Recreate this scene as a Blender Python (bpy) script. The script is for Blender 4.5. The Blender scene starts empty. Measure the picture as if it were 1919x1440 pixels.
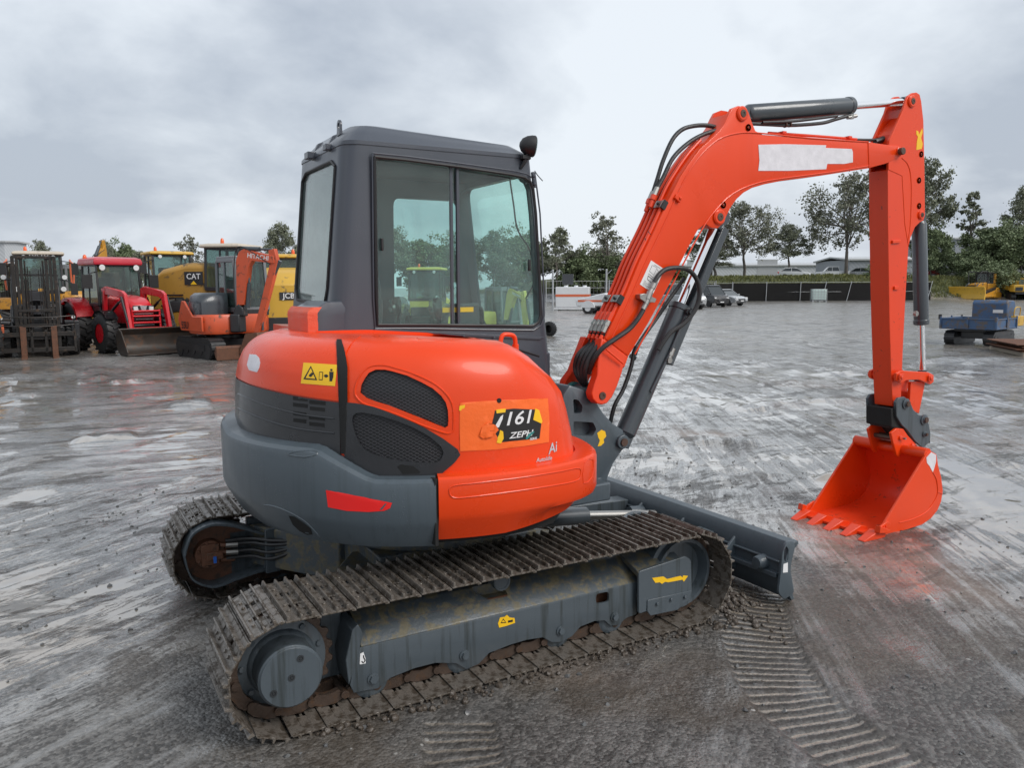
import bpy, bmesh, math, random
import numpy as np
from math import sin, cos, pi, radians, sqrt, atan2
from mathutils import Vector, Matrix
from mathutils.bvhtree import BVHTree

# ---------------------------------------------------------------- camera, sky, sun, exposure
scn = bpy.context.scene
CP = Vector((-1.635, -3.792, 1.668)); YAW, PIT, ROL, FPX = radians(60.40), radians(-6.96), radians(-0.276), 1498.5
_d = Vector((cos(YAW)*cos(PIT), sin(YAW)*cos(PIT), sin(PIT)))
_r = Vector((sin(YAW), -cos(YAW), 0)); _u = _r.cross(_d)
_r, _u = cos(ROL)*_r + sin(ROL)*_u, -sin(ROL)*_r + cos(ROL)*_u
cd = bpy.data.cameras.new('camera'); cam = bpy.data.objects.new('camera', cd); scn.collection.objects.link(cam)
cam.matrix_world = Matrix(((_r.x, _u.x, -_d.x, CP.x), (_r.y, _u.y, -_d.y, CP.y), (_r.z, _u.z, -_d.z, CP.z), (0, 0, 0, 1)))
cd.sensor_fit = 'HORIZONTAL'; cd.sensor_width = 36.0; cd.lens = 36.0*FPX/1919
cd.clip_start = 0.05; cd.clip_end = 3000
scn.camera = cam

world = bpy.data.worlds.new("World"); scn.world = world; world.use_nodes = True
def build_world():
    nt = world.node_tree; N = nt.nodes; L = nt.links; N.clear()
    out = N.new('ShaderNodeOutputWorld'); bg = N.new('ShaderNodeBackground'); L.new(bg.outputs[0], out.inputs[0])
    sky = N.new('ShaderNodeTexSky'); sky.sky_type = 'NISHITA'; sky.sun_disc = False
    sky.sun_elevation = radians(42); sky.sun_rotation = radians(SUN_ROT); sky.dust_density = 4; sky.air_density = 1.5
    tc = N.new('ShaderNodeTexCoord'); sep = N.new('ShaderNodeSeparateXYZ'); L.new(tc.outputs['Generated'], sep.inputs[0])
    # cloud layer: view direction hits a flat layer high above
    zc = N.new('ShaderNodeMath'); zc.operation = 'MAXIMUM'; zc.inputs[1].default_value = 0.0; L.new(sep.outputs[2], zc.inputs[0])
    za = N.new('ShaderNodeMath'); za.operation = 'ADD'; za.inputs[1].default_value = 0.42; L.new(zc.outputs[0], za.inputs[0])
    dv = []
    for i in (0, 1):
        m = N.new('ShaderNodeMath'); m.operation = 'DIVIDE'; L.new(sep.outputs[i], m.inputs[0]); L.new(za.outputs[0], m.inputs[1]); dv.append(m)
    cb = N.new('ShaderNodeCombineXYZ'); L.new(dv[0].outputs[0], cb.inputs[0]); L.new(dv[1].outputs[0], cb.inputs[1])
    def noise(scale, detail, rough, off, dist=0.0):
        mp = N.new('ShaderNodeMapping'); mp.inputs['Location'].default_value = off; L.new(cb.outputs[0], mp.inputs[0])
        n = N.new('ShaderNodeTexNoise'); n.inputs['Scale'].default_value = scale; n.inputs['Detail'].default_value = detail
        n.inputs['Roughness'].default_value = rough; n.inputs['Distortion'].default_value = dist; L.new(mp.outputs[0], n.inputs[0]); return n
    n1 = noise(1.05, 4, 0.45, SKY_OFF, 0.2); n2 = noise(3.4, 6, 0.55, (3.1, 7.7, 0), 0.2)
    mx = N.new('ShaderNodeMix'); mx.data_type = 'FLOAT'; mx.inputs[0].default_value = 0.34
    L.new(n1.outputs[0], mx.inputs[2]); L.new(n2.outputs[0], mx.inputs[3])
    cr = N.new('ShaderNodeValToRGB'); L.new(mx.outputs[0], cr.inputs[0])
    e = cr.color_ramp.elements
    e[0].position = 0.40; e[0].color = (0.30, 0.335, 0.39, 1)
    e[1].position = 0.575; e[1].color = (0.535, 0.57, 0.61, 1)
    q = cr.color_ramp.elements.new(0.455); q.color = (0.37, 0.405, 0.455, 1)
    q = cr.color_ramp.elements.new(0.51); q.color = (0.455, 0.49, 0.535, 1)
    # nishita, dimmed, mixed under the cloud deck
    k = N.new('ShaderNodeMix'); k.data_type = 'RGBA'; k.inputs[0].default_value = 0.93
    sc = N.new('ShaderNodeVectorMath'); sc.operation = 'SCALE'; sc.inputs['Scale'].default_value = 0.10
    L.new(sky.outputs[0], sc.inputs[0]); L.new(sc.outputs[0], k.inputs[6]); L.new(cr.outputs[0], k.inputs[7])
    L.new(k.outputs[2], bg.inputs[0]); bg.inputs[1].default_value = 1.08
SUN_ROT = 152.0; SKY_OFF = (3.3, 25.5, 0)
build_world()
sl = bpy.data.lights.new('sun', 'SUN'); sl.energy = 1.5; sl.angle = radians(28); sl.color = (1.0, 0.97, 0.93)
so = bpy.data.objects.new('sun', sl); scn.collection.objects.link(so)
_az = radians(-62)            # high over the machine's right side
so.rotation_euler = Vector((cos(_az)*cos(radians(42)), sin(_az)*cos(radians(42)), sin(radians(42)))).to_track_quat('Z', 'Y').to_euler()
vs = scn.view_settings; vs.view_transform = 'Standard'; vs.look = 'None'; vs.gamma = 1; vs.exposure = 0.60
scn.render.engine = 'CYCLES'
try:
    scn.cycles.max_bounces = 8; scn.cycles.transparent_max_bounces = 24; scn.cycles.transmission_bounces = 6
except Exception: pass

# ---------------------------------------------------------------- measuring helpers: photo pixel -> place in the world
def ray(u, v): return _d + _r*((u-959.5)/FPX) - _u*((v-720)/FPX)
def on(u, v, ax, val):
    q = ray(u, v); return CP + q*((val-CP[ax])/q[ax])
def gnd(u, v, z=0.0): return on(u, v, 2, z)
def PY(pts, y): return [(lambda p: (p.x, p.z))(on(u, v, 1, y)) for u, v in pts]
def PXp(pts, x): return [(lambda p: (p.y, p.z))(on(u, v, 0, x)) for u, v in pts]
def far(u, D):   # ground point under column u at depth D
    q = ray(u, 537); q = Vector((q.x, q.y, 0)); return Vector((CP.x, CP.y, 0)) + q*D

# ---------------------------------------------------------------- materials
MATS = {}
def nmat(name):
    m = bpy.data.materials.new(name); m.use_nodes = True; nt = m.node_tree; b = nt.nodes['Principled BSDF']; MATS[name] = m
    return m, nt, nt.nodes, nt.links, b
def rgb(c, k=1.0): return (c[0]*k, c[1]*k, c[2]*k, 1)
def tex_noise(N, L, scale, detail=5, rough=.55, vec=None, dist=0.0):
    n = N.new('ShaderNodeTexNoise'); n.inputs['Scale'].default_value = scale; n.inputs['Detail'].default_value = detail
    n.inputs['Roughness'].default_value = rough; n.inputs['Distortion'].default_value = dist
    if vec is not None: L.new(vec, n.inputs[0])
    return n
def ramp(N, L, src, p0, c0, p1, c1):
    r = N.new('ShaderNodeValToRGB'); L.new(src, r.inputs[0]); e = r.color_ramp.elements
    e[0].position = p0; e[0].color = c0; e[1].position = p1; e[1].color = c1; return r
def mixc(N, L, fac, a, b, mode='MIX'):
    m = N.new('ShaderNodeMix'); m.data_type = 'RGBA'; m.blend_type = mode
    for s, v in ((0, fac), (6, a), (7, b)):
        if isinstance(v, (float, int)): m.inputs[s].default_value = v
        elif isinstance(v, tuple): m.inputs[s].default_value = v
        else: L.new(v, m.inputs[s])
    return m.outputs[2]
def paint(name, col, rough=.32, coat=.0, var=.12, dirt=0.0, dcol=(.085, .07, .055), metal=0.0, bump=.0, scale=6, drops=0.0, speck=0.0, spec=.5, streak=0.0):
    """painted or bare surface: broad tone variation, optional mud patches, chips, rain drops"""
    m, nt, N, L, b = nmat(name)
    tc = N.new('ShaderNodeTexCoord'); V = tc.outputs['Object']
    n = tex_noise(N, L, scale, 6, .6, V)
    c = mixc(N, L, n.outputs[0], rgb(col, 1-var), rgb(col, 1+var))
    rr = N.new('ShaderNodeMapRange'); L.new(n.outputs[0], rr.inputs[0]); rr.inputs[1].default_value = .3; rr.inputs[2].default_value = .7
    rr.inputs[3].default_value = max(.02, rough-.07); rr.inputs[4].default_value = rough+.09
    R = rr.outputs[0]
    if dirt > 0:
        n2 = tex_noise(N, L, scale*2.2, 9, .68, V, .3)
        t = 1-dirt
        r2 = ramp(N, L, n2.outputs[0], .32+.36*t, (0, 0, 0, 1), .42+.36*t, (1, 1, 1, 1))
        n4 = tex_noise(N, L, 55, 3, .6, V); dc = mixc(N, L, n4.outputs[0], rgb(dcol, .55), rgb(dcol, 1.5))
        c = mixc(N, L, r2.outputs[0], c, dc)
        mr = N.new('ShaderNodeMix'); mr.data_type = 'FLOAT'; L.new(r2.outputs[0], mr.inputs[0]); L.new(R, mr.inputs[2]); mr.inputs[3].default_value = .6; R = mr.outputs[0]
    if streak:
        mp = N.new('ShaderNodeMapping'); mp.inputs['Scale'].default_value = (34, 34, 1.6); L.new(V, mp.inputs[0]); n7 = tex_noise(N, L, 1, 4, .6, mp.outputs[0])
        r7 = ramp(N, L, n7.outputs[0], .52, (1, 1, 1, 1), .66, (1-streak, 1-streak, 1-streak*1.1, 1)); c = mixc(N, L, 1.0, c, r7.outputs[0], 'MULTIPLY')
    if speck > 0:
        n3 = tex_noise(N, L, 13, 5, .75, V, 2.0); r3 = ramp(N, L, n3.outputs[0], .70-.06*speck, (0, 0, 0, 1), .72-.05*speck, (1, 1, 1, 1))
        c = mixc(N, L, r3.outputs[0], c, (.03, .02, .016, 1))
    L.new(c, b.inputs['Base Color']); L.new(R, b.inputs['Roughness'])
    b.inputs['Metallic'].default_value = metal; b.inputs['Specular IOR Level'].default_value = spec
    if coat: b.inputs['Coat Weight'].default_value = coat; b.inputs['Coat Roughness'].default_value = .035
    if bump or drops:
        if drops:
            vo = N.new('ShaderNodeTexVoronoi'); vo.inputs['Scale'].default_value = 95; L.new(V, vo.inputs[0])
            rm = ramp(N, L, vo.outputs[0], .0, (1, 1, 1, 1), .28, (0, 0, 0, 1)); h = rm.outputs[0]; st = drops; ds = .0015
            n5 = tex_noise(N, L, 9, 2, .5, V); r5 = ramp(N, L, n5.outputs[0], .5, (0, 0, 0, 1), .6, (1, 1, 1, 1)); h = mixc(N, L, 1.0, h, r5.outputs[0], 'MULTIPLY')
        else:
            n6 = tex_noise(N, L, scale*8, 6, .6, V); h = n6.outputs[0]; st = bump; ds = .006
        bp = N.new('ShaderNodeBump'); bp.inputs['Strength'].default_value = st; bp.inputs['Distance'].default_value = ds
        L.new(h, bp.inputs['Height']); L.new(bp.outputs[0], b.inputs['Normal'])
    return m
def glass(name, tint, gloss=.9, rough=.02, dirt=.08):
    m, nt, N, L, b = nmat(name); N.remove(b)
    out = N['Material Output']; tr = N.new('ShaderNodeBsdfTransparent'); tr.inputs[0].default_value = rgb(tint)
    gl = N.new('ShaderNodeBsdfGlossy'); gl.inputs['Roughness'].default_value = rough; gl.inputs[0].default_value = (gloss, gloss, gloss, 1)
    fr = N.new('ShaderNodeFresnel'); ge = N.new('ShaderNodeNewGeometry'); mi_ = N.new('ShaderNodeMix'); mi_.data_type = 'FLOAT'; L.new(ge.outputs['Backfacing'], mi_.inputs[0])
    mi_.inputs[2].default_value = 1.5; mi_.inputs[3].default_value = 1/1.5; L.new(mi_.outputs[0], fr.inputs[0])
    mx = N.new('ShaderNodeMixShader'); L.new(fr.outputs[0], mx.inputs[0]); L.new(tr.outputs[0], mx.inputs[1]); L.new(gl.outputs[0], mx.inputs[2])
    df = N.new('ShaderNodeBsdfDiffuse'); df.inputs[0].default_value = (.45, .5, .48, 1)  # whitish veil: dirt on most panes, painted sky sheen on the rear one
    tc = N.new('ShaderNodeTexCoord'); n = tex_noise(N, L, 5, 8, .65, tc.outputs['Object']); mm = N.new('ShaderNodeMath'); mm.operation = 'MULTIPLY'; mm.inputs[1].default_value = dirt*2
    L.new(n.outputs[0], mm.inputs[0]); m2 = N.new('ShaderNodeMixShader'); L.new(mm.outputs[0], m2.inputs[0]); L.new(mx.outputs[0], m2.inputs[1]); L.new(df.outputs[0], m2.inputs[2])
    L.new(m2.outputs[0], out.inputs[0]); return m

# ---------------------------------------------------------------- objects, parts, tags
COL = scn.collection
def tag(o, label=None, cat=None, group=None, kind=None):
    if label: o['label'] = label
    if cat: o['category'] = cat
    if group: o['group'] = group
    if kind: o['kind'] = kind
    return o
def thing(name, label, cat, loc=(0, 0, 0), rz=0.0, group=None, scale=1.0):
    o = bpy.data.objects.new(name, None); COL.objects.link(o); o.location = loc; o.rotation_euler = (0, 0, rz); o.empty_display_size = .3
    if scale != 1.0: o.scale = (scale,)*3
    return tag(o, label, cat, group)
def obj(name, bm, mat, parent=None, smooth=35, bevel=0.0, seg=2, kind=None, label=None, loc=None):
    me = bpy.data.meshes.new(name)
    if isinstance(bm, bmesh.types.BMesh):
        bmesh.ops.recalc_face_normals(bm, faces=bm.faces); bm.to_mesh(me); bm.free()
    else: me = bm
    for mt in (mat if isinstance(mat, (list, tuple)) else [mat]): me.materials.append(mt)
    o = bpy.data.objects.new(name, me); COL.objects.link(o)
    if parent is not None: o.parent = parent
    if smooth:
        me.polygons.foreach_set('use_smooth', [True]*len(me.polygons)); me.set_sharp_from_angle(angle=radians(smooth))
    if bevel:
        md = o.modifiers.new('bevel', 'BEVEL'); md.width = bevel; md.segments = seg; md.limit_method = 'ANGLE'; md.angle_limit = radians(35)
        md.harden_normals = False
    if loc: o.location = loc
    if kind: o['kind'] = kind
    if label: o['label'] = label
    return o
def copy_tree(o, parent=None):
    c = o.copy(); COL.objects.link(c)
    if parent is not None: c.parent = parent
    for ch in [x for x in o.children]: copy_tree(ch, c)
    return c
def nb(): return bmesh.new()
def box(bm, c, s, rot=None, piv=None, mi=0):
    """box centre c, full size s, optional Matrix rot about its centre"""
    r = bmesh.ops.create_cube(bm, size=1.0)['verts']
    M = Matrix.Translation(c) @ (rot.to_4x4() if rot is not None else Matrix()) @ Matrix.Diagonal((s[0], s[1], s[2], 1))
    bmesh.ops.transform(bm, matrix=M, verts=r)
    if mi:
        for f in {f for v in r for f in v.link_faces}: f.material_index = mi
    return r
def bx(bm, x0, x1, y0, y1, z0, z1, mi=0): return box(bm, ((x0+x1)/2, (y0+y1)/2, (z0+z1)/2), (abs(x1-x0), abs(y1-y0), abs(z1-z0)), mi=mi)
def prism(bm, pts, axis, a, b, mi=0):
    """extrude a 2-D outline: axis 'y' -> pts are (x,z); 'x' -> (y,z); 'z' -> (x,y)"""
    def P(p, t):
        if axis == 'y': return (p[0], t, p[1])
        if axis == 'x': return (t, p[0], p[1])
        return (p[0], p[1], t)
    A = [bm.verts.new(P(p, a)) for p in pts]; Bv = [bm.verts.new(P(p, b)) for p in pts]; n = len(pts); fs = []
    fs.append(bm.faces.new(A)); fs.append(bm.faces.new(Bv[::-1]))
    for i in range(n): fs.append(bm.faces.new((A[i], A[(i+1) % n], Bv[(i+1) % n], Bv[i])))
    if mi:
        for f in fs: f.material_index = mi
    return A+Bv
def basis(d):
    d = Vector(d).normalized(); a = Vector((0, 0, 1)) if abs(d.z) < .9 else Vector((1, 0, 0))
    x = d.cross(a).normalized(); return x, d.cross(x).normalized(), d
def cyl(bm, p0, p1, r0, r1=None, seg=20, caps=True, mi=0):
    p0, p1 = Vector(p0), Vector(p1); r1 = r0 if r1 is None else r1; x, y, d = basis(p1-p0)
    A = []; Bv = []
    for i in range(seg):
        t = 2*pi*i/seg; o = x*cos(t)+y*sin(t); A.append(bm.verts.new(p0+o*r0)); Bv.append(bm.verts.new(p1+o*r1))
    fs = [bm.faces.new((A[i], A[(i+1) % seg], Bv[(i+1) % seg], Bv[i])) for i in range(seg)]
    if caps: fs += [bm.faces.new(A[::-1]), bm.faces.new(Bv)]
    for f in fs: f.material_index = mi
def lathe(bm, p0, d, prof, seg=24, mi=0, caps=True):
    """prof = [(dist along d, radius)]"""
    x, y, d = basis(d); p0 = Vector(p0); rings = []
    for t, r in prof: rings.append([bm.verts.new(p0+d*t+(x*cos(2*pi*i/seg)+y*sin(2*pi*i/seg))*max(r, 1e-4)) for i in range(seg)])
    for a, b in zip(rings, rings[1:]):
        for i in range(seg): f = bm.faces.new((a[i], a[(i+1) % seg], b[(i+1) % seg], b[i])); f.material_index = mi
    for R_ in ((rings[0][::-1], rings[-1]) if caps else ()): f = bm.faces.new(R_); f.material_index = mi
def smoothp(pts, n=8, closed=False):
    P = [Vector(p) for p in pts]; out = []; m = len(P)
    for i in range(m if closed else m-1):
        g = (lambda k: P[k % m]) if closed else (lambda k: P[min(max(k, 0), m-1)])
        a, b, c, d = g(i-1), g(i), g(i+1), g(i+2)
        for k in range(n):
            t = k/n; out.append(.5*((2*b)+(c-a)*t+(2*a-5*b+4*c-d)*t*t+(3*b-a-3*c+d)*t**3))
    if not closed: out.append(P[-1])
    return out
def tube(bm, pts, r, seg=8, n=8, mi=0, sm=True):
    P = smoothp(pts, n) if sm and len(pts) > 2 else [Vector(p) for p in pts]
    rings = []; up = None
    for i, p in enumerate(P):
        t = (P[min(i+1, len(P)-1)]-P[max(i-1, 0)]).normalized()
        if up is None: up = basis(t)[0]
        up = (up - t*up.dot(t)).normalized(); v = t.cross(up)
        rings.append([bm.verts.new(p+(up*cos(2*pi*k/seg)+v*sin(2*pi*k/seg))*r) for k in range(seg)])
    for a, b in zip(rings, rings[1:]):
        for k in range(seg): f = bm.faces.new((a[k], a[(k+1) % seg], b[(k+1) % seg], b[k])); f.material_index = mi
    f = bm.faces.new(rings[0][::-1]); f.material_index = mi; f = bm.faces.new(rings[-1]); f.material_index = mi
def loft(bm, rings, closed=True, cap=True, mi=0):
    R_ = [[bm.verts.new(p) for p in r] for r in rings]; n = len(R_[0])
    for a, b in zip(R_, R_[1:]):
        for i in range(n if closed else n-1): f = bm.faces.new((a[i], a[(i+1) % n], b[(i+1) % n], b[i])); f.material_index = mi
    if cap and closed: bm.faces.new(R_[0][::-1]).material_index = mi; bm.faces.new(R_[-1]).material_index = mi
    return R_
def rotx(a): return Matrix.Rotation(a, 3, 'X')
def roty(a): return Matrix.Rotation(a, 3, 'Y')
def rotz(a): return Matrix.Rotation(a, 3, 'Z')
def frame_along(p0, p1, up=(0, 0, 1)):
    """3x3 rotation whose X runs p0->p1"""
    x = (Vector(p1)-Vector(p0)).normalized(); y = Vector(up).cross(x)
    y = y.normalized() if y.length > 1e-5 else Vector((0, 1, 0)); z = x.cross(y); return Matrix((x, y, z)).transposed()
def beam(bm, p0, p1, w, h, up=(0, 0, 1), mi=0):
    p0, p1 = Vector(p0), Vector(p1); box(bm, (p0+p1)/2, ((p1-p0).length, w, h), frame_along(p0, p1, up), mi=mi)
def rrect(x0, x1, z0, z1, r, n=4):
    out = []
    for cx, cz, a in ((x1-r, z1-r, 0), (x0+r, z1-r, 90), (x0+r, z0+r, 180), (x1-r, z0+r, 270)):
        for k in range(n+1): t = radians(a+90*k/n); out.append((cx+r*cos(t), cz+r*sin(t)))
    return out
def roundpoly(pts, r, n=4):
    """round the corners of a 2-D polygon"""
    out = []; m = len(pts)
    for i in range(m):
        a, b, c = Vector(pts[i-1]), Vector(pts[i]), Vector(pts[(i+1) % m]); u, v = a-b, c-b
        k = min(r, u.length*.45, v.length*.45); p, q = b+u.normalized()*k, b+v.normalized()*k
        for j in range(n+1): t = j/n; s = p*(1-t)**2+b*2*t*(1-t)+q*t*t; out.append((s.x, s.y))
    return out
def cut(o, cutters):
    """apply boolean differences"""
    for bm in cutters:
        me = bpy.data.meshes.new('cut'); bmesh.ops.recalc_face_normals(bm, faces=bm.faces); bm.to_mesh(me); bm.free()
        c = bpy.data.objects.new('cut', me); COL.objects.link(c)
        md = o.modifiers.new('b', 'BOOLEAN'); md.object = c; md.operation = 'DIFFERENCE'; md.solver = 'EXACT'
        bpy.context.view_layer.update()
        dg = bpy.context.evaluated_depsgraph_get(); nm = bpy.data.meshes.new_from_object(o.evaluated_get(dg))
        o.modifiers.clear(); nm.name = o.name; o.data = nm; bpy.data.objects.remove(c)
    o.data.polygons.foreach_set('use_smooth', [True]*len(o.data.polygons)); o.data.set_sharp_from_angle(angle=radians(35))
    return o
def text_bm(s, size, th=.002, shear=0.0, sx=1.0):
    """flat lettering in the local XY plane, centred"""
    cu = bpy.data.curves.new('t', 'FONT'); cu.body = s; cu.size = size; cu.align_x = 'CENTER'; cu.align_y = 'CENTER'; cu.extrude = th; cu.shear = shear; cu.offset = size*.012
    cu.resolution_u = 3
    o = bpy.data.objects.new('t', cu); COL.objects.link(o); bpy.context.view_layer.update()
    me = bpy.data.meshes.new_from_object(o.evaluated_get(bpy.context.evaluated_depsgraph_get()))
    bm = nb(); bm.from_mesh(me); bpy.data.objects.remove(o); bpy.data.meshes.remove(me)
    bmesh.ops.scale(bm, vec=(sx, 1, 1), verts=bm.verts); return bm
def place_text(name, s, size, mat, parent, origin, xdir, updir, **k):
    lab = k.pop('label', None)
    bm = text_bm(s, size, **k); x = Vector(xdir).normalized(); u = Vector(updir); u = (u-x*u.dot(x)).normalized(); n = x.cross(u)
    M = Matrix(((x.x, u.x, n.x, origin[0]), (x.y, u.y, n.y, origin[1]), (x.z, u.z, n.z, origin[2]), (0, 0, 0, 1)))
    bmesh.ops.transform(bm, matrix=M, verts=bm.verts); return obj(name, bm, mat, parent, smooth=0, label=lab)
def clip_poly_grid(poly, step):
    """grid cells of a pixel polygon, clipped: returns verts(list of uv), faces"""
    xs = [p[0] for p in poly]; ys = [p[1] for p in poly]; bm = nb()
    f = bm.faces.new([bm.verts.new((p[0], p[1], 0)) for p in poly]); bmesh.ops.triangulate(bm, faces=bm.faces[:], ngon_method='EAR_CLIP')
    x = min(xs)+step*.5
    while x < max(xs):
        bmesh.ops.bisect_plane(bm, geom=bm.verts[:]+bm.edges[:]+bm.faces[:], plane_co=(x, 0, 0), plane_no=(1, 0, 0)); x += step
    y = min(ys)+step*.5
    while y < max(ys):
        bmesh.ops.bisect_plane(bm, geom=bm.verts[:]+bm.edges[:]+bm.faces[:], plane_co=(0, y, 0), plane_no=(0, 1, 0)); y += step
    return bm
def patch(name, poly, bvh, off, mat, parent, step=10, th=.003, label=None, crinkle=0.0, smooth=35):
    """a thin sheet laid on a built surface: outline measured in the photo, thickness th, standing off by off"""
    bm = clip_poly_grid(poly, step); rnd = random.Random(len(poly)); lastn = Vector((0, -1, 0))
    for v in bm.verts:
        u_, v_ = v.co.x, v.co.y; q = ray(u_, v_).normalized(); hit, n, i, d = bvh.ray_cast(CP, q)
        if hit is None:
            hit, n, i, d = bvh.find_nearest(CP+q*3.3)
        if n.dot(q) > 0: n = -n
        v.co = hit + n*(off + crinkle*rnd.random())
    bmesh.ops.recalc_face_normals(bm, faces=bm.faces)
    if bm.faces and sum((f.normal.dot(f.calc_center_median()-CP)) for f in bm.faces) > 0: bmesh.ops.reverse_faces(bm, faces=bm.faces[:])
    bm.normal_update()
    r = bmesh.ops.extrude_face_region(bm, geom=bm.faces[:]); vs_ = [g for g in r['geom'] if isinstance(g, bmesh.types.BMVert)]
    bm.normal_update()
    for v in vs_: v.co += v.normal*th
    return obj(name, bm, mat, parent, smooth=smooth, label=label)
def ring_patch(name, outer, inner, bvh, off, mat, parent, th=.003, n=72, rows=4):
    """a thin ring laid on a surface between two outlines measured in the photo"""
    c = (sum(p[0] for p in inner)/len(inner), sum(p[1] for p in inner)/len(inner))
    def cast2(poly, a):
        dx, dy = cos(a), sin(a); best = None
        for i in range(len(poly)):
            (x1, y1), (x2, y2) = poly[i], poly[(i+1) % len(poly)]; ex, ey = x2-x1, y2-y1; den = dx*ey-dy*ex
            if abs(den) < 1e-9: continue
            t = ((x1-c[0])*ey-(y1-c[1])*ex)/den; s = ((x1-c[0])*dy-(y1-c[1])*dx)/den
            if t > 0 and -1e-6 <= s <= 1+1e-6 and (best is None or t > best): best = t
        return (c[0]+dx*best, c[1]+dy*best)
    angs = sorted(set([2*pi*i/n for i in range(n)]+[atan2(p[1]-c[1], p[0]-c[0]) % (2*pi) for p in outer]))
    bm = nb(); V = []
    for a in angs:
        o_, i_ = cast2(outer, a), cast2(inner, a); row = []
        for k in range(rows+1):
            t = k/rows; q = ray(i_[0]*(1-t)+o_[0]*t, i_[1]*(1-t)+o_[1]*t).normalized(); h, nn, ii_, d = bvh.ray_cast(CP, q)
            if h is None: h, nn, ii_, d = bvh.find_nearest(CP+q*3.3)
            if nn.dot(q) > 0: nn = -nn
            row.append((h, nn))
        V.append(row)
    A = [[bm.verts.new(h+nn*off) for h, nn in r] for r in V]; B_ = [[bm.verts.new(h+nn*(off+th)) for h, nn in r] for r in V]; m = len(V)
    for i in range(m):
        j = (i+1) % m
        for k in range(rows):
            bm.faces.new((B_[i][k], B_[j][k], B_[j][k+1], B_[i][k+1])); bm.faces.new((A[i][k], A[i][k+1], A[j][k+1], A[j][k]))
        bm.faces.new((A[i][0], A[j][0], B_[j][0], B_[i][0])); bm.faces.new((A[i][-1], B_[i][-1], B_[j][-1], A[j][-1]))
    return obj(name, bm, mat, parent)
def bvh_of(*objs):
    bpy.context.view_layer.update(); bm = nb()
    for o in objs:
        me = o.data.copy(); me.transform(o.matrix_world); bm.from_mesh(me)
    t = BVHTree.FromBMesh(bm); bm.free(); return t
# ---------------------------------------------------------------- shared materials
ORANGE = (.74, .052, .005)
M_or = paint('orange_paint', ORANGE, .30, .14, .06, drops=.5, scale=3, spec=.35)
M_or2 = paint('orange_paint_worn', (.72, .047, .005), .36, .05, .08, speck=.9, scale=4)
M_orin = paint('orange_bucket_paint', (.78, .048, .009), .38, .05, .1, scale=7, bump=.12, dirt=.24, dcol=(.16, .045, .022))
M_tape = paint('orange_masking_tape', (.86, .13, .012), .6, 0, .10, scale=9, bump=.3)
M_tapew = paint('red_masking_tape', (.70, .10, .045), .55, 0, .08, scale=14, bump=.5)
M_cab = paint('cab_grey_paint', (.052, .060, .076), .36, .25, .10, drops=.5, scale=3)
M_cw = paint('counterweight_grey_paint', (.064, .083, .098), .40, .15, .12, drops=.8, scale=4, streak=.12)
M_fr = paint('undercarriage_grey_paint', (.066, .082, .095), .40, .1, .12, scale=3, drops=.4, streak=.45)
M_frm = paint('undercarriage_grey_mud_splashed', (.055, .068, .078), .42, .1, .12, dirt=.60, dcol=(.115, .10, .062), scale=7, bump=.3)
M_cyl = paint('cylinder_grey_paint', (.045, .055, .064), .3, .3, .08, drops=.3, scale=4)
M_blk = paint('gloss_black_plastic', (.020, .021, .024), .3, .25, .2, drops=.4)
M_dark = paint('dark_parts_recess_shade', (.006, .006, .006), .75, 0, .4)  # near-black parts and joints; also paints shade into pockets, slots and holes
M_rub = paint('black_rubber', (.014, .014, .015), .5, 0, .2, bump=.1)
M_hose = paint('rubber_hose', (.017, .017, .018), .42, 0, .15, bump=.35, scale=20)
M_shoe = paint('muddy_track_steel', (.165, .145, .125), .30, 0, .45, dirt=.56, dcol=(.055, .042, .030), metal=.25, scale=9, bump=.5)
M_chain = paint('rusty_wet_chain', (.075, .052, .040), .30, 0, .4, dirt=.4, dcol=(.09, .05, .028), metal=.4, scale=11, bump=.4)
M_rust = paint('rust_brown', (.12, .05, .026), .6, 0, .4, dirt=.4, dcol=(.05, .03, .02), scale=8, bump=.4)
M_steel = paint('zinc_fitting', (.36, .35, .33), .38, 0, .15, metal=1.0)
M_chrome = paint('chrome_rod', (.86, .87, .88), .07, 0, .03, metal=1.0)
M_bolt = paint('bolt_dark', (.05, .055, .06), .4, 0, .2, metal=.5)
M_pin = paint('pin_rusty', (.10, .06, .045), .5, 0, .35, metal=.4, scale=30)
M_yel = paint('yellow_sticker', (.85, .50, .01), .45, 0, .06)
M_red = paint('red_reflector', (.80, .012, .01), .35, .1, .05)
M_wht = paint('white_sticker', (.72, .72, .72), .45, 0, .04)
M_whtp = paint('white_cover_patch', (.68, .66, .69), .55, 0, .22, scale=22, bump=.4)
M_tin = paint('silver_lettering', (.72, .72, .74), .25, 0, .05, metal=.6)
M_ink = paint('black_ink', (.01, .01, .01), .5)
M_teal = paint('teal_overspray', (.03, .20, .19), .5, 0, .2, scale=20)
M_mud = paint('wet_mud', (.062, .048, .036), .35, 0, .3, bump=.9, scale=8)
M_gl = glass('tinted_cab_glass', (.86, .972, .948), .8, .02, .045)
M_glr = glass('rear_cab_glass', (.86, .965, .94), 1.0, .02, .10)  # stronger whitish veil paints the sky's reflection into this pane
M_glc = glass('dark_vehicle_glass', (.62, .72, .70), .9, .02, .05)
M_seat = paint('seat_vinyl', (.05, .05, .056), .55, 0, .2)
M_film = glass('plastic_film', (.8, .85, .84), .9, .15, .3)

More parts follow.
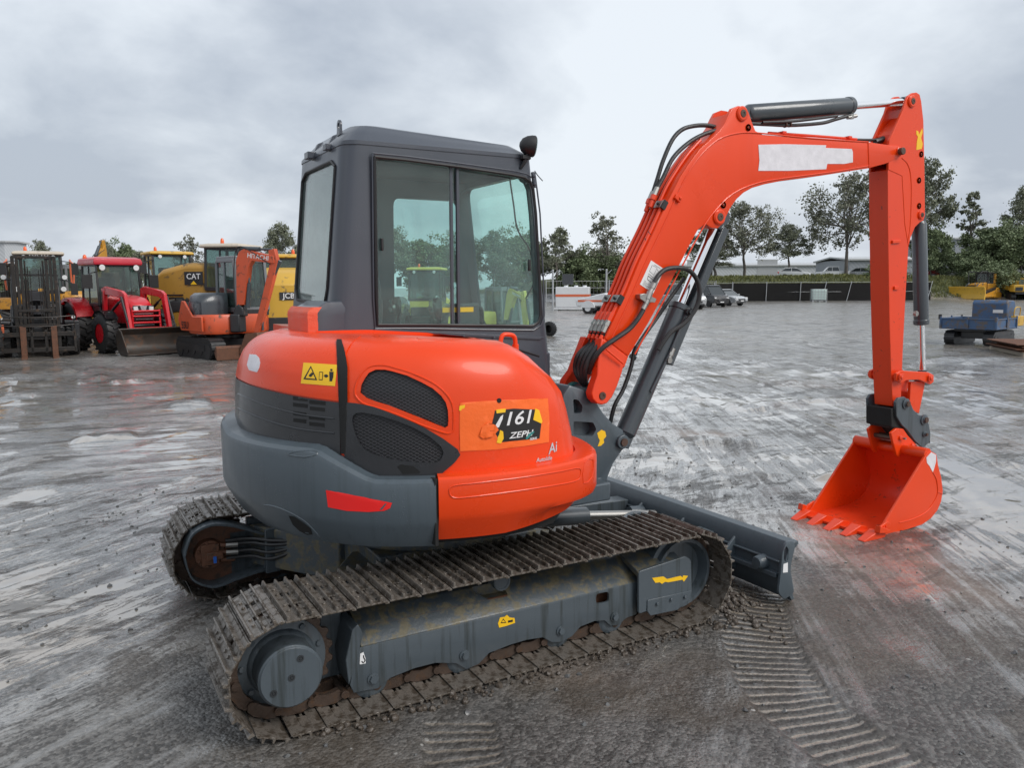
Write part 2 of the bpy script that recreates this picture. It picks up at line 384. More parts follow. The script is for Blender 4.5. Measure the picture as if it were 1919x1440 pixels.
def mesh_screen():
    m, nt, N, L, b = nmat('expanded_metal_screen')
    tc = N.new('ShaderNodeTexCoord'); o = []
    for a in (58, -58):
        mp = N.new('ShaderNodeMapping'); mp.inputs['Rotation'].default_value = (0, radians(a), 0); L.new(tc.outputs['Object'], mp.inputs[0])
        w = N.new('ShaderNodeTexWave'); w.bands_direction = 'X'; w.inputs['Scale'].default_value = 26; L.new(mp.outputs[0], w.inputs[0])
        r = ramp(N, L, w.outputs[0], .80, (0, 0, 0, 1), .9, (1, 1, 1, 1)); o.append(r.outputs[0])
    mk = mixc(N, L, 1.0, o[0], o[1], 'LIGHTEN')
    c = mixc(N, L, mk, (.003, .003, .004, 1), (.035, .035, .04, 1)); L.new(c, b.inputs['Base Color']); b.inputs['Roughness'].default_value = .45
    bp = N.new('ShaderNodeBump'); bp.inputs['Distance'].default_value = .004; L.new(mk, bp.inputs['Height']); L.new(bp.outputs[0], b.inputs['Normal'])
    return m
M_scr = mesh_screen()

# ---------------------------------------------------------------- ground: one sheet to the horizon
rng = np.random.RandomState(7)
LAT = rng.rand(256, 256)
def vnoise(x, y):
    xi = np.floor(x).astype(int); yi = np.floor(y).astype(int); fx = x-xi; fy = y-yi
    fx = fx*fx*(3-2*fx); fy = fy*fy*(3-2*fy); g = lambda a, b: LAT[a & 255, b & 255]
    return (g(xi, yi)*(1-fx)+g(xi+1, yi)*fx)*(1-fy)+(g(xi, yi+1)*(1-fx)+g(xi+1, yi+1)*fx)*fy
def fbm(x, y, o=4, g=.5):
    s = 0; a = 1; t = 0
    for i in range(o): s = s+a*vnoise(x*2**i+i*17.3, y*2**i+i*9.1); t += a; a *= g
    return s/t
def sstep(a, b, x): t = np.clip((x-a)/(b-a), 0, 1); return t*t*(3-2*t)
ARCS = [(-9.1, 12.6, .0), (4.6, 49.0, 3.1), (-45.0, 33.0, 6.2)]   # centres the wheel tracks curve around
STRIP = [(1.62, -.72), (1.36, -1.0), (1.17, -1.22), (.90, -1.61), (.78, -2.02), (.72, -2.6), (.70, -3.2)]
STRIP2 = [(-.36, -1.12), (-.48, -1.42), (-.52, -1.8), (-.55, -2.4)]
STRIP = [tuple(p[:2]) for p in smoothp([(a, b, 0) for a, b in STRIP], 6)]; STRIP2 = [tuple(p[:2]) for p in smoothp([(a, b, 0) for a, b in STRIP2], 6)]
def strip_coord(X, Y, pts, hw):
    best = np.full(X.shape, 1e9); S = np.zeros(X.shape); acc = 0
    P = [Vector((p[0], p[1], 0)) for p in pts]
    for a, b in zip(P, P[1:]):
        d = b-a; l = d.length; t = np.clip(((X-a.x)*d.x+(Y-a.y)*d.y)/l/l, 0, 1)
        q = np.hypot(X-a.x-t*d.x, Y-a.y-t*d.y); m = q < best
        S = np.where(m, acc+t*l, S); best = np.where(m, q, best); acc += l
    return S, best, sstep(hw, hw-.03, best)*sstep(0, .05, S)*sstep(acc, acc-.1, S)
def gheight(X, Y):
    D = np.hypot(X-CP.x, Y-CP.y); near = sstep(60, 8, D)
    h = (fbm(X*.35, Y*.35, 3)-.5)*.05*sstep(2.2, 4.5, np.hypot(X, Y*1.0))
    h = h+(fbm(X*2.1, Y*2.1, 4)-.5)*.016*(.35+.65*near)
    h = h+(fbm(X*9, Y*9, 3, .6)-.5)*.012*sstep(14, 4, D)
    for cx, cy, s in ARCS:                                        # ruts left by wheels
        r = np.hypot(X-cx, Y-cy); th = np.arctan2(Y-cy, X-cx)
        m = sstep(.50, .66, fbm(X*.22+s, Y*.22+s*2, 2)); w = fbm(r*5.5+s, th*6, 2)
        h = h+(w-.5)*.028*m*sstep(1.6, 3.2, np.hypot(X, Y))*(.3+.7*near)
    lump = sstep(.60, .74, fbm(X*.9+5, Y*1.3, 4, .6))*sstep(3.0, 5.0, np.hypot(X+.5, Y-.5))*sstep(70, 10, D)
    h = h+lump*.06*(.4+fbm(X*6, Y*6, 3))
    for pts, hw, amp in ((STRIP, .185, .026), (STRIP2, .15, .010)):
        S, q, m = strip_coord(X, Y, pts, hw)
        wob = (fbm(X*7, Y*7, 2)-.5)*.02
        h = h*(1-m*.7)-m*.012
    k = sstep(1.75, 1.1, np.abs(X))*sstep(1.25, .95, np.abs(Y))      # the machine's own footprint stays level
    h = h*(1-k)+k*.004
    q = sstep(.28, .05, np.hypot((X-1.34)*.9, Y+.72)); h = h+q*.05*(.3+fbm(X*14, Y*14, 3))  # mud pushed up before the track
    # the yard is cut into a rise: grassy bank behind the fence
    s = (X-CP.x)*cos(YAW)+(Y-CP.y)*sin(YAW); t = (X-CP.x)*sin(YAW)-(Y-CP.y)*cos(YAW)
    bk = sstep(84, 91, s-.02*t)*sstep(-14, 6, t); h = h+bk*(2.25+.4*fbm(X*.2, Y*.2, 3))+bk*(fbm(X*.8, Y*.8, 3)-.5)*.8*sstep(1, .6, bk)
    return h
def axis_pts(fine, lo, hi, c):
    a = [0.0]; st = fine
    while a[-1] < hi:
        d = a[-1]; st = fine if d < 2.6 else fine*(1+(d-2.6)*1.15)
        a.append(a[-1]+min(st, 40))
    a = np.array(a); return np.concatenate([-a[::-1][:-1], a])+c
gx = axis_pts(.021, 0, 900, .3); gy = axis_pts(.021, 0, 900, -.9)
GX, GY = np.meshgrid(gx, gy); GZ = gheight(GX, GY); nx, ny = len(gx), len(gy)
print('ground grid', nx, ny)
me = bpy.data.meshes.new('ground'); me.vertices.add(nx*ny)
me.vertices.foreach_set('co', np.stack([GX, GY, GZ], -1).reshape(-1).astype(np.float32))
ii = (np.arange(ny-1)[:, None]*nx+np.arange(nx-1)[None]).reshape(-1)
q = np.stack([ii, ii+1, ii+nx+1, ii+nx], -1).reshape(-1).astype(np.int32); nf = len(ii)
me.loops.add(nf*4); me.loops.foreach_set('vertex_index', q); me.polygons.add(nf)
me.polygons.foreach_set('loop_start', np.arange(0, nf*4, 4, dtype=np.int32)); me.polygons.foreach_set('use_smooth', np.ones(nf, bool)); me.update(); me.validate()
def strip_attr():
    o = np.zeros(GX.shape); g = np.zeros(GX.shape)
    for pts, hw, k in ((STRIP, .185, 1.0), (STRIP2, .15, .6)):
        S, q, m = strip_coord(GX, GY, pts, hw); wob = (fbm(GX*7, GY*7, 2)-.5)*.02
        o = np.maximum(o, m*k); g = np.where(m > .001, S+wob, g)
    for nm_, arr in (('print_mask', o), ('print_groove', g)):
        at_ = me.attributes.new(nm_, 'FLOAT', 'POINT'); at_.data.foreach_set('value', arr.reshape(-1).astype(np.float32))
strip_attr()
def ground_mat():
    m, nt, N, L, b = nmat('wet_gravel_and_mud')
    tc = N.new('ShaderNodeTexCoord'); V = tc.outputs['Object']
    def M(op, a, b_=None, c=None):
        n = N.new('ShaderNodeMath'); n.operation = op
        for i, v in enumerate((a, b_, c)):
            if v is None: continue
            if isinstance(v, (int, float)): n.inputs[i].default_value = v
            else: L.new(v, n.inputs[i])
        return n.outputs[0]
    def rmp(s, a, b_): r = N.new('ShaderNodeMapRange'); r.interpolation_type = 'SMOOTHSTEP'; L.new(s, r.inputs[0]); r.inputs[1].default_value = a; r.inputs[2].default_value = b_; return r.outputs[0]
    sp = N.new('ShaderNodeSeparateXYZ'); L.new(V, sp.inputs[0])
    tracks = []; lines = []
    def cb2(N, L, M, r, th):
        c_ = N.new('ShaderNodeCombineXYZ'); L.new(M('MULTIPLY', r, 3.0), c_.inputs[0]); L.new(M('MULTIPLY', th, .8), c_.inputs[1]); return c_.outputs[0]
    for k, (cx, cy, s) in enumerate(ARCS):
        dx = M('SUBTRACT', sp.outputs[0], cx); dy = M('SUBTRACT', sp.outputs[1], cy)
        r = M('SQRT', M('ADD', M('MULTIPLY', dx, dx), M('MULTIPLY', dy, dy))); th = M('ARCTAN2', dy, dx)
        cb = N.new('ShaderNodeCombineXYZ'); L.new(M('MULTIPLY', r, 8.0), cb.inputs[0]); L.new(M('MULTIPLY', th, 15.0), cb.inputs[1])
        n = tex_noise(N, L, 1.0, 10, .78, cb.outputs[0], .25)
        if k in (0, 2):
            bm_ = rmp(tex_noise(N, L, .55, 1, .5, cb2(N, L, M, r, th)).outputs[0], .56, .60); ln = M('MULTIPLY', bm_, M('ADD', .5, M('MULTIPLY', M('SINE', M('MULTIPLY', r, 2*pi/.055)), .5))); lines.append(ln)
        mp = N.new('ShaderNodeMapping'); mp.inputs['Location'].default_value = (s*3, s*5, 0); L.new(V, mp.inputs[0])
        pos = (0.0, M('MULTIPLY', M('SUBTRACT', sp.outputs[1], 6.5), .35), M('MULTIPLY', M('SUBTRACT', sp.outputs[0], 2.4), .5))[k]
        mk = rmp(M('ADD', pos, M('MULTIPLY', M('SUBTRACT', tex_noise(N, L, .16, 2, .5, mp.outputs[0]).outputs[0], .5), 7.0)), -.2, .5)
        tracks.append((n.outputs[0], mk))
    st = tracks[0][0]
    for n, mk in tracks[1:]:
        x = N.new('ShaderNodeMix'); x.data_type = 'FLOAT'; L.new(mk, x.inputs[0]); L.new(st, x.inputs[2]); L.new(n, x.inputs[3]); st = x.outputs[0]
    big = tex_noise(N, L, .33, 5, .6, V, .4).outputs[0]; mid = tex_noise(N, L, 2.3, 7, .62, V, .3).outputs[0]
    fine = tex_noise(N, L, 42, 6, .7, V).outputs[0]; grit = N.new('ShaderNodeTexVoronoi'); grit.inputs['Scale'].default_value = 75; L.new(V, grit.inputs[0])
    grit2 = N.new('ShaderNodeTexVoronoi'); grit2.inputs['Scale'].default_value = 30; L.new(V, grit2.inputs[0])
    # distance from the camera's standing place: loose gravel near the machine, slurry beyond
    ax_ = M('SUBTRACT', sp.outputs[0], .2); ay = M('SUBTRACT', sp.outputs[1], -1.6)
    dist = M('SQRT', M('ADD', M('MULTIPLY', ax_, ax_), M('MULTIPLY', ay, ay)))
    loose = M('SUBTRACT', 1.0, rmp(M('ADD', dist, M('MULTIPLY', M('SUBTRACT', big, .5), 2.4)), 1.5, 3.3))
    # wetness: how much water stands on it
    w = M('ADD', M('MULTIPLY', st, .62), M('ADD', M('MULTIPLY', big, .42), M('MULTIPLY', mid, .34)))    # about .69 mean
    w = M('SUBTRACT', w, M('MULTIPLY', loose, .13))
    pud = rmp(w, .700, .716)
    film = rmp(w, .59, .68)
    tone = N.new('ShaderNodeVectorMath')
    sg = N.new('ShaderNodeSeparateColor'); L.new(grit.outputs['Color'], sg.inputs[0]); gr_ = ramp(N, L, sg.outputs[0], .35, (0, 0, 0, 1), .95, (1, 1, 1, 1)).outputs[0]
    grav = mixc(N, L, gr_, (.016, .015, .014, 1), (.17, .16, .15, 1))
    grav = mixc(N, L, M('MULTIPLY', fine, .55), grav, (.055, .051, .047, 1))
    mudc = mixc(N, L, mid, (.055, .050, .045, 1), (.15, .138, .122, 1))
    redm = rmp(M('ADD', M('MULTIPLY', sp.outputs[0], .035), M('ADD', M('MULTIPLY', sp.outputs[1], -.02), tex_noise(N, L, .5, 3, .5, V).outputs[0])), .62, .85)
    mudc = mixc(N, L, M('MULTIPLY', redm, M('SUBTRACT', 1.0, rmp(dist, 10, 18))), mudc, (.150, .092, .062, 1))
    brn = rmp(tex_noise(N, L, .8, 4, .6, V).outputs[0], .44, .56)
    c = mixc(N, L, M('MULTIPLY', M('SUBTRACT', 1.0, M('MULTIPLY', loose, .75)), .9), grav, mudc)
    c = mixc(N, L, M('MULTIPLY', brn, .55), c, (.078, .060, .042, 1))
    c = mixc(N, L, M('MULTIPLY', M('SUBTRACT', 1.0, loose), .55), c, mixc(N, L, gr_, (.03, .03, .03, 1), (.26, .25, .24, 1)))
    slurry_sheen = rmp(M('ADD', st, M('ADD', M('MULTIPLY', M('SUBTRACT', mid, .5), .5), M('MULTIPLY', M('SUBTRACT', fine, .5), .35))), .46, .555)
    c = mixc(N, L, M('MULTIPLY', slurry_sheen, M('SUBTRACT', .8, M('MULTIPLY', loose, .7))), c, (.43, .42, .40, 1))  # pale slurry, lightened further so its colour carries some sky reflection
    lin = M('MULTIPLY', M('MAXIMUM', lines[0], lines[1]), M('SUBTRACT', 1.0, loose)); c = mixc(N, L, M('MULTIPLY', lin, .6), c, (.05, .045, .04, 1))
    redm = M('MULTIPLY', redm, M('SUBTRACT', 1.0, rmp(dist, 9, 16)))
    c = mixc(N, L, M('MULTIPLY', redm, .5), c, mixc(N, L, mid, (.13, .075, .05, 1), (.44, .34, .27, 1)))
    c = mixc(N, L, pud, c, (.29, .255, .215, 1))
    pm_ = N.new('ShaderNodeAttribute'); pm_.attribute_name = 'print_mask'; pg_ = N.new('ShaderNodeAttribute'); pg_.attribute_name = 'print_groove'
    bar = M('ADD', .5, M('MULTIPLY', M('COSINE', M('ADD', M('MULTIPLY', pg_.outputs['Fac'], 2*pi/.056), M('MULTIPLY', M('SUBTRACT', mid, .5), 3.0))), .5))
    grv = M('MULTIPLY', pm_.outputs['Fac'], rmp(M('ADD', bar, M('MULTIPLY', M('SUBTRACT', fine, .5), .9)), .72, .98)); rdg = M('MULTIPLY', pm_.outputs['Fac'], M('SUBTRACT', 1.0, bar))
    c = mixc(N, L, M('MULTIPLY', rdg, .7), c, (.040, .036, .031, 1)); c = mixc(N, L, M('MULTIPLY', grv, .8), c, (.27, .225, .175, 1))  # grooves coloured lighter to paint in their wet sheen, ridges darker
    mpc = N.new('ShaderNodeMapping'); mpc.inputs['Scale'].default_value = (.55, 1.5, 1); mpc.inputs['Rotation'].default_value = (0, 0, radians(20)); L.new(V, mpc.inputs[0])
    cn = tex_noise(N, L, 1.5, 12, .78, mpc.outputs[0], .3).outputs[0]; clod = M('MULTIPLY', rmp(cn, .535, .60), M('SUBTRACT', 1.0, M('MULTIPLY', loose, .8)))
    c = mixc(N, L, M('MULTIPLY', clod, .8), c, mixc(N, L, fine, (.028, .025, .022, 1), (.10, .09, .08, 1)))
    # light-coloured chips
    chip = ramp(N, L, grit2.outputs['Color'], .90, (0, 0, 0, 1), .93, (1, 1, 1, 1)).outputs[0]
    chm = M('MULTIPLY', chip, M('LESS_THAN', grit2.outputs['Distance'], .28)); c = mixc(N, L, M('MULTIPLY', chm, loose), c, (.32, .31, .29, 1))
    # bank: rough grass
    gz = rmp(sp.outputs[2], .45, 1.1)
    gn = tex_noise(N, L, 1.6, 8, .7, V).outputs[0]; gr = mixc(N, L, gn, (.030, .040, .014, 1), (.115, .125, .045, 1))
    c = mixc(N, L, gz, c, gr)
    L.new(c, b.inputs['Base Color'])
    rgh = M('SUBTRACT', M('ADD', .34, M('MULTIPLY', loose, .12)), M('MULTIPLY', film, .19)); rgh = M('SUBTRACT', rgh, M('MULTIPLY', pud, .22)); rgh = M('MAXIMUM', M('SUBTRACT', rgh, M('MULTIPLY', grv, .22)), .03)
    rgh = M('ADD', rgh, M('MULTIPLY', gz, .6)); rgh = M('ADD', rgh, M('MULTIPLY', rmp(dist, 6, 30), .14)); L.new(rgh, b.inputs['Roughness']); b.inputs['Specular IOR Level'].default_value = .6
    hb = M('ADD', M('MULTIPLY', st, .7), M('ADD', M('MULTIPLY', fine, .5), M('MULTIPLY', mid, .6)))
    hb = M('ADD', hb, M('MULTIPLY', M('MULTIPLY', grit.outputs['Distance'], loose), -.45)); hb = M('ADD', hb, M('MULTIPLY', M('MULTIPLY', grit2.outputs['Distance'], loose), -.5))
    hb = M('ADD', hb, M('MULTIPLY', M('MULTIPLY', clod, cn), 2.2)); hb = M('MULTIPLY', M('ADD', hb, M('MULTIPLY', rdg, 1.3)), M('SUBTRACT', 1.0, M('MULTIPLY', pud, .97)))
    bp = N.new('ShaderNodeBump'); bp.inputs['Strength'].default_value = .55; bp.inputs['Distance'].default_value = .022; L.new(hb, bp.inputs['Height']); L.new(bp.outputs[0], b.inputs['Normal'])
    bp2 = N.new('ShaderNodeBump'); bp2.inputs['Strength'].default_value = .25; bp2.inputs['Distance'].default_value = .012; L.new(hb, bp2.inputs['Height']); L.new(bp2.outputs[0], b.inputs['Coat Normal'])
    farm = rmp(dist, 6, 30); L.new(M('MULTIPLY', M('MULTIPLY', M('MULTIPLY', M('MAXIMUM', film, grv), M('SUBTRACT', 1.0, M('MULTIPLY', clod, .9))), M('SUBTRACT', 1.0, gz)), M('SUBTRACT', 1.0, M('MULTIPLY', farm, .35))), b.inputs['Coat Weight']); L.new(M('ADD', .06, M('MULTIPLY', farm, .22)), b.inputs['Coat Roughness']); b.inputs['Coat IOR'].default_value = 1.5
    return m
me.materials.append(ground_mat())
g_o = bpy.data.objects.new('ground', me); COL.objects.link(g_o); g_o['kind'] = 'structure'
def gz_at(x, y): return float(gheight(np.array([x]), np.array([y]))[0])
# ---------------------------------------------------------------- the excavator in front
EX = thing('excavator', 'large orange and grey tracked excavator in the foreground, its orange bucket on the mud', 'excavator')
YS = -.30     # near side plane of the boom and stick
BC = -.225    # boom centre plane

# ---- tracks
NSH = 40; XR, XF, ZC, RP = -.966, 1.0, .24, .222
STR = XF-XR; PER = 2*STR+2*pi*RP
def tpath(s):
    s %= PER
    if s < STR: return Vector((XR+s, 0, ZC+RP)), 0.0
    s -= STR
    if s < pi*RP: a = s/RP; return Vector((XF+RP*sin(a), 0, ZC+RP*cos(a))), a
    s -= pi*RP
    if s < STR: return Vector((XF-s, 0, ZC-RP)), pi
    s -= STR; a = s/RP; return Vector((XR-RP*sin(a), 0, ZC-RP*cos(a))), pi+a
PITCH = PER/NSH
def shoe_mesh():
    bm = nb(); w = .208; hx = PITCH/2-.004
    # plate with two mud holes left open
    for (x0, x1, y0, y1) in ((-hx, -.018, -w, w), (.018, hx, -w, w), (-.018, .018, -w, -.085), (-.018, .018, -.045, .045), (-.018, .018, .085, w)):
        bx(bm, x0, x1, y0, y1, -.004, .003)
    for x, h, t in ((-hx+.010, .021, .007), (-.004, .018, .006), (hx-.026, .021, .007)):
        prism(bm, [(x-t, .002), (x+t, .002), (x+t*.55, h), (x-t*.55, h)], 'y', -w, w)
    bx(bm, hx-.012, hx+.006, -w, w, -.010, -.002)
    for y in (-.118, -.062, .062, .118):
        for x in (-.030, .030): cyl(bm, (x, y, .002), (x, y, .010), .0075, seg=6)
    for y in (-.17, .17): cyl(bm, (.028, y, .0025), (.028, y, .0045), .007, seg=8, mi=1)
    return bm
def chain_bm(yc):
    bm = nb()
    for i in range(NSH):
        p, a = tpath((i+.5)*PITCH); R_ = roty(a)
        for sy in (-.052, .052):
            c = p+R_ @ Vector((0, 0, -.034)); c.y = yc+sy
            pts = [(-.058, -.010), (-.045, -.028), (-.012, -.020), (.012, -.020), (.045, -.028), (.064, -.010), (.060, .012), (.030, .026), (-.030, .026), (-.056, .014)]
            vs_ = prism(bm, pts, 'y', -.013, .013)
            for v in vs_: v.co = R_ @ v.co + c
        q, a2 = tpath(i*PITCH); c = q+roty(a2) @ Vector((0, 0, -.040)); c.y = yc; cyl(bm, c+Vector((0, -.078, 0)), c+Vector((0, .078, 0)), .017, seg=10)
    return bm
shoe_src = None
def track(yc, side):
    global shoe_src
    tr = obj('track', chain_bm(yc), M_chain, EX, bevel=0)
    for i in range(NSH):
        p, a = tpath((i+.35)*PITCH)
        if shoe_src is None:
            o = obj('track_shoe', shoe_mesh(), [M_shoe, M_dark], tr, bevel=.0015, seg=1); shoe_src = o
        else:
            o = shoe_src.copy(); COL.objects.link(o); o.parent = tr
        o.location = (p.x, yc, p.z); o.rotation_euler = (0, a, 0)
    return tr
track(-.770, -1); track(.770, 1)
# ---- track frames, sprockets, idlers, rollers
FY = -.86
def side_frame(sg):
    """sg=-1 near side (measured), +1 mirrored to the far side"""
    m = lambda y: y if sg < 0 else -y
    low = [(-.68, .245), (-.715, .10), (-.700, .062), (-.60, .055), (-.545, .085), (-.44, .100), (-.345, .100), (-.25, .075), (-.20, .035), (-.14, .045), (-.09, .082), (.02, .095), (.10, .098), (.185, .09), (.235, .055), (.29, .045), (.345, .060), (.39, .095), (.47, .105), (.53, .095), (.565, .060), (.61, .055), (.66, .080), (.72, .085), (.72, .250)]
    bm = nb(); prism(bm, low, 'y', m(FY), m(FY+.012))
    o = obj('track_frame', bm, M_fr, EX, bevel=.003)
    # sloping, mud-splashed upper face rising to the chain
    b2 = nb(); A = [(x, z) for x, z in ((-.68, .245), (.72, .250))]
    prof = [(m(FY), .247), (m(FY+.004), .253), (m(-.745), .345), (m(-.70), .352), (m(-.70), .23), (m(FY+.013), .235)]
    vs_ = prism(b2, prof, 'x', -.665, .735)
    o2 = obj('frame_top', b2, M_frm, o, bevel=.004)
    cb = [];
    def hole(px, y0, y1, grow=0):
        b = nb(); prism(b, roundpoly(PY(px, FY), .018, 3), 'y', y0, y1); return b
    if sg < 0:
        h1 = [(912, 1104), (958, 1098), (966, 1126), (925, 1134), (905, 1122)]; h2 = [(1117, 1114), (1141, 1109), (1141, 1129), (1117, 1133)]
        cut(o2, [hole(h1, -1.0, -.74), hole(h2, -1.0, -.8)]); cut(o, [hole(h1, -1.0, -.80), hole(h2, -1.0, -.80)])
        bb = nb(); bx(bb, -.6, .7, -.80, -.79, .10, .30); obj('frame_web', bb, M_rust, o)
    # end gusset at the sprocket
    b3 = nb(); prism(b3, [(-.73, .21), (-.70, .325), (-.675, .345), (-.655, .30), (-.668, .25), (-.68, .20), (-.72, .10)], 'y', m(FY-.002), m(-.70)); obj('gusset_plate', b3, M_fr, o, bevel=.004)
    b3 = nb(); bx(b3, -.79, -.70, m(-.72), m(-.66), .08, .40); bx(b3, -.90, .92, m(-.69), m(-.60), .10, .36); obj('inner_beam', b3, M_fr, o, bevel=.006)
    # idler box at the front
    b4 = nb(); yb = FY-.035
    out = [(1197, 1072), (1285, 1043), (1295, 1050), (1297, 1110), (1290, 1134), (1262, 1146), (1219, 1154), (1214, 1146), (1197, 1152)]
    prism(b4, roundpoly([(x, z) for x, z in PY(out, yb)], .012, 2), 'y', m(yb), m(yb+.015))
    p0 = PY([(1197, 1072), (1285, 1043)], yb)
    bm5 = nb(); prism(bm5, [(m(yb+.002), p0[0][1]-.004), (m(-.74), p0[0][1]+.045), (m(-.74), p0[0][1]+.02), (m(yb+.012), p0[0][1]-.03)], 'x', p0[0][0], p0[1][0])
    ib = obj('idler_bracket', b4, M_fr, o, bevel=.003); obj('bracket_top', bm5, M_frm, ib, bevel=.003)
    b6 = nb(); lo = [(1214, 1126), (1295, 1108), (1295, 1122), (1270, 1144), (1219, 1155), (1213, 1146)]
    prism(b6, PY(lo, yb-.006), 'y', m(yb-.006), m(yb+.001))
    for u, v in ((1231, 1132), (1257, 1124), (1283, 1119)):
        p = on(u, v, 1, yb-.006); cyl(b6, (p.x, m(yb-.006), p.z), (p.x, m(yb-.016), p.z), .009, seg=6)
    obj('scraper_plate', b6, M_fr, ib, bevel=.002)
    # idler wheel
    b7 = nb(); lathe(b7, (XF+.015, m(-.86), ZC), (0, 1 if sg < 0 else -1, 0), [(.05, .03), (.05, .14), (.0, .155), (.0, .172), (.03, .175), (.035, .195), (.045, .198), (.12, .198), (.13, .175), (.16, .165)], 36)
    w = obj('idler_wheel', b7, M_fr, EX)
    # sprocket and final drive
    b8 = nb(); n = 21; pts = []
    for i in range(n*4):
        a = 2*pi*i/(n*4); rr = (.188, .206, .206, .188)[i % 4]; pts.append((XR+rr*cos(a), ZC+rr*sin(a)))
    prism(b8, pts, 'y', m(-.80), m(-.775)); spk = obj('sprocket', b8, M_chain, EX, bevel=.003)
    b9 = nb(); yy = -1 if sg < 0 else 1
    lathe(b9, (XR, m(-.80), ZC), (0, yy, 0), [(0, .172), (.010, .172), (.014, .150), (.020, .132), (.034, .128), (.045, .118), (.110, .118), (.113, .120), (.150, .120), (.156, .114), (.160, .112), (.160, .001)], 40)
    for i in range(9):
        a = 2*pi*i/9+.3; cyl(b9, (XR+.150*cos(a), m(-.808), ZC+.150*sin(a)), (XR+.150*cos(a), m(-.826), ZC+.150*sin(a)), .011, seg=8)
    fd = obj('final_drive', b9, M_fr, EX, bevel=.001)
    b9 = nb()
    for i, (rr, a) in enumerate(((.075, 62), (.0, 0), (.080, 213))):
        x, z = XR+rr*cos(radians(a)), ZC+rr*sin(radians(a))
        lathe(b9, (x, m(-.960), z), (0, yy, 0), [(0, .013), (.003, .013), (.003, .008), (.0005, .0075), (.0005, .004), (.004, .004), (.004, .0005)], 16)
    obj('drive_plug', b9, M_bolt, fd)
    # lower rollers, carrier roller
    for x in (-.62, -.21, .28, .585):
        b = nb(); lathe(b, (x, m(-.845), .083), (0, -yy, 0), [(0, .030), (0, .055), (.01, .072), (.03, .074), (.035, .055), (.11, .055), (.115, .074), (.14, .072)], 24)
        cyl(b, (x, m(FY), .083+.02), (x, m(FY-.016), .083+.02), .016, seg=6); cyl(b, (x, m(FY), .083+.02), (x, m(FY-.006), .083+.02), .024, seg=12)
        obj('track_roller', b, M_fr, EX)
    p = on(942, 1092, 1, -.845)
    b = nb(); lathe(b, (p.x, m(-.70), p.z), (0, yy, 0), [(0, .036), (.11, .036), (.112, .042), (.140, .042), (.145, .038), (.145, .030), (.142, .029), (.142, .001)], 24)
    obj('carrier_roller', b, M_fr, EX)
    return o
F1 = side_frame(-1); F2 = side_frame(1)
# yellow arrow, sticker, lift marks on the near frame
def flat(name, px, y, mat, parent, th=.0015, rnd=.0, ax='y', label=None):
    bm = nb()
    if ax == 'y': pts = PY(px, y); prism(bm, roundpoly(pts, rnd) if rnd else pts, 'y', y, y-th)
    else: pts = PXp(px, y); prism(bm, roundpoly(pts, rnd) if rnd else pts, 'x', y, y-th)
    return obj(name, bm, mat, parent, smooth=0, label=label)
flat('arrow_sticker', [(1222, 1084), (1243, 1081), (1250, 1086), (1275, 1080), (1279, 1083), (1280, 1079), (1289, 1080), (1281, 1091), (1279, 1087), (1252, 1092), (1246, 1091), (1240, 1095), (1236, 1092), (1228, 1093)], FY-.0352, M_yel, F1)
flat('warning_sticker', [(933, 1169), (937, 1158), (945, 1157), (950, 1153), (955, 1158), (964, 1159), (965, 1168), (948, 1174), (935, 1177)], FY-.0002, M_yel, F1)
flat('sticker_ink', [(938, 1169), (943, 1160), (949, 1168)], FY-.0018, M_ink, F1, .0006)
flat('sticker_ink', [(952, 1164), (961, 1162), (961, 1166), (952, 1168)], FY-.0018, M_ink, F1, .0006)
flat('sticker_ink', [(940, 1167), (943, 1162.5), (947, 1167)], FY-.0025, M_yel, F1, .0004)
flat('lifting_point_sticker', [(675, 1226), (681, 1223), (685, 1235), (685, 1244), (674, 1246)], FY-.0002, M_wht, F1)
b = nb(); pp = [on(u, v, 1, FY-.002) for u, v in ((681, 1229), (682, 1234), (684, 1238), (681, 1243), (678, 1240))]; tube(b, pp, .0022, 6, 4); obj('hook_symbol', b, M_ink, F1)
# teardrop motor guard seen on the inside of the far track
b = nb(); td = smoothp([Vector((x, 0, z)) for x, z in PY([(345, 1045), (360, 1003), (398, 983), (440, 985)], .5)], 6); low = smoothp([Vector((x, 0, z)) for x, z in PY([(440, 1090), (400, 1103), (360, 1088), (345, 1045)], .5)], 6)
rt = PY([(503, 1002), (503, 1068)], .5)
ring = [(p.x, p.z) for p in td]+[rt[0], rt[1]]+[(p.x, p.z) for p in low[:-1]]
cx_ = sum(p[0] for p in ring)/len(ring); cz_ = sum(p[1] for p in ring)/len(ring)
inn = [(cx_+(x-cx_)*.945, cz_+(z-cz_)*.93) for x, z in ring]
A = [b.verts.new((x, .5, z)) for x, z in ring]; B_ = [b.verts.new((x, .5, z)) for x, z in inn]; C_ = [b.verts.new((x, .62, z)) for x, z in inn]; D_ = [b.verts.new((x, .62, z)) for x, z in ring]
n_ = len(ring)
for i in range(n_):
    j = (i+1) % n_
    for s, t in ((A, B_), (B_, C_), (C_, D_), (D_, A)): b.faces.new((s[i], s[j], t[j], t[i]))
mg = obj('motor_guard', b, M_fr, EX)
b = nb(); prism(b, inn, 'y', .618, .60); obj('guard_floor', b, M_rust, mg)
b = nb(); cyl(b, (-1.01, .61, .27), (-1.01, .54, .27), .075, seg=20); bx(b, -1.055, -.965, .52, .56, .22, .33); bx(b, -1.03, -.95, .50, .54, .25, .29)
for z, x in ((.315, -.90), (.275, -.88), (.235, -.885)): cyl(b, (-.96, .54, z), (x, .535, z-.008), .013, seg=8)
for k in range(7): a = k*2*pi/7; cyl(b, (-1.01+.062*cos(a), .56, .27+.062*sin(a)), (-1.01+.062*cos(a), .53, .27+.062*sin(a)), .009, seg=6)
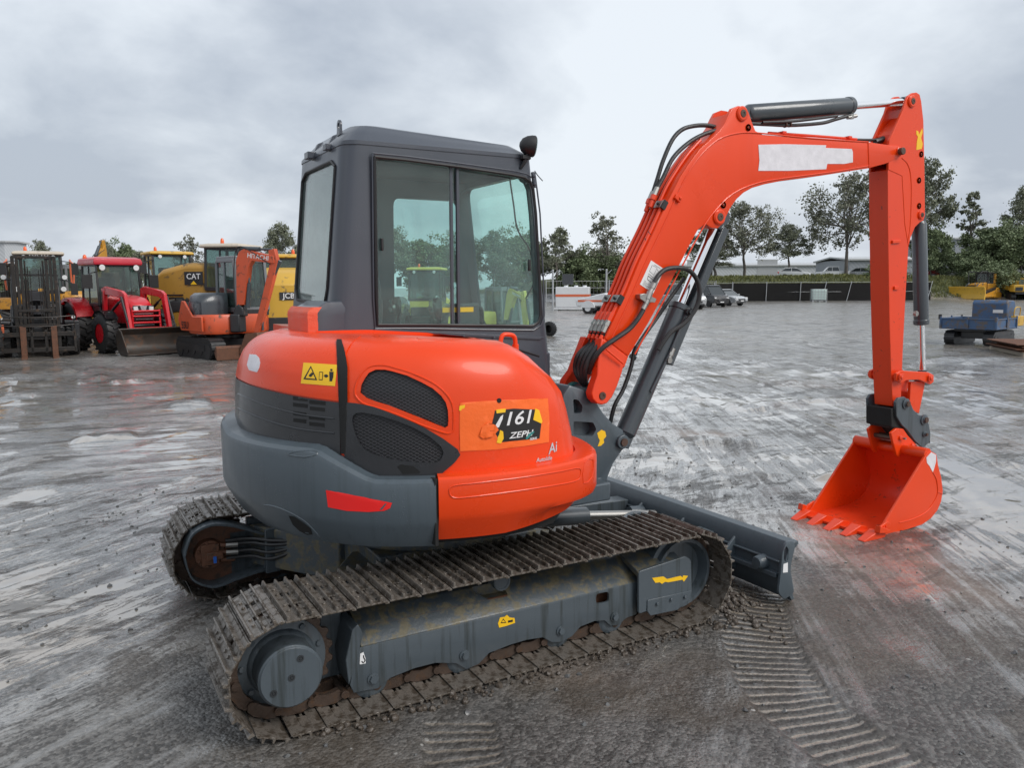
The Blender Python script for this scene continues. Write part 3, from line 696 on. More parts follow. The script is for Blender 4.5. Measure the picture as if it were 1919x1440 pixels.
mo = obj('travel_motor', b, M_rust, EX, bevel=.003)
b = nb(); bx(b, -1.0, -.985, .494, .50, .235, .27); obj('blue_tag', b, paint('blue_tag', (.02, .12, .5), .4), mo)
b = nb()
for z in (.312, .272): cyl(b, (-.93, .535, z), (-.87, .53, z-.005), .016, seg=8)
obj('hose_fitting', b, M_steel, mo)
b = nb()
for k, z in enumerate((.335, .312, .272, .238)): tube(b, [(-.93, .535, z), (-.80, .52, z-.004), (-.70, .44, z-.01), (-.5, .3, .33)], .011)
obj('motor_hose', b, M_hose, mo)
# centre frame
b = nb(); bx(b, -.42, .42, -.42, .42, .20, .44); cyl(b, (0, 0, .42), (0, 0, .60), .44, seg=48); cyl(b, (0, 0, .44), (0, 0, .50), .50, seg=48)
for sx in (-1, 1):
    for sy in (-1, 1):
        prism(b, [(sx*.25, sy*.10), (sx*.45, sy*.10), (sx*.80, sy*.62), (sx*.48, sy*.62), (sx*.10, sy*.42)], 'z', .16, .38)
obj('centre_frame', b, M_frm, EX, bevel=.008)
b = nb(); prism(b, [(-.74, .38), (-.71, .385), (-.40, .36), (-.40, .16), (-.74, .14)], 'y', .46, .485); obj('frame_gusset', b, M_fr, EX, bevel=.004)

# ---- dozer blade
BX = 1.645
b = nb(); W_ = .985
prof = [(BX, .322), (BX+.045, .330), (BX+.050, .312), (BX+.022, .290), (BX-.002, .20), (BX+.004, .10), (BX+.032, .012), (BX+.012, .006), (BX-.030, .075), (BX-.045, .15), (BX-.042, .24), (BX-.018, .30)]
prism(b, prof, 'y', -W_, W_); bl = obj('dozer_blade', b, M_cw, EX, bevel=.003)
b = nb(); prism(b, roundpoly(PY([(1474, 1017), (1487, 1014), (1491, 1026), (1484, 1050), (1482, 1070), (1489, 1112), (1470, 1125), (1459, 1112), (1464, 1070), (1466, 1040)], -.988), .02, 3), 'y', -.988, -.972)
ep = obj('blade_end_plate', b, M_cw, bl, bevel=.003)
cb = nb(); prism(cb, roundpoly(PY([(1470, 1030), (1474, 1024), (1478, 1030), (1477, 1050), (1472, 1055), (1469, 1048)], -.988), .006, 2), 'y', -1.0, -.96); cut(ep, [cb])
b = nb(); prism(b, [(x, z) for x, z in [(BX-.04, .02), (BX+.04, .012), (BX+.07, .30), (BX+.03, .33), (BX-.03, .31)]], 'y', .972, .988); obj('blade_end_plate', b, M_cw, bl, bevel=.003)
b = nb(); bx(b, BX-.075, BX-.035, -.95, .95, .135, .16); bx(b, BX-.06, BX-.035, -.95, .95, .215, .225)
for y in (-.62, .62, -.2, .2): prism(b, [(BX-.045, .27), (BX-.12, .20), (BX-.12, .12), (BX-.03, .08)], 'y', y-.008, y+.008)
obj('blade_rib', b, M_cw, bl, bevel=.003)
b = nb(); lathe(b, (BX-.02, -.84, .19), (-1, 0, 0), [(0, .042), (.07, .038), (.085, .030), (.088, .001)], 20); obj('blade_boss', b, M_cw, bl)
b = nb(); cyl(b, (BX-.05, .20, .20), (BX-.15, .20, .22), .050, .035, seg=20); obj('blade_boss', b, M_cw, bl)
flat('lifting_point_sticker', [(1468, 1058), (1476, 1055), (1476, 1073), (1467, 1074)], -.9885, M_wht, bl)
for sy in (-1, 1):
    b = nb(); prism(b, [(.42, sy*.34), (.42, sy*.44), (1.15, sy*.50), (1.60, sy*.46), (1.60, sy*.34), (1.15, sy*.40)], 'z', .17, .255); obj('blade_arm', b, M_fr, EX, bevel=.006)
b = nb(); cyl(b, (.42, .05, .36), (1.05, .05, .30), .052, seg=20); bc = obj('blade_cylinder', b, M_cyl, EX)
b = nb(); cyl(b, (1.05, .05, .30), (1.58, .05, .23), .027, seg=16); obj('blade_rod', b, M_steel, bc)
b = nb(); beam(b, (.9, -.30, .33), (1.52, -.02, .245), .07, .012); tube(b, [(.95, -.34, .30), (1.2, -.10, .27), (1.4, .02, .27), (1.56, -.18, .25)], .014)
obj('blade_hose_guard', b, M_fr, EX, bevel=.003)

def bead(name, px, bvh, r, mat, parent, closed=True, off=0.0, n=5):
    P = []
    for q in smoothp([(u, v, 0) for u, v in px], n, closed):
        h, nn, i, d = bvh.ray_cast(CP, ray(q.x, q.y).normalized())
        if h is None: h, nn, i, d = bvh.find_nearest(CP+ray(q.x, q.y).normalized()*3.3)
        P.append(h+nn*off)
    if closed: P.append(P[0])
    bm = nb(); tube(bm, P, r, 6, 1, sm=False); return obj(name, bm, mat, parent)
# ---- upper body outlines
def circ(r, a0, a1, n): return [(r*cos(radians(a0+(a1-a0)*i/n)), r*sin(radians(a0+(a1-a0)*i/n))) for i in range(n+1)]
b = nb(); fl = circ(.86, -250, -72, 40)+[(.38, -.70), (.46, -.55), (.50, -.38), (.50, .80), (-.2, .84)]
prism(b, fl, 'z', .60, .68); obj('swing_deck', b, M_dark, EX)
def norms(P, closed=False):
    out = []; n = len(P)
    for i in range(n):
        a, c = Vector(P[max(i-1, 0)]), Vector(P[min(i+1, n-1)]); t = (c-a).normalized(); out.append(Vector((t.y, -t.x)))
    return out
def wall(bm, path, prof, smoothclose=True):
    """sweep a (inset, z) profile along an open plan path (outward = right of travel)"""
    N_ = norms(path); rows = []
    for (x, y), n in zip(path, N_):
        pr = prof(x, y) if callable(prof) else prof
        rows.append([bm.verts.new((x-n.x*o, y-n.y*o, z)) for o, z in pr])
    m = len(rows[0])
    for a, c in zip(rows, rows[1:]):
        for k in range(m): bm.faces.new((a[k], c[k], c[(k+1) % m], a[(k+1) % m]))
    bm.faces.new(rows[0]); bm.faces.new(rows[-1][::-1])
# counterweight: path runs rear-left -> right seam, outward is on the right hand side
cwp = circ(1.0, -250, -111.2, 60)
def lerp(a, b_, t): return a+(b_-a)*max(0, min(1, t))
def cwprof(x, y):
    phi = math.degrees(atan2(y, x)); phi = phi if phi < 0 else phi-360          # -250..-111
    side = max(0, min(1, (phi+140)/14)); fl_ = max(0, min(1, (phi+178)/-9)) if phi < -178 else 0
    zt = lerp(1.02, .905, side); zt = zt + .0
    step = .03*fl_                                                            # raised block at the rear centre-left
    zi = lerp(1.045, .915, side); be = lerp(.0, .10, max(0, min(1, (phi+185)/-30))) if phi < -150 else 0
    bot = lerp(.10, .045, max(0, min(1, (phi+175)/45)))
    band = lerp(.775, .735, max(0, min(1, (phi+178)/50)))
    return [(.0, band), (.0, zt-.035+step), (.006, zt-.016+step), (.022, zt-.002+step), (.14, zi+step), (.16, zi), (.30, zi), (.30, .60), (bot+.05, .605), (bot, .618), (bot*.62, .65), (.010, band-.03)]
b = nb(); wall(b, cwp, cwprof); cw = obj('counterweight', b, M_cw, EX, smooth=28)
BV_cw = bvh_of(cw)
patch('red_reflector', [(611, 919), (640, 929), (680, 938), (735, 943), (731, 953), (720, 958), (690, 960), (650, 958), (615, 951)], BV_cw, .0005, M_red, cw, 8, .0012)
flatink = patch('reflector_scratch', [(712, 955), (722, 944), (725, 944), (716, 956)], BV_cw, .0022, M_cw, cw, 8, .0006)
patch('cast_pocket_shade', [(541, 967), (552, 969), (570, 981), (583, 992), (586, 1002), (576, 1003), (562, 996), (549, 984)], BV_cw, .0004, M_dark, cw, 8, .0008)  # flat patch; its dark colour paints the shade of a casting pocket
cw.data.set_sharp_from_angle(angle=radians(28))
bead('pocket_rim', [(495, 947), (515, 950), (545, 962), (572, 978), (590, 996), (600, 1008)], BV_cw, .004, M_cw, cw, False, -.001)
bead('lifting_recess', [(540, 852), (560, 846), (590, 846), (593, 852), (570, 857)], BV_cw, .0035, M_cw, cw, True, -.001)
# orange skirt on the right
skp = circ(1.0, -110.6, -70, 14)+[tuple(v[:2]) for v in smoothp([(.385, -.918, 0), (.475, -.855, 0), (.545, -.75, 0), (.595, -.62, 0), (.625, -.48, 0), (.63, -.34, 0), (.62, -.20, 0)], 4)]
skprof = [(.0, .755), (.0, .888), (.004, .902), (.014, .910), (.05, .914), (.10, .914), (.10, .64), (.075, .636), (.055, .640), (.03, .69), (.012, .728)]
def skp_prof(x, y):
    k = max(0, min(1, (x+.05)/.55)); up = .035*k
    return [(o+(.05*k if z < .70 else 0), z+(up if z < .70 else 0)) for o, z in skprof]
b = nb(); wall(b, skp, skp_prof); sk = obj('side_skirt', b, M_or, EX, smooth=30); BV_sk = bvh_of(sk)
def ringpx(px, w):      # raised bead around a long groove
    return px
bead('skirt_groove', [(850, 911), (900, 905), (980, 895), (1050, 884), (1085, 878), (1087, 893), (1078, 902), (1040, 910), (960, 922), (880, 932), (850, 933), (842, 922)], BV_sk, .0035, M_or, sk, n=4)
bead('flap_edge', [(1095, 868), (1111, 862), (1109, 895), (1093, 906)], BV_sk, .003, M_or2, sk, n=2)
b = nb()
for z0 in [0]:
    N_ = norms(skp)
# black gap between counterweight and skirt
p1 = Vector(cwp[-1]); bx(b, p1.x-.004, p1.x+.010, p1.y+.004, p1.y+.10, .63, .905); obj('panel_gap', b, M_dark, EX)

# ---- bonnet: rear hood + side hood in one shell (outlines follow the swing circle, then step in past the cab)
def ztop(x, y):
    t = 1.462
    if x > -.35: t -= .035*max(0, min(1, (x+.35)/.45))**1.3
    if x > .05: t -= .115*max(0, min(1, (x-.05)/.45))**1.5
    return t
base = circ(.925, -248, -74, 66)+[tuple(v[:2]) for v in smoothp([(.285, -.880, 0), (.375, -.815, 0), (.440, -.71, 0), (.480, -.59, 0), (.505, -.45, 0), (.520, -.30, 0), (.525, -.17, 0), (.525, -.04, 0)], 4)]
NB_ = len(base); NN = norms(base)
inner = [(.30, -.04), (0, -.04), (-.30, -.04), (-.565, -.035), (-.575, .3), (-.575, .6), (-.56, .86)]
lev = [(-.13, .0), (0, 0), (.22, .0), (.45, .003), (.62, .010), (.74, .024), (.83, .046), (.90, .078), (.95, .118), (.98, .165), (1.0, .23)]
def bonnet():
    bm = nb(); rows = []
    for t, ins in lev:
        row = []
        for (x, y), n in zip(base, NN):
            f = max(0, min(1, (x-.02)/.36)); f = f*f*(3-2*f)          # 0 at the side, 1 at the front corner
            k = ins*(1+f*.35)+f*(.018*min(1, t*3)+.060*max(0, t-.3)/.7+.10*max(0, (t-.62)/.38)**1.6)
            # side hood bulges: shoulder kept fuller
            px_, py_ = x-n.x*k, y-n.y*k
            zt = ztop(px_, py_); row.append((px_, py_, .905+(zt-.905)*t))
        for (x, y) in inner:
            zt = ztop(x, y); row.append((x, y, .905+(zt-.905)*t))
        rows.append(row)
    R_ = [[bm.verts.new(p) for p in r] for r in rows]; n = len(R_[0])
    for a, c in zip(R_, R_[1:]):
        for i in range(n): bm.faces.new((a[i], a[(i+1) % n], c[(i+1) % n], c[i]))
    bm.faces.new(R_[0][::-1]); f = bm.faces.new(R_[-1]); bmesh.ops.triangulate(bm, faces=[f], ngon_method='EAR_CLIP')
    return bm
hood = obj('side_hood', bonnet(), M_or, EX, smooth=40); BV_h = bvh_of(hood)
# rear bonnet door = its own panel, 4 mm proud, ends at the seam
def rear_panel(t0, t1, a0, a1, off, mat, name, parent, zl=None):
    bm = nb(); rows = []; ns = 34; nt_ = 14
    for i in range(ns+1):
        ph = radians(a0+(a1-a0)*i/ns); n = Vector((cos(ph), sin(ph))); row = []
        for j in range(nt_+1):
            t = (t0(math.degrees(ph)) if callable(t0) else t0); t = t+((t1(math.degrees(ph)) if callable(t1) else t1)-t)*j/nt_
            ins = np.interp(t, [l[0] for l in lev], [l[1] for l in lev]); r = .925-ins+off; z = .905+(1.462-.905)*t+(off*.8 if t > .85 else 0)
            row.append((n.x*r, n.y*r, z))
        rows.append(row)
    R_ = [[bm.verts.new(p) for p in r] for r in rows]
    for a, c in zip(R_, R_[1:]):
        for k in range(nt_): bm.faces.new((a[k], a[k+1], c[k+1], c[k]))
    r = bmesh.ops.extrude_face_region(bm, geom=bm.faces[:]); bm.normal_update()
    for v in [g for g in r['geom'] if isinstance(g, bmesh.types.BMVert)]:
        d = Vector((v.co.x, v.co.y, 0)).normalized(); v.co += (d*.7+Vector((0, 0, .3)))*.006 if v.co.z > 1.38 else d*.006
    return obj(name, bm, mat, parent, smooth=40)
tl = lambda ph: np.interp(ph, [-248, -200, -178, -160, -135], [.56, .62, .625, .60, .545])
rb = rear_panel(tl, .995, -248, -135.2, .001, M_or, 'rear_bonnet', EX)
BV_rb = bvh_of(rb)
gp = rear_panel(.13, lambda ph: tl(ph)-.012, -248, -135.2, .002, M_blk, 'rear_grille_panel', EX); BV_gp = bvh_of(gp)
bead('panel_crease', [(446, 738), (500, 760), (560, 776), (626, 785)], BV_gp, .004, M_blk, gp, False)
bead('panel_crease', [(446, 765), (500, 788), (560, 804), (626, 812)], BV_gp, .004, M_blk, gp, False)
for (u, v, wd) in ((563, 748, 27), (563, 760, 27), (562, 776, 24), (562, 789, 24), (595, 755, 30), (595, 767, 28), (594, 784, 30), (594, 796, 28)):
    patch('vent_slot', [(u-wd/2, v-5), (u+wd/2, v-2), (u+wd/2, v+5), (u-wd/2, v+2)], BV_gp, .0006, M_dark, gp, 12, .0008)  # flat strips; near-black colour stands in for shade inside the slots
# dark seam between the rear bonnet and the side hood
patch('bonnet_seam', [(632, 640), (641, 640), (648, 662), (653, 690), (653, 745), (650, 800), (649, 850), (641, 850), (643, 780), (644, 700), (641, 665)], BV_h, .0088, M_dark, hood, 10, .002)
# side black grille surround and the two screens
G1 = [(673, 737), (675, 722), (682, 709), (690, 698), (703, 692), (720, 692), (734, 695), (762, 703), (790, 716), (812, 728), (828, 742), (837, 755), (841, 770), (842, 790), (841, 800), (835, 804), (812, 795), (790, 786), (760, 774), (727, 761), (700, 753), (685, 747)]
G0 = [(666, 741), (667, 722), (675, 704), (688, 690), (703, 685), (722, 685), (738, 689), (765, 697), (795, 709), (818, 722), (836, 738), (846, 754), (850, 772), (850, 798), (848, 809), (838, 813), (812, 805), (788, 796), (758, 783), (727, 771), (700, 763), (680, 756)]
G2o = [(648, 754), (668, 756), (700, 762), (727, 772), (760, 785), (796, 802), (830, 822), (857, 842), (862, 852), (852, 866), (836, 880), (822, 892), (780, 897), (745, 900), (730, 895), (718, 878), (700, 868), (675, 858), (648, 850)]
G2 = [(661, 782), (666, 775), (680, 773), (713, 779), (745, 789), (775, 801), (805, 818), (826, 836), (831, 848), (826, 862), (812, 868), (790, 867), (755, 864), (727, 859), (700, 851), (682, 841), (670, 822), (663, 800)]
def recess(o, poly, depth, bvh, nrm):
    """cut a pocket along the inward direction"""
    pts = []
    for u, v in poly:
        h, n, i, d = bvh.ray_cast(CP, ray(u, v).normalized()); pts.append(h)
    bm = nb(); nrm = Vector(nrm).normalized(); A = [bm.verts.new(p+nrm*.06) for p in pts]; c = sum(pts, Vector())/len(pts)
    B_ = [bm.verts.new(c+(p-c)*.97-nrm*depth) for p in pts]; n = len(pts)
    bm.faces.new(A); bm.faces.new(B_[::-1])
    for i in range(n): bm.faces.new((A[i], A[(i+1) % n], B_[(i+1) % n], B_[i]))
    bmesh.ops.triangulate(bm, faces=bm.faces[:]); return cut(o, [bm])
G2x = G2o[:14]+[(730, 905), (715, 905), (698, 895), (675, 884), (647, 872)]
sp2 = ring_patch('grille_surround', G2x, G2, BV_h, .0005, M_blk, hood, .009)
nA = Vector((-.42, -.90, 0)).normalized()
recess(hood, G1, .035, BV_h, nA); recess(hood, [(746+(u-746)*1.06, 820+(v-820)*1.06) for u, v in G2], .04, BV_h, nA)
hood.data.set_sharp_from_angle(angle=radians(40))
def screen(poly, parent, off):
    b = patch('grille_screen', poly, BV_h, off, M_scr, parent, 10, .002); return b
screen([(u+(760-u)*-.01, v) for u, v in G1], hood, -.014); screen([(746+(u-746)*1.05, 820+(v-820)*1.05) for u, v in G2], sp2, -.002)
bead('grille_rim', G0, BV_h, .004, M_or, hood, True, n=2)
bead('surround_rim', [(648, 754), (700, 763), (760, 786), (830, 822), (861, 850), (836, 880)], BV_h, .0045, M_blk, sp2, False, .008)
bead('rear_ledge', [(668, 790), (680, 830), (700, 848), (727, 857), (790, 866), (826, 862)], BV_h, .004, M_blk, sp2, False, .009)
patch('latch_pocket', [(745, 874), (752, 870), (775, 873), (788, 884), (786, 887), (755, 888)], BV_h, .0098, M_dark, sp2, 10, .001)
# stickers and masking tape on the hood
wp = patch('warning_sticker', [(569, 680), (632, 684), (628, 724), (564, 719)], BV_rb, .0005, M_yel, rb, 12, .001)
def ink(px, off=.0018, mat=None, bv=None, par=None, nm='sticker_ink'): return patch(nm, px, bv or BV_rb, off, mat or M_ink, par or wp, 12, .0004)
ink([(583, 686), (595, 713), (569, 711)]); ink([(583, 690.5), (591.5, 710.5), (573.5, 708.8)], .0024, M_yel); ink([(580, 703), (586, 698), (588, 702), (584, 707), (580, 706)], .0030)
ink([(599, 697), (606, 697.5), (605, 713), (598, 712.5)]); ink([(600, 698.6), (604.8, 699), (604, 711.5), (599, 711)], .0024, M_yel)
ink([(607, 704.5), (610, 702), (610, 703.6), (613, 703.8), (613, 702), (616, 705), (613, 708), (613, 706), (610, 705.8), (610, 707.6)])
ink([(619.5, 692), (623.5, 692), (623.5, 696), (619.5, 696)]); ink([(617.5, 697), (625.5, 697.4), (625, 707), (623, 707), (622.6, 715), (620.8, 715), (620.9, 707.5), (620.2, 707.5), (619.6, 715), (617.9, 715), (618, 706)])
patch('scraped_decal', [(463, 684), (468, 664), (473, 669), (480, 665), (486, 671), (488, 680), (486, 690), (482, 698), (474, 696), (467, 694)], BV_rb, .0005, M_whtp, rb, 7, .0008)
tp = patch('masking_tape', [(862, 756), (905, 752), (960, 750), (1026, 747), (1029, 790), (1028, 829), (985, 836), (930, 843), (862, 846), (861, 800)], BV_h, .0006, M_tape, hood, 8, .001, crinkle=.0016)
patch('tape_edge', [(861, 761), (871, 759), (871, 764), (864, 765), (863, 770), (860, 770)], BV_h, .002, M_yel, tp, 8, .0008)
dc = patch('model_decal', [(927, 770), (962, 766), (1003, 768), (1014, 788), (1010, 822), (975, 824), (937, 829), (930, 812), (921, 800), (925, 785)], BV_h, .0032, M_ink, tp, 8, .0008)
patch('decal_yellow', [(929, 768), (947, 766), (946, 773), (930, 775)], BV_h, .0034, M_yel, dc, 8, .0014)
patch('decal_yellow', [(1002, 766), (1009, 769), (1003, 785), (1015, 790), (1013, 794), (998, 787)], BV_h, .0036, M_yel, dc, 8, .0014)
patch('decal_yellow', [(936, 806), (942, 809), (943, 822), (938, 831), (930, 830), (937, 818)], BV_h, .0036, M_yel, dc, 8, .0014)
patch('torn_tape', [(903, 800), (915, 792), (928, 797), (933, 806), (922, 818), (905, 822), (897, 817)], BV_h, .004, M_tape, tp, 6, .002, crinkle=.006)
def surf_frame(u, v, bvh, u2=None, v2=None):
    h, n, i, d = bvh.ray_cast(CP, ray(u, v).normalized()); h2, n2, i, d = bvh.ray_cast(CP, ray(u2, v2).normalized())
    x = (h2-h).normalized(); return h, n, x
def stext(name, s, size, mat, parent, u, v, u2, v2, bvh, off, **k):
    h, n, x = surf_frame(u, v, bvh, u2, v2)
    if n.dot(CP-h) < 0: n = -n
    up = n.cross(x); h0 = (h+0*n)
    a, nn, i, d = bvh.ray_cast(CP, ray(u, v).normalized()); c, nn2, i, d = bvh.ray_cast(CP, ray(u2, v2).normalized()); mid = (a+c)/2
    bm = text_bm(s, size, .0004, **k); U = up.normalized(); x = (c-a).normalized()
    for vtx in bm.verts:
        p = mid+x*vtx.co.x+U*vtx.co.y; hh, hn, i, d = bvh.find_nearest(p); 
        if hn.dot(CP-hh) < 0: hn = -hn
        vtx.co = hh+hn*(off+vtx.co.z)
    return obj(name, bm, mat, parent, smooth=0)
stext('decal_number', '161', .078, M_wht, dc, 936, 788, 1000, 781, BV_h, .0052, shear=.25, sx=1.25)
patch('decal_number', [(928, 797), (937, 781), (942, 777), (941, 785), (934, 801), (928, 802)], BV_h, .0048, M_wht, dc, 8, .0006)
stext('decal_lettering', 'ZEPH', .036, M_wht, dc, 948, 818, 1000, 811, BV_h, .0052, shear=.3, sx=1.35)
stext('decal_lettering', 'SERIE', .014, M_wht, dc, 988, 824, 1008, 821, BV_h, .0052, sx=1.2)
patch('decal_stroke', [(983, 822), (990, 813), (998, 808), (1000, 810), (992, 818), (986, 824)], BV_h, .0058, M_teal, dc, 8, .0005)
stext('badge_lettering', 'Ai', .062, M_tin, hood, 1023, 846, 1045, 836, BV_h, .0025, shear=.3)
stext('badge_lettering', 'AutoIdle', .026, M_tin, hood, 1000, 864, 1037, 858, BV_h, .0025, shear=.2)
b = nb(); h, n, i_, d_ = BV_h.ray_cast(CP, ray(935, 751).normalized()); cyl(b, h-n*.004, h+n*.0035, .010, seg=16); obj('lock_hole', b, M_dark, hood)
# lifting handle on the hood
b = nb(); tube(b, [on(937, 648, 1, -.42), on(941, 630, 1, -.42), on(952, 627, 1, -.42), on(964, 632, 1, -.42), on(966, 652, 1, -.42)], .011, 10, 5)
for u, v in ((937, 646), (966, 650)):
    p = on(u, v, 1, -.42); cyl(b, p+Vector((0, 0, -.03)), p+Vector((0, 0, .012)), .016, seg=12)
obj('grab_handle', b, M_or, hood)
# ---------------------------------------------------------------- cab
def cab_ring(z, d=0.0, t=None):
    """plan outline of the cab at height z, shrunk by d"""
    f = (z-1.28)/(2.36-1.28)                       # rear face leans forward, front post leans back
    xr = -.49+.105*f; xf = .775-.112*f; y0, y1 = -.005+.02*f, .865-.02*f; r = .085
    P = [(xr+d, y0+d), (xf-d, y0+d), (xf-d, y1-d), (xr+d, y1-d)]
    Q = [Vector((p[0], p[1])) for p in P]; out = []
    for i in range(4):
        a, b_, c = Q[i-1], Q[i], Q[(i+1) % 4]; rr = (.10 if i in (0, 3) else .06)
        u, v = (a-b_).normalized(), (c-b_).normalized(); p, q = b_+u*rr, b_+v*rr
        for j in range(6): s = j/5; w = p*(1-s)**2+b_*2*s*(1-s)+q*s*s; out.append((w.x, w.y, z))
    return out
def hull(d, z0, z1, nz=6):
    bm = nb(); loft(bm, [cab_ring(z0+(z1-z0)*i/nz, d) for i in range(nz+1)]); return bm
cab = obj('cab_shell', hull(0, 1.05, 2.355), M_cab, EX)
WR = [(702, 294), (760, 300), (860, 313), (960, 328), (983, 333), (994, 341), (999, 354), (1004, 400), (1011, 520), (1013, 590), (1009, 604), (998, 611), (900, 610), (800, 609), (708, 609), (706, 560), (704, 430)]
WB_ = [(570, 321), (575, 312), (590, 304), (612, 295), (622, 293), (627, 301), (628, 316), (622, 400), (614, 500), (608, 540), (604, 552), (596, 558), (580, 560), (557, 559), (556, 540), (561, 430)]
c1 = hull(.045, 1.15, 2.31)
c2 = nb(); prism(c2, PY(WR, -.005), 'y', -.3, .12)
rw = [(y, z) for y, z in [(.13, 2.255), (.20, 2.29), (.66, 2.29), (.73, 2.25), (.73, 1.66), (.68, 1.60), (.20, 1.585), (.155, 1.60), (.135, 1.66)]]
c3 = nb(); prism(c3, rw, 'x', -.9, -.3)
dl = roundpoly([(.16, 1.10), (.60, 1.10), (.60, 2.20), (.165, 2.20)], .05); c4 = nb(); prism(c4, dl, 'y', .6, 1.2)
dl2 = roundpoly([(.66, 1.3), (.70, 1.3), (.66, 2.20), (.64, 2.20)], .01)
ws = roundpoly([(.07, 1.25), (.80, 1.25), (.80, 2.27), (.07, 2.27)], .06); c5 = nb(); prism(c5, ws, 'x', .5, 1.1)
dl3 = roundpoly([(-.32, 1.50), (.06, 1.50), (.08, 2.20), (-.26, 2.20)], .05); c6 = nb(); prism(c6, dl3, 'y', .6, 1.2)
cut(cab, [c1, c2, c3, c4, c5])
# roof: shallow pressed top with a sloping rim
b = nb(); rings = [cab_ring(2.353, -.004), cab_ring(2.372, -.004)]
def rsc(ring, d, dz): 
    R_ = cab_ring(2.36, d); return [(x, y, 2.36+dz-.045*max(0, (x+.3))**1.2*max(0, dz)/.115) for x, y, z in R_]
rings += [rsc(0, .035, .055), rsc(0, .075, .098), rsc(0, .12, .112), rsc(0, .25, .12)]
loft(b, rings); roof = obj('cab_roof', b, M_cab, EX, smooth=40)
# side window: outer frame bead, sliding panes, middle bars
b = nb(); P = [on(u, v, 1, -.008) for u, v in WR]; tube(b, P+[P[0]], .008, 6, 1, sm=False); wf = obj('window_frame', b, M_rub, EX)
b = nb()
OF = [(698, 287), (760, 293), (860, 306), (960, 320), (987, 326), (1000, 335), (1006, 352), (1012, 400), (1018, 520), (1020, 592), (1014, 610), (1000, 619), (900, 618), (800, 616), (703, 616), (700, 560), (699, 430)]
P = [on(u, v, 1, -.006) for u, v in OF]; tube(b, P+[P[0]], .0045, 6, 1, sm=False); obj('frame_bead', b, M_cab, wf)
def pane(name, px, y, mat=M_gl): 
    b = nb(); prism(b, PY(px, y), 'y', y, y+.004); return obj(name, b, mat, EX, smooth=0)
pane('side_window_glass', [(702, 294), (850, 312), (853, 609), (707, 609)], .012)
pane('side_window_glass', [(843, 311), (985, 332), (1000, 350), (1013, 595), (1006, 611), (847, 610)], .024)
b = nb()
for u0, u1, y in ((842, 847, .018), (854, 859, .010)):
    prism(b, PY([(u0, 308), (u1, 309), (u1+3, 611), (u0+3, 611)], y), 'y', y-.008, y+.010)
obj('sliding_rail', b, M_cab, wf, bevel=.002)
for u, v in ((716, 458), (992, 497)):
    b = nb(); p = on(u, v, 1, .0); box(b, p, (.014, .016, .062)); obj('window_latch', b, M_rub, wf, bevel=.004)
# rear glass with rubber seal
b = nb(); xz = lambda z: -.49+.105*(z-1.28)/1.08
pts = [(xz(z)-.002, y, z) for y, z in rw]; tube(b, [Vector(p) for p in pts]+[Vector(pts[0])], .009, 6, 1, sm=False); rs = obj('rear_window_seal', b, M_rub, EX)
b = nb(); A = [b.verts.new((xz(z)+.004, y, z)) for y, z in rw]; B_ = [b.verts.new((xz(z)+.008, y, z)) for y, z in rw]; b.faces.new(A); b.faces.new(B_[::-1])
for i in range(len(rw)): j = (i+1) % len(rw); b.faces.new((A[i], A[j], B_[j], B_[i]))
obj('rear_window_glass', b, M_glr, EX, smooth=0)
b = nb(); prism(b, dl, 'y', .832, .836); obj('door_glass', b, M_gl, EX, smooth=0)
b = nb(); xf = lambda z: .775-.112*(z-1.28)/1.08
A = [b.verts.new((xf(z)-.02, y, z)) for y, z in ws]; B_ = [b.verts.new((xf(z)-.016, y, z)) for y, z in ws]; b.faces.new(A); b.faces.new(B_[::-1])
for i in range(len(ws)): j = (i+1) % len(ws); b.faces.new((A[i], A[j], B_[j], B_[i]))
obj('windscreen_glass', b, M_gl, EX, smooth=0)
# base of the cab: flared rear foot, tape over its rear corner, lower side
b = nb(); ft = [(-.605, .02), (-.59, -.012), (-.52, -.016), (-.455, -.003), (-.40, .012), (-.40, .36), (-.56, .36), (-.605, .33)]
rr = [[(x, y, 1.38) for x, y in ft], [(x, y, 1.535) for x, y in ft], [(x*.96+.01, y*.98+.006, 1.565) for x, y in ft], [(max(x, -.50), y+.012, 1.60) for x, y in ft]]
loft(b, rr); obj('cab_base', b, M_cab, EX, smooth=50, bevel=.006)
b = nb(); tp_ = [(-.613, .30), (-.612, .035), (-.60, -.022), (-.555, -.034)]
A = []
for (x, y) in tp_: A.append([b.verts.new((x, y, 1.44)), b.verts.new((x-.001, y, 1.52)), b.verts.new((x, y, 1.548)), b.verts.new((x+.022, y+.006, 1.575))])
for a, c in zip(A, A[1:]):
    for k in range(3): b.faces.new((a[k], c[k], c[k+1], a[k+1]))
bmesh.ops.subdivide_edges(b, edges=b.edges[:], cuts=3, use_grid_fill=True); rnd = random.Random(3)
for v in b.verts: v.co.x -= rnd.random()*.003; v.co.y -= rnd.random()*.003
bmesh.ops.solidify(b, geom=b.faces[:], thickness=.002); obj('cab_tape', b, M_tapew, EX, smooth=60)
b = nb(); prism(b, PY([(702, 622), (1012, 637), (1020, 632), (702, 616)], -.012), 'y', -.012, -.004)
for u, v in ((802, 629), (869, 631), (926, 633)):
    p = on(u, v, 1, -.012); cyl(b, p, p+Vector((0, -.006, 0)), .007, seg=8)
obj('lower_trim', b, M_cab, EX, bevel=.002)
b = nb(); bx(b, -.15, .775, 0.0, .865, .66, 1.10); bx(b, .3, .77, .0, .05, .9, 1.3); obj('cab_floor', b, M_cab, EX, bevel=.01)
b = nb(); tube(b, [on(968, 655, 1, -.10), on(985, 660, 1, -.08), on(1010, 668, 1, -.04)], .006); obj('cable', b, M_rub, EX)
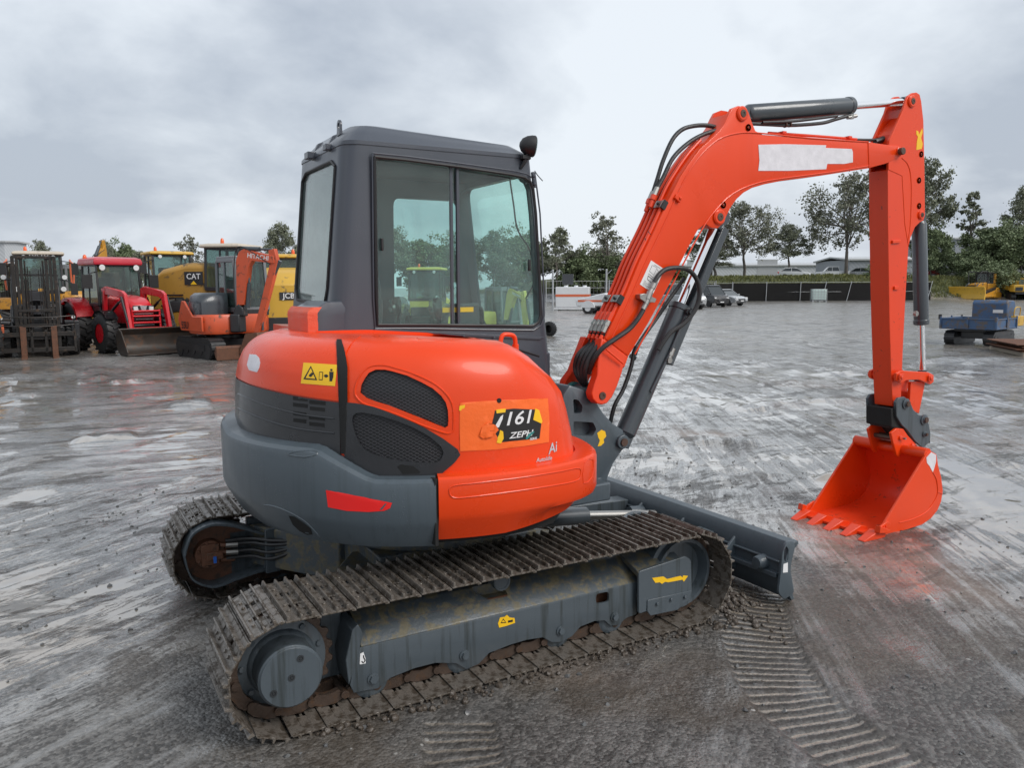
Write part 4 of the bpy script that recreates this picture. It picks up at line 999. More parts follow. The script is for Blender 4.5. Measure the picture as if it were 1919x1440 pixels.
# work lamp on its bracket, hinge, wire
b = nb(); c = on(991, 273, 1, -.01); dr = Vector((.93, -.34, -.12)).normalized()
lathe(b, c-dr*.05, dr, [(0, .012), (.012, .034), (.035, .049), (.06, .056), (.078, .057), (.084, .053)], 24); lamp = obj('work_lamp', b, M_rub, EX)
b = nb(); lathe(b, c+dr*.0345, dr, [(0, .048), (.003, .048)], 20); obj('lamp_lens', b, M_glc, lamp)
b = nb(); beam(b, c+Vector((0, 0, -.04)), c+Vector((-.03, .03, -.12)), .04, .010); box(b, c+Vector((-.02, .01, -.062)), (.05, .05, .02)); obj('lamp_bracket', b, M_rub, lamp, bevel=.002)
b = nb(); p0, p1 = on(999, 322, 1, .0), on(1003, 352, 1, .0); beam(b, p0, p1, .018, .022); cyl(b, on(1001, 330, 1, -.008), on(1001, 330, 1, -.02), .008, seg=8); cyl(b, on(1002, 345, 1, -.008), on(1002, 345, 1, -.02), .008, seg=8)
obj('post_bracket', b, M_cab, EX, bevel=.003)
b = nb(); tube(b, [on(1002, 320, 1, 0), on(1008, 329, 1, 0), on(1017, 339, 1, 0)], .0025, 6); tube(b, [on(955, 333, 1, .05), on(962, 380, 1, .05), on(970, 430, 1, .06), on(992, 468, 1, .08), on(1003, 520, 1, .08), on(985, 560, 1, .08)], .0045, 6)
obj('wiring', b, M_rub, EX)
# roof lifting eye and rear brackets
b = nb(); e0 = on(636, 236, 0, -.34)
pr = [(e0.y+.03*cos(a), e0.z+.03*sin(a)) for a in [radians(t) for t in range(-20, 201, 20)]]+[(e0.y-.035, e0.z-.045), (e0.y+.035, e0.z-.045)]
prism(b, pr, 'x', -.345, -.335); ey = obj('lifting_eye', b, M_cab, EX, bevel=.001); cb = nb(); cyl(cb, (-.4, e0.y, e0.z), (-.3, e0.y, e0.z), .016, seg=20); cut(ey, [cb])
b = nb()
for y in (.34, .60): prism(b, [(-.385, 2.36), (-.345, 2.44), (-.29, 2.46), (-.26, 2.44), (-.26, 2.36)], 'y', y-.02, y+.02)
obj('roof_lug', b, M_cab, EX, bevel=.006)
b = nb(); p = on(582, 292, 0, -.40); box(b, p, (.05, .07, .035)); obj('rear_bracket', b, M_cab, EX, bevel=.003)
b = nb(); p = on(613, 276, 0, -.40); box(b, p, (.03, .055, .03)); obj('rear_bracket', b, M_cab, EX, bevel=.003)
# inside: seat, levers under plastic, console
st = nb(); prism(st, roundpoly([(-.28, 1.02), (-.20, 1.02), (-.13, 1.55), (-.15, 1.72), (-.21, 1.78), (-.27, 1.72), (-.29, 1.5)], .04), 'y', .20, .62)
bx(st, -.24, .22, .20, .62, .98, 1.12); seat = obj('driver_seat', st, M_seat, EX, bevel=.03, seg=3)
st = nb(); bx(st, -.28, -.18, .30, .52, 1.80, 1.96); obj('headrest', st, M_seat, seat, bevel=.03, seg=3)
for y, x in ((.12, .10), (.70, .10)):
    b = nb(); box(b, (x-.05, y, 1.10), (.38, .12, .34)); cn = obj('console', b, M_seat, EX, bevel=.02)
    b = nb(); cyl(b, (x+.06, y, 1.25), (x+.04, y, 1.52), .012, seg=10); lathe(b, (x+.04, y, 1.50), (-.1, 0, 1), [(0, .014), (.02, .022), (.08, .026), (.11, .02)], 14); lv = obj('control_lever', b, M_seat, cn)
    b = nb(); s_ = bmesh.ops.create_icosphere(b, subdivisions=3, radius=.055)['verts']; rnd = random.Random(int(y*100))
    for v in s_: v.co *= .75+.5*rnd.random(); v.co += Vector((x+.04, y, 1.555))
    obj('plastic_wrap', b, M_film, lv)
b = nb(); tube(b, [(.40, .12, 1.1), (.42, .12, 1.42), (.36, .13, 1.50), (.30, .14, 1.44)], .016); tube(b, [(.34, .10, 1.2), (.30, .09, 1.52), (.38, .10, 1.55), (.40, .12, 1.46)], .012); obj('handle_rail', b, M_rub, EX)
b = nb(); bx(b, .20, .34, .03, .10, 1.44, 1.58); pn = obj('inner_panel', b, M_seat, EX, bevel=.01)
b = nb(); bx(b, .12, .30, .026, .0295, 1.535, 1.56); obj('warning_sticker', b, M_yel, pn)
b = nb(); tube(b, [(.33, .12, 1.35), (.33, .12, 1.50)], .05, 14, sm=False); obj('bottle_holder', b, M_rub, EX)
# dark lining
b = nb(); loft(b, [cab_ring(2.305, .05), cab_ring(2.318, .05)]); obj('roof_lining', b, M_seat, EX)
# ---------------------------------------------------------------- swing bracket, boom, stick, bucket
SB = -.18
b = nb(); yb0, yb1 = -.26, -.10
prof = PY([(1068, 722), (1110, 735), (1122, 760), (1132, 775), (1150, 795), (1168, 806), (1178, 816), (1178, 836), (1166, 846), (1150, 870), (1140, 895), (1136, 916), (1110, 916), (1060, 906), (1055, 850), (1052, 780), (1056, 740)], yb0)
prism(b, prof, 'y', yb0, yb1); br = obj('swing_bracket', b, M_cw, EX, bevel=.012)
cb = nb(); prism(cb, roundpoly(PY([(1075, 790), (1112, 792), (1118, 806), (1110, 818), (1075, 816)], yb0), .012), 'y', -.3, -.20)
cb2 = nb(); prism(cb2, roundpoly(PY([(1074, 748), (1084, 750), (1092, 762), (1090, 774), (1076, 776)], yb0), .012), 'y', -.3, -.20); cut(br, [cb, cb2])
p = on(1128, 742, 1, -.33); Z1 = p.z; X1 = p.x
b = nb(); cyl(b, (X1, -.27, Z1), (X1, -.04, Z1), .045, seg=24); pb = obj('pivot_barrel', b, M_cw, br)
b = nb(); tube(b, [(X1-.012, -.10, Z1+.006), (X1-.012, -.04, Z1+.006)], .0455, 20, sm=False); obj('teal_paint_smear', b, M_teal, pb)
pk = on(1165, 828, 1, yb0); b = nb(); cyl(b, (pk.x, yb0-.02, pk.z), (pk.x, yb1+.02, pk.z), .040, seg=20); obj('cylinder_boss', b, M_cw, br, bevel=.004)
b = nb(); cyl(b, (pk.x, yb0-.021, pk.z), (pk.x, yb0-.030, pk.z), .022, seg=16); obj('pin', b, M_pin, br)
flat('peeled_sticker', [(1119, 812), (1127, 806), (1134, 809), (1136, 818), (1131, 824), (1132, 830), (1126, 836), (1120, 837), (1124, 826), (1121, 820)], yb0-.0005, M_yel, br, .001)
b = nb(); pc = on(1125, 898, 1, -.24)
for z0, z1, r in ((-.085, -.06, .062), (-.055, -.02, .066), (-.018, .012, .062), (.016, .045, .058)): cyl(b, (pc.x-.02, -.20, pc.z+z0), (pc.x-.02, -.20, pc.z+z1), r, seg=28)
cyl(b, (pc.x-.02, -.23, pc.z+.04), (pc.x-.02, -.23, pc.z+.06), .014, seg=8); obj('swing_post', b, M_cw, br, bevel=.003)
b = nb(); bx(b, .35, pc.x, -.34, -.06, .50, .60); obj('swing_mount', b, M_cw, EX, bevel=.01)

BOOM_L = [(1134, 634), (1175, 548), (1198, 492), (1228, 430), (1252, 377), (1262, 358), (1276, 330), (1292, 306), (1311, 280), (1332, 261)]
BOOM_T = [(1348, 246), (1358, 232), (1366, 214), (1372, 203), (1384, 198), (1396, 200), (1403, 210), (1409, 228), (1416, 245), (1430, 252), (1520, 259), (1627, 266), (1662, 271), (1683, 273), (1692, 279), (1693, 286), (1686, 294), (1662, 306), (1629, 315), (1540, 329), (1470, 338)]
BOOM_B = [(1434, 345), (1410, 352), (1394, 361), (1381, 373), (1370, 388), (1361, 406), (1353, 421), (1345, 428), (1333, 427), (1322, 419), (1308, 431)]
BOOM_R = [(1290, 464), (1265, 514), (1215, 606), (1178, 668)]
b = nb(); bo = PY(BOOM_L+BOOM_T+BOOM_B+BOOM_R, -.305)
prism(b, bo, 'y', -.305, -.145); boom = obj('boom', b, M_or, EX, bevel=.004)
cc = nb(); 
slot = PY([(1340, 180), (1403, 180), (1403, 228), (1352, 236)], -.225); prism(cc, slot, 'y', -.283, -.167); cut(boom, [cc]); boom.data.set_sharp_from_angle(angle=radians(35))
# raised flange edge along the near face
def edge_tube(px, y, r, name='flange', mat=None, par=None):
    bm = nb(); tube(bm, [on(u, v, 1, y) for u, v in px], r, 6, 3); return obj(name, bm, mat or M_or, par or boom)
edge_tube([(1146, 636), (1186, 548), (1210, 492), (1240, 430), (1264, 377), (1286, 330), (1312, 292), (1345, 262), (1380, 250), (1420, 249), (1520, 259), (1627, 266)], -.306, .0045, 'weld_flange')
edge_tube([(1190, 664), (1265, 524), (1312, 436), (1340, 395), (1375, 362), (1420, 343), (1470, 334), (1560, 322), (1627, 311)], -.306, .0045, 'weld_flange')
edge_tube([(1627, 266), (1629, 315)], -.306, .004, 'weld_flange')
def boss(u, v, y, r, mat=M_or, par=None, h=.014, name='pin_boss'):
    p = on(u, v, 1, y); bm = nb(); lathe(bm, (p.x, y+.01, p.z), (0, -1, 0), [(0, r), (.01+h*.6, r), (.01+h, r*.82), (.01+h, .02), (.01+h, .0)], 24); o = obj(name, bm, mat, par)
    bm = nb(); lathe(bm, (p.x, y-h+.001, p.z), (0, -1, 0), [(0, r*.55), (.004, r*.5), (.005, r*.2), (.002, r*.15), (.002, .001)], 16); obj('pin', bm, M_pin, o); return o
boss(1390, 213, -.305, .042, par=boom); boss(1347, 407, -.305, .044, par=boom); boss(1685, 284, -.305, .030, M_or, boom, .008)
for u, v, r in ((1355, 384, .010), (1402, 239, .009), (1396, 213, .004)): boss(u, v, -.305, r, M_or, boom, .004, 'bolt_boss')
b = nb(); cyl(b, on(1686, 284, 1, -.312), on(1686, 284, 1, -.312)+Vector((0, -.03, 0)), .024, seg=20); obj('pin_head', b, M_pin, boom, bevel=.003)
b = nb(); p = on(1268, 372, 1, -.305); box(b, p+Vector((0, -.008, 0)), (.045, .018, .028), roty(radians(35))); cyl(b, p+Vector((.012, -.014, 0)), p+Vector((.012, -.024, 0)), .009, seg=8); obj('cleat', b, M_or, boom, bevel=.003)
# base foot: wide clevis with chamfered cheek
def foot(y0, y1):
    bm = nb(); a = PY([(1133, 634), (1178, 668), (1166, 700), (1156, 724), (1146, 745), (1137, 756), (1128, 759), (1118, 757), (1110, 748), (1108, 737), (1113, 722), (1121, 703), (1124, 680)], -.33)
    vs_ = prism(bm, a, 'y', y0, y1); ym = (y0+y1)/2
    for v in vs_:
        t = max(0, min(1, (v.co.z-Z1-.06)/.19)); v.co.y += t*(.028 if ym < -.2 else -.10)
    return bm
ft1 = obj('boom_foot', foot(-.335, -.275), M_or2, boom, bevel=.006); ft2 = obj('boom_foot', foot(-.055, .0), M_or2, boom, bevel=.006)
b = nb(); a = PY([(1133, 634), (1178, 668), (1170, 690), (1130, 665)], -.30); prism(b, a, 'y', -.30, -.15); 
obj('foot_bridge', b, M_or, boom, bevel=.004)
b = nb(); lathe(b, (X1, -.335, Z1), (0, -1, 0), [(0, .022), (.006, .020), (.006, .010), (.002, .008), (.002, .0)], 16); obj('pin', b, M_pin, ft1)
edge_tube([(1136, 655), (1168, 682)], -.337, .005, 'weld_flange', M_or, ft1)
# covered-over name panel and load chart
flat('cover_patch', [(1421, 271), (1470, 270), (1548, 272), (1547, 277), (1596, 279), (1598, 285), (1598, 304), (1582, 307), (1550, 307), (1548, 317), (1480, 320), (1421, 320), (1423, 300)], -.3055, M_whtp, boom, .0015)
lc = [(1220, 488), (1246, 503), (1237, 522), (1224, 545), (1199, 531), (1208, 510)]
lc = [(1220, 488), (1245, 505), (1224, 550), (1199, 533)]; lchart = flat('load_chart', lc, -.3055, M_wht, boom, .0012)
def lmap(s, t):
    a, b_, c, d = [Vector(p) for p in lc]; q = (a*(1-s)+b_*s)*(1-t)+(d*(1-s)+c*s)*t; return (q.x, q.y)
b = nb()
def lline(pts, w=.0012): tube(b, [on(*lmap(s, t), 1, -.3070) for s, t in pts], w, 4, 1, sm=False)
lline([(.2, .12), (.2, .38), (.55, .40), (.55, .10), (.25, .12)]); lline([(.6, .15), (.85, .25), (.7, .42)]); lline([(.2, .48), (.8, .50)]); lline([(.25, .55), (.75, .58), (.7, .70), (.3, .68), (.25, .55)], .0018)
for k in range(5): lline([(.15, .78+.04*k), (.3+.08*((k*3) % 5), .78+.04*k)], .0007)
lline([(.3, .06), (.75, .06)], .0009); obj('chart_lines', b, M_ink, lchart)
# steel pipes up the back of the boom, clamps, hoses
BK = lambda u, v, y: on(u, v, 1, y)
pipe_px = [(1134, 640), (1176, 552), (1200, 494), (1230, 432), (1254, 378)]
def off_edge(px, y, o):      # points on the near-edge line, moved to depth y, lifted off the back face
    out = []
    for u, v in px:
        p = on(u, v, 1, -.305); out.append(Vector((p.x-.80*o, y, p.z+.55*o)))
    return out
pipes = []
for k, y in enumerate((-.280, -.243, -.206, -.169)):
    b = nb(); ext = off_edge(pipe_px, y, .018)
    if k in (1, 2): ext += off_edge([(1266, 352), (1284, 322), (1306, 290), (1330, 263)], y, .018)
    tube(b, ext, .0115, 10, 4); pipes.append(obj('boom_pipe', b, M_or2, boom))
def at_edge(u, v, y, o): return off_edge([(u, v)], y, o)[0]
for (u, v) in ((1168, 566), (1250, 388)):
    a = at_edge(u, v, -.17, .032); c = at_edge(u, v, -.275, .032); d = (at_edge(u+8, v-16, -.2, .03)-at_edge(u, v, -.2, .03)).normalized()
    for y0, y1 in ((-.292, -.235), (-.212, -.158)):
        b = nb(); m_ = Vector((a.x, (y0+y1)/2, a.z)); box(b, m_, (.045, abs(y1-y0), .008), frame_along(m_, m_+d, (-.8, 0, .55))); cl = obj('pipe_clamp', b, M_steel, boom, bevel=.002)
        b = nb(); nn = Vector((-.80, 0, .55)).normalized(); cyl(b, m_, m_+nn*.012, .008, seg=6); obj('clamp_bolt', b, M_bolt, cl)
    b = nb(); m_ = Vector((a.x, -.30, a.z))-nn*.012; box(b, m_, (.05, .012, .03), frame_along(m_, m_+d, (-.8, 0, .55))); obj('clamp_rubber', b, M_rub, boom)
# hoses leaving the pipes at the foot and looping to the swing post
for k, (y, wob) in enumerate(((-.280, .0), (-.243, .02), (-.206, .03), (-.169, .045))):
    s0 = at_edge(1150, 606, y, .02); s1 = at_edge(1140, 628, y, .022)
    b = nb(); cyl(b, s0, s1, .018, seg=8); cyl(b, s0+(s1-s0)*.2, s0+(s1-s0)*.45, .021, seg=6); obj('hose_fitting', b, M_steel, boom)
    b = nb(); cyl(b, s0+(s0-s1)*.7, s0, .019, seg=6); obj('pipe_nut', b, M_or2, boom)
    p1 = on(1117+k*-7, 664, 1, y+.02); p2 = on(1100-k*5, 690, 1, y+.03); p3 = on(1092-k*2, 712, 1, -.20); p4 = Vector((X1-.02, -.16-.02*k, Z1-.02))
    mid = on(1112-k*8, 650, 1, y+.01)
    b = nb(); tube(b, [s1, on(1128-k*7, 640+k*1, 1, y+.008), on(1109-k*8, 665, 1, y+.015), on(1097-k*6, 692, 1, y+.03), on(1096-k*2, 715, 1, -.22+.01*k), on(1104, 730, 1, -.17+.01*k), Vector((X1+.02, -.15-.02*k, Z1-.08))], .0165, 10, 6); obj('boom_hose', b, M_hose, boom)
b = nb(); s0 = on(1212, 592, 1, -.325)   # branch hose crossing the boom side
tube(b, [on(1206, 580, 1, -.335), on(1196, 597, 1, -.335), on(1180, 616, 1, -.33), on(1155, 634, 1, -.33), on(1130, 652, 1, -.32), on(1112, 675, 1, -.29), on(1103, 700, 1, -.25)], .0135, 10, 6)
tube(b, [on(1226, 530, 1, -.34), on(1234, 516, 1, -.34), on(1248, 505, 1, -.34), on(1268, 502, 1, -.34), on(1290, 506, 1, -.335), on(1306, 525, 1, -.33), on(1311, 552, 1, -.33), on(1303, 580, 1, -.325), on(1282, 606, 1, -.315), on(1258, 622, 1, -.305), on(1244, 640, 1, -.30), on(1234, 656, 1, -.295)], .0135, 10, 6)
obj('cylinder_hose', b, M_hose, boom)
b = nb()
for a, c, r in (((1228, 528), (1222, 541), .016), ((1222, 541), (1216, 552), .013), ((1214, 560), (1210, 570), .016), ((1210, 570), (1205, 580), .014), ((1218, 548), (1213, 561), .019)):
    cyl(b, on(*a, 1, -.337), on(*c, 1, -.337), r, seg=8)
obj('hose_fitting', b, M_steel, boom)
b = nb(); prism(b, PY([(1191, 552), (1200, 550), (1222, 560), (1219, 567), (1200, 566), (1191, 560)], -.305), 'y', -.305, -.345); obj('hose_bracket', b, M_steel, boom, bevel=.002)
# upper hoses from the pipes over the elbow
for k, (px, y) in enumerate((([(1224, 360), (1232, 335), (1243, 300), (1260, 262), (1278, 243), (1300, 236), (1325, 235), (1348, 240)], -.225), ([(1232, 352), (1243, 332), (1262, 295), (1290, 268), (1318, 252), (1350, 242)], -.25))):
    b = nb(); tube(b, [on(u, v, 1, y) for u, v in px], .0125, 10, 6); obj('arm_hose', b, M_hose, boom)
    b = nb(); q0, q1 = on(px[0][0], px[0][1], 1, y), on(px[0][0]-6, px[0][1]+14, 1, y); cyl(b, q0, q1, .016, seg=8); obj('hose_fitting', b, M_steel, boom)
    b = nb(); q2 = on(px[0][0]-14, px[0][1]+36, 1, y); cyl(b, q1, q1+(q2-q1)*.4, .018, seg=6); tube(b, [q1, q2], .0115, sm=False); obj('pipe_nut', b, M_or2, boom)
b = nb(); tube(b, [on(1640, 266, 1, -.20), on(1652, 262, 1, -.21), on(1665, 254, 1, -.22), on(1680, 240, 1, -.225)], .020); tube(b, [on(1605, 262, 1, -.20), on(1640, 262, 1, -.20), on(1660, 256, 1, -.2)], .010); obj('tip_hose', b, M_hose, boom)
b = nb(); tube(b, [on(1440, 249, 1, -.22), on(1530, 255, 1, -.22), on(1605, 261, 1, -.22)], .009, 8, 3)
for u, v in ((1465, 249), (1588, 258)): box(b, on(u, v, 1, -.22), (.03, .05, .014))
obj('top_pipe', b, M_or2, boom)

# arm cylinder along the top
def cylinder(name, a, c, fr, rb, rr, par=EX, seg=28, eye=True, y=BC):
    A, C_ = on(a[0], a[1], 1, y), on(c[0], c[1], 1, y); d = C_-A; n = d.normalized(); Lb = d.length*fr
    bm = nb(); lathe(bm, A+n*.035, n, [(0, rb*.75), (.02, rb), (Lb-.075, rb), (Lb-.070, rb*1.08), (Lb-.04, rb*1.08), (Lb-.035, rb*.9)], seg)
    box(bm, A+n*.02, (.09, rb*1.3, rb*1.3), frame_along(A, C_)); o = obj(name, bm, M_cyl, par, bevel=.001, seg=1)
    bm = nb(); cyl(bm, A+n*(Lb-.01), C_-n*.03, rr, seg=seg); obj('rod', bm, M_chrome, o)
    bm = nb(); cyl(bm, C_-n*.075, C_-n*.035, rr*1.35, seg=20); cyl(bm, C_+Vector((0, -.042, 0)), C_+Vector((0, .042, 0)), rr*1.6, seg=20); obj('rod_end', bm, M_cyl, o)
    return o, A, C_, n
ac, A, C_, n = cylinder('arm_cylinder', (1390, 214), (1704, 190), .615, .054, .0245)
b = nb(); q = lambda t, dz, dy=-.03: A+(C_-A)*t+Vector((0, dy, dz))
tube(b, [q(.02, -.06), q(.12, -.075), q(.25, -.092), q(.42, -.095), q(.50, -.080), q(.59, -.062)], .011); tube(b, [q(.08, -.062, -.045), q(.26, -.07, -.045), q(.50, -.06, -.045)], .009)
obj('cylinder_hose', b, M_hose, ac)
b = nb(); cyl(b, q(.60, -.055), q(.60, -.085), .016, seg=6); cyl(b, q(.575, -.075), q(.63, -.068), .012, seg=8); obj('hose_fitting', b, M_steel, ac)
b = nb()
for t in (.21, .235): lathe(b, q(t, -.085), C_-A, [(0, .018), (.008, .018)], 10)
obj('hose_clip', b, M_pin, ac)
# boom cylinder with its guard
bc, A, C_, n = cylinder('boom_cylinder', (1165, 828), (1347, 408), .60, .058, .030)
fr_ = frame_along(A, C_); dn = Vector((n.z, 0, -n.x))     # towards the front
b = nb(); g0, g1 = A+(C_-A)*.36+dn*.075, A+(C_-A)*.965+dn*.060
beam(b, g0, g1, .105, .012, up=dn)
for sy in (-.052, .052): beam(b, g0+Vector((0, sy, 0))-dn*.022, g1+Vector((0, sy, 0))-dn*.022, .006, .045, up=dn)
obj('rod_guard', b, M_cyl, bc, bevel=.003)
b = nb(); tq = lambda t, o, y: A+(C_-A)*t+dn*o+Vector((0, y, 0))
tube(b, [tq(.56, .01, -.062), tq(.40, .012, -.066), tq(.22, .0, -.062)], .010, sm=False); obj('cylinder_pipe', b, M_cyl, bc)
b = nb(); p = tq(.575, .012, -.064); cyl(b, p+Vector((0, .01, 0)), p+Vector((0, -.022, 0)), .024, seg=8); cyl(b, p, p+Vector((0, -.036, 0)), .015, seg=6); obj('pipe_plug', b, M_bolt, bc)
b = nb(); p = tq(.395, .02, -.068); cyl(b, p-n*.045, p+n*.03, .0145, seg=8); cyl(b, p-n*.015, p+n*.005, .018, seg=6); cyl(b, p-n*.045-Vector((0, -.02, 0)), p-n*.045+Vector((0, -.018, 0)), .017, seg=8); obj('hose_fitting', b, M_steel, bc)
b = nb(); tube(b, [on(1282, 522, 1, -.15), on(1255, 560, 1, -.15), on(1235, 590, 1, -.15), on(1210, 625, 1, -.16), on(1190, 655, 1, -.18)], .012)
tube(b, [on(1188, 660, 1, -.2), on(1182, 690, 1, -.2), on(1168, 730, 1, -.2), on(1152, 760, 1, -.2), on(1143, 795, 1, -.18)], .012); obj('lower_hose', b, M_hose, bc)
b = nb(); cyl(b, on(1193, 650, 1, -.19), on(1188, 665, 1, -.19), .017, seg=8); cyl(b, on(1182, 667, 1, -.19), on(1190, 672, 1, -.19), .015, seg=6); obj('hose_joint', b, M_bolt, bc)

# stick
SN, SF = -.297, -.153
b = nb(); box_ = PY([(1632, 300), (1664, 300), (1702, 455), (1699, 507), (1697, 559), (1692, 660), (1687, 748), (1683, 764), (1675, 768)], SN)
p_ = lambda u, v: (lambda q: (q.x, q.z))(on(u, v, 1, SN))
sb = [p_(1664, 318), p_(1700, 300), p_(1714, 330), p_(1712, 400), p_(1703, 458), p_(1697, 559), p_(1692, 660), p_(1689, 742), p_(1682, 765), p_(1673, 762), p_(1670, 700), p_(1667, 600), p_(1665, 480), p_(1664, 400)]
prism(b, sb, 'y', SN, SF); stick = obj('stick', b, M_or2, EX, bevel=.003)
pl = [p_(1664, 318), p_(1666, 262), p_(1672, 250), p_(1680, 232), p_(1692, 205), p_(1697, 188), p_(1701, 180), p_(1709, 174), p_(1717, 173), p_(1723, 177), p_(1726, 190), p_(1730, 226), p_(1732, 316), p_(1733, 403), p_(1730, 413), p_(1723, 417), p_(1714, 426), p_(1706, 445), p_(1702, 462), p_(1695, 420), p_(1690, 330)]
for y0, y1 in ((SN-.003, SN+.014), (SF-.014, SF+.003)):
    b = nb(); prism(b, pl, 'y', y0, y1); o = obj('stick_side_plate', b, M_or, stick, bevel=.003)
b = nb(); web = [p_(1676, 250), p_(1690, 232), p_(1704, 216), p_(1712, 225), p_(1712, 262), p_(1700, 300), p_(1672, 300)]; prism(b, web, 'y', SN+.013, SF-.013); obj('stick_web', b, M_or2, stick)
def se(px, r=.004): return edge_tube(px, SN-.003, r, 'weld_flange', M_or, stick)
se([(1690, 296), (1700, 306), (1706, 325), (1708, 360), (1706, 420), (1702, 450)])
for u, v, r in ((1708, 190, .040), (1725, 403, .030)): boss(u, v, SN-.003, r, M_or, stick)
for u, v in ((1726, 289), (1722, 338), (1722, 386)): boss(u, v, SN-.003, .010, M_or, stick, .004, 'bolt_boss')
flat('worn_sticker', [(1717, 244), (1721, 246), (1722, 252), (1728, 240), (1729, 248), (1726, 258), (1727, 262), (1729, 270), (1727, 279), (1717, 281), (1718, 266), (1720, 256), (1717, 252)], SN-.0035, M_yel, stick, .001)
b = nb(); a = on(1678, 453, 1, SN); box(b, a+Vector((0, -.006, 0)), (.085, .012, .022), roty(radians(-4))); obj('pipe_bracket', b, M_or, stick, bevel=.003)
b = nb(); a = on(1678, 540, 1, SN); box(b, a+Vector((0, -.006, 0)), (.045, .012, .024)); obj('pipe_bracket', b, M_or, stick, bevel=.003)
# bucket cylinder behind the stick
kc, A, C_, n = cylinder('bucket_cylinder', (1722, 405), (1729, 712), .655, .050, .023)
b = nb(); p = on(1716, 588, 1, -.275); cyl(b, p+Vector((0, .01, 0)), p+Vector((0, -.012, 0)), .018, seg=8); cyl(b, p+Vector((0, 0, .02)), p+Vector((0, 0, -.02)), .011, seg=8); obj('hose_fitting', b, M_steel, kc)
# linkage
b = nb()
for y0, y1 in ((-.335, -.315), (-.135, -.115)):
    a = PY([(1680, 700), (1688, 695), (1740, 698), (1750, 703), (1750, 716), (1744, 721), (1722, 712), (1700, 713), (1688, 718), (1680, 714)], -.335); prism(b, a, 'y', y0, y1)
p = on(1686, 707, 1, -.335); lk = obj('rocker_link', b, M_or, EX, bevel=.004)
b = nb(); cyl(b, (p.x, -.345, p.z), (p.x, -.100, p.z), .024, seg=20); obj('link_pin', b, M_or2, lk)
p2 = on(1741, 709, 1, -.335); b = nb(); cyl(b, (p2.x, -.343, p2.z), (p2.x, -.105, p2.z), .022, seg=20); obj('link_pin', b, M_or2, lk)
for p, nm in ((p, 0), (p2, 1)):
    b = nb(); box(b, (p.x, -.346, p.z), (.045, .01, .045)); cyl(b, (p.x, -.35, p.z), (p.x, -.358, p.z), .013, seg=12); obj('pin_plate', b, M_or2, lk, bevel=.004)
b = nb(); a = PY([(1710, 716), (1737, 716), (1725, 776), (1706, 768)], -.31)
p3 = on(1722, 788, 1, -.30)
for y0, y1 in ((-.30, -.275), (-.175, -.15)): prism(b, a, 'y', y0, y1)
a2 = PY([(1708, 735), (1724, 735), (1722, 772), (1706, 768)], -.29); prism(b, a2, 'y', -.276, -.174)
obj('push_link', b, M_or, EX, bevel=.004)
# quick hitch
hq = nb()
ol = PY([(1679, 754), (1684, 746), (1695, 744), (1705, 752), (1712, 768), (1722, 778), (1734, 780), (1741, 795), (1744, 812), (1743, 828), (1730, 841), (1716, 828), (1700, 806), (1690, 797), (1680, 780)], -.345)
prism(hq, ol, 'y', -.345, -.325); prism(hq, ol, 'y', -.125, -.105)
qh = obj('quick_hitch', hq, M_fr, EX, bevel=.004)
b = nb(); ce = PY([(1664, 765), (1700, 765), (1712, 790), (1735, 810), (1738, 830), (1716, 832), (1695, 808), (1664, 800)], -.30); prism(b, ce, 'y', -.326, -.124)
obj('hitch_body', b, M_dark, qh, bevel=.006)
b = nb(); jx = on(1666, 785, 1, -.23)
for u, v, r in ((1697, 757, .026), (1731, 787, .026), (1732, 814, .015)):
    p = on(u, v, 1, -.345); b2 = nb(); lathe(b2, (p.x, -.344, p.z), (0, -1, 0), [(0, r*1.45), (.010, r*1.45), (.012, r), (.020, r*.9), (.020, .001)], 18); o = obj('hitch_boss', b2, M_fr, qh)
    b2 = nb(); cyl(b2, (p.x, -.363, p.z), (p.x, -.372, p.z), r*.75, seg=14); obj('pin', b2, M_pin, o)
b = nb(); a = PY([(1645, 742), (1660, 742), (1662, 790), (1648, 790), (1642, 768)], -.15)
c_ = on(1675, 800, 1, -.30); bx(b, c_.x-.03, c_.x+.10, -.32, -.13, c_.z-.01, c_.z+.05); obj('hitch_jaw', b, M_bolt, qh, bevel=.004)
# bucket
YN, YFb = -.52, .06
bk_o = PY([(1745, 846), (1755, 852), (1757, 864), (1758, 872), (1764, 895), (1767, 920), (1764, 940), (1757, 957), (1745, 972), (1728, 984), (1700, 993), (1672, 1000), (1655, 1003)], YN)
xs0 = bk_o[-1]; lip = (2.985, .012)
outer = bk_o[:-1]+[(3.0, .004)]
ctr = (3.33, .30)
inner_ = [(ctr[0]+(x-ctr[0])*.945, ctr[1]+(z-ctr[1])*.93) for x, z in outer[1:-1]]
top = on(1739, 850, 1, YN)
shell = nb(); loop = outer+[(3.0, .022)]+inner_[::-1]
prism(shell, loop, 'y', YN+.010, YFb-.010); bkt = obj('bucket', shell, M_orin, EX, smooth=40)
for y in (YN, YFb-.016):
    b = nb(); side = [(top.x-.005, top.z+.005)]+outer[:-1]+[(3.0, .004), (2.985, .02), (3.05, .07)]; prism(b, side, 'y', y, y+.016); obj('bucket_side', b, M_or, bkt, bevel=.002)
b = nb(); tz = top.z-.005; cyl(b, (top.x+.005, YN+.005, tz), (top.x+.005, YFb-.005, tz), .038, seg=24); obj('top_tube', b, M_or, bkt)
b = nb(); bx(b, 2.955, 3.03, YN-.004, YFb+.004, .006, .024); lipo = obj('cutting_edge', b, M_or2, bkt, bevel=.002)
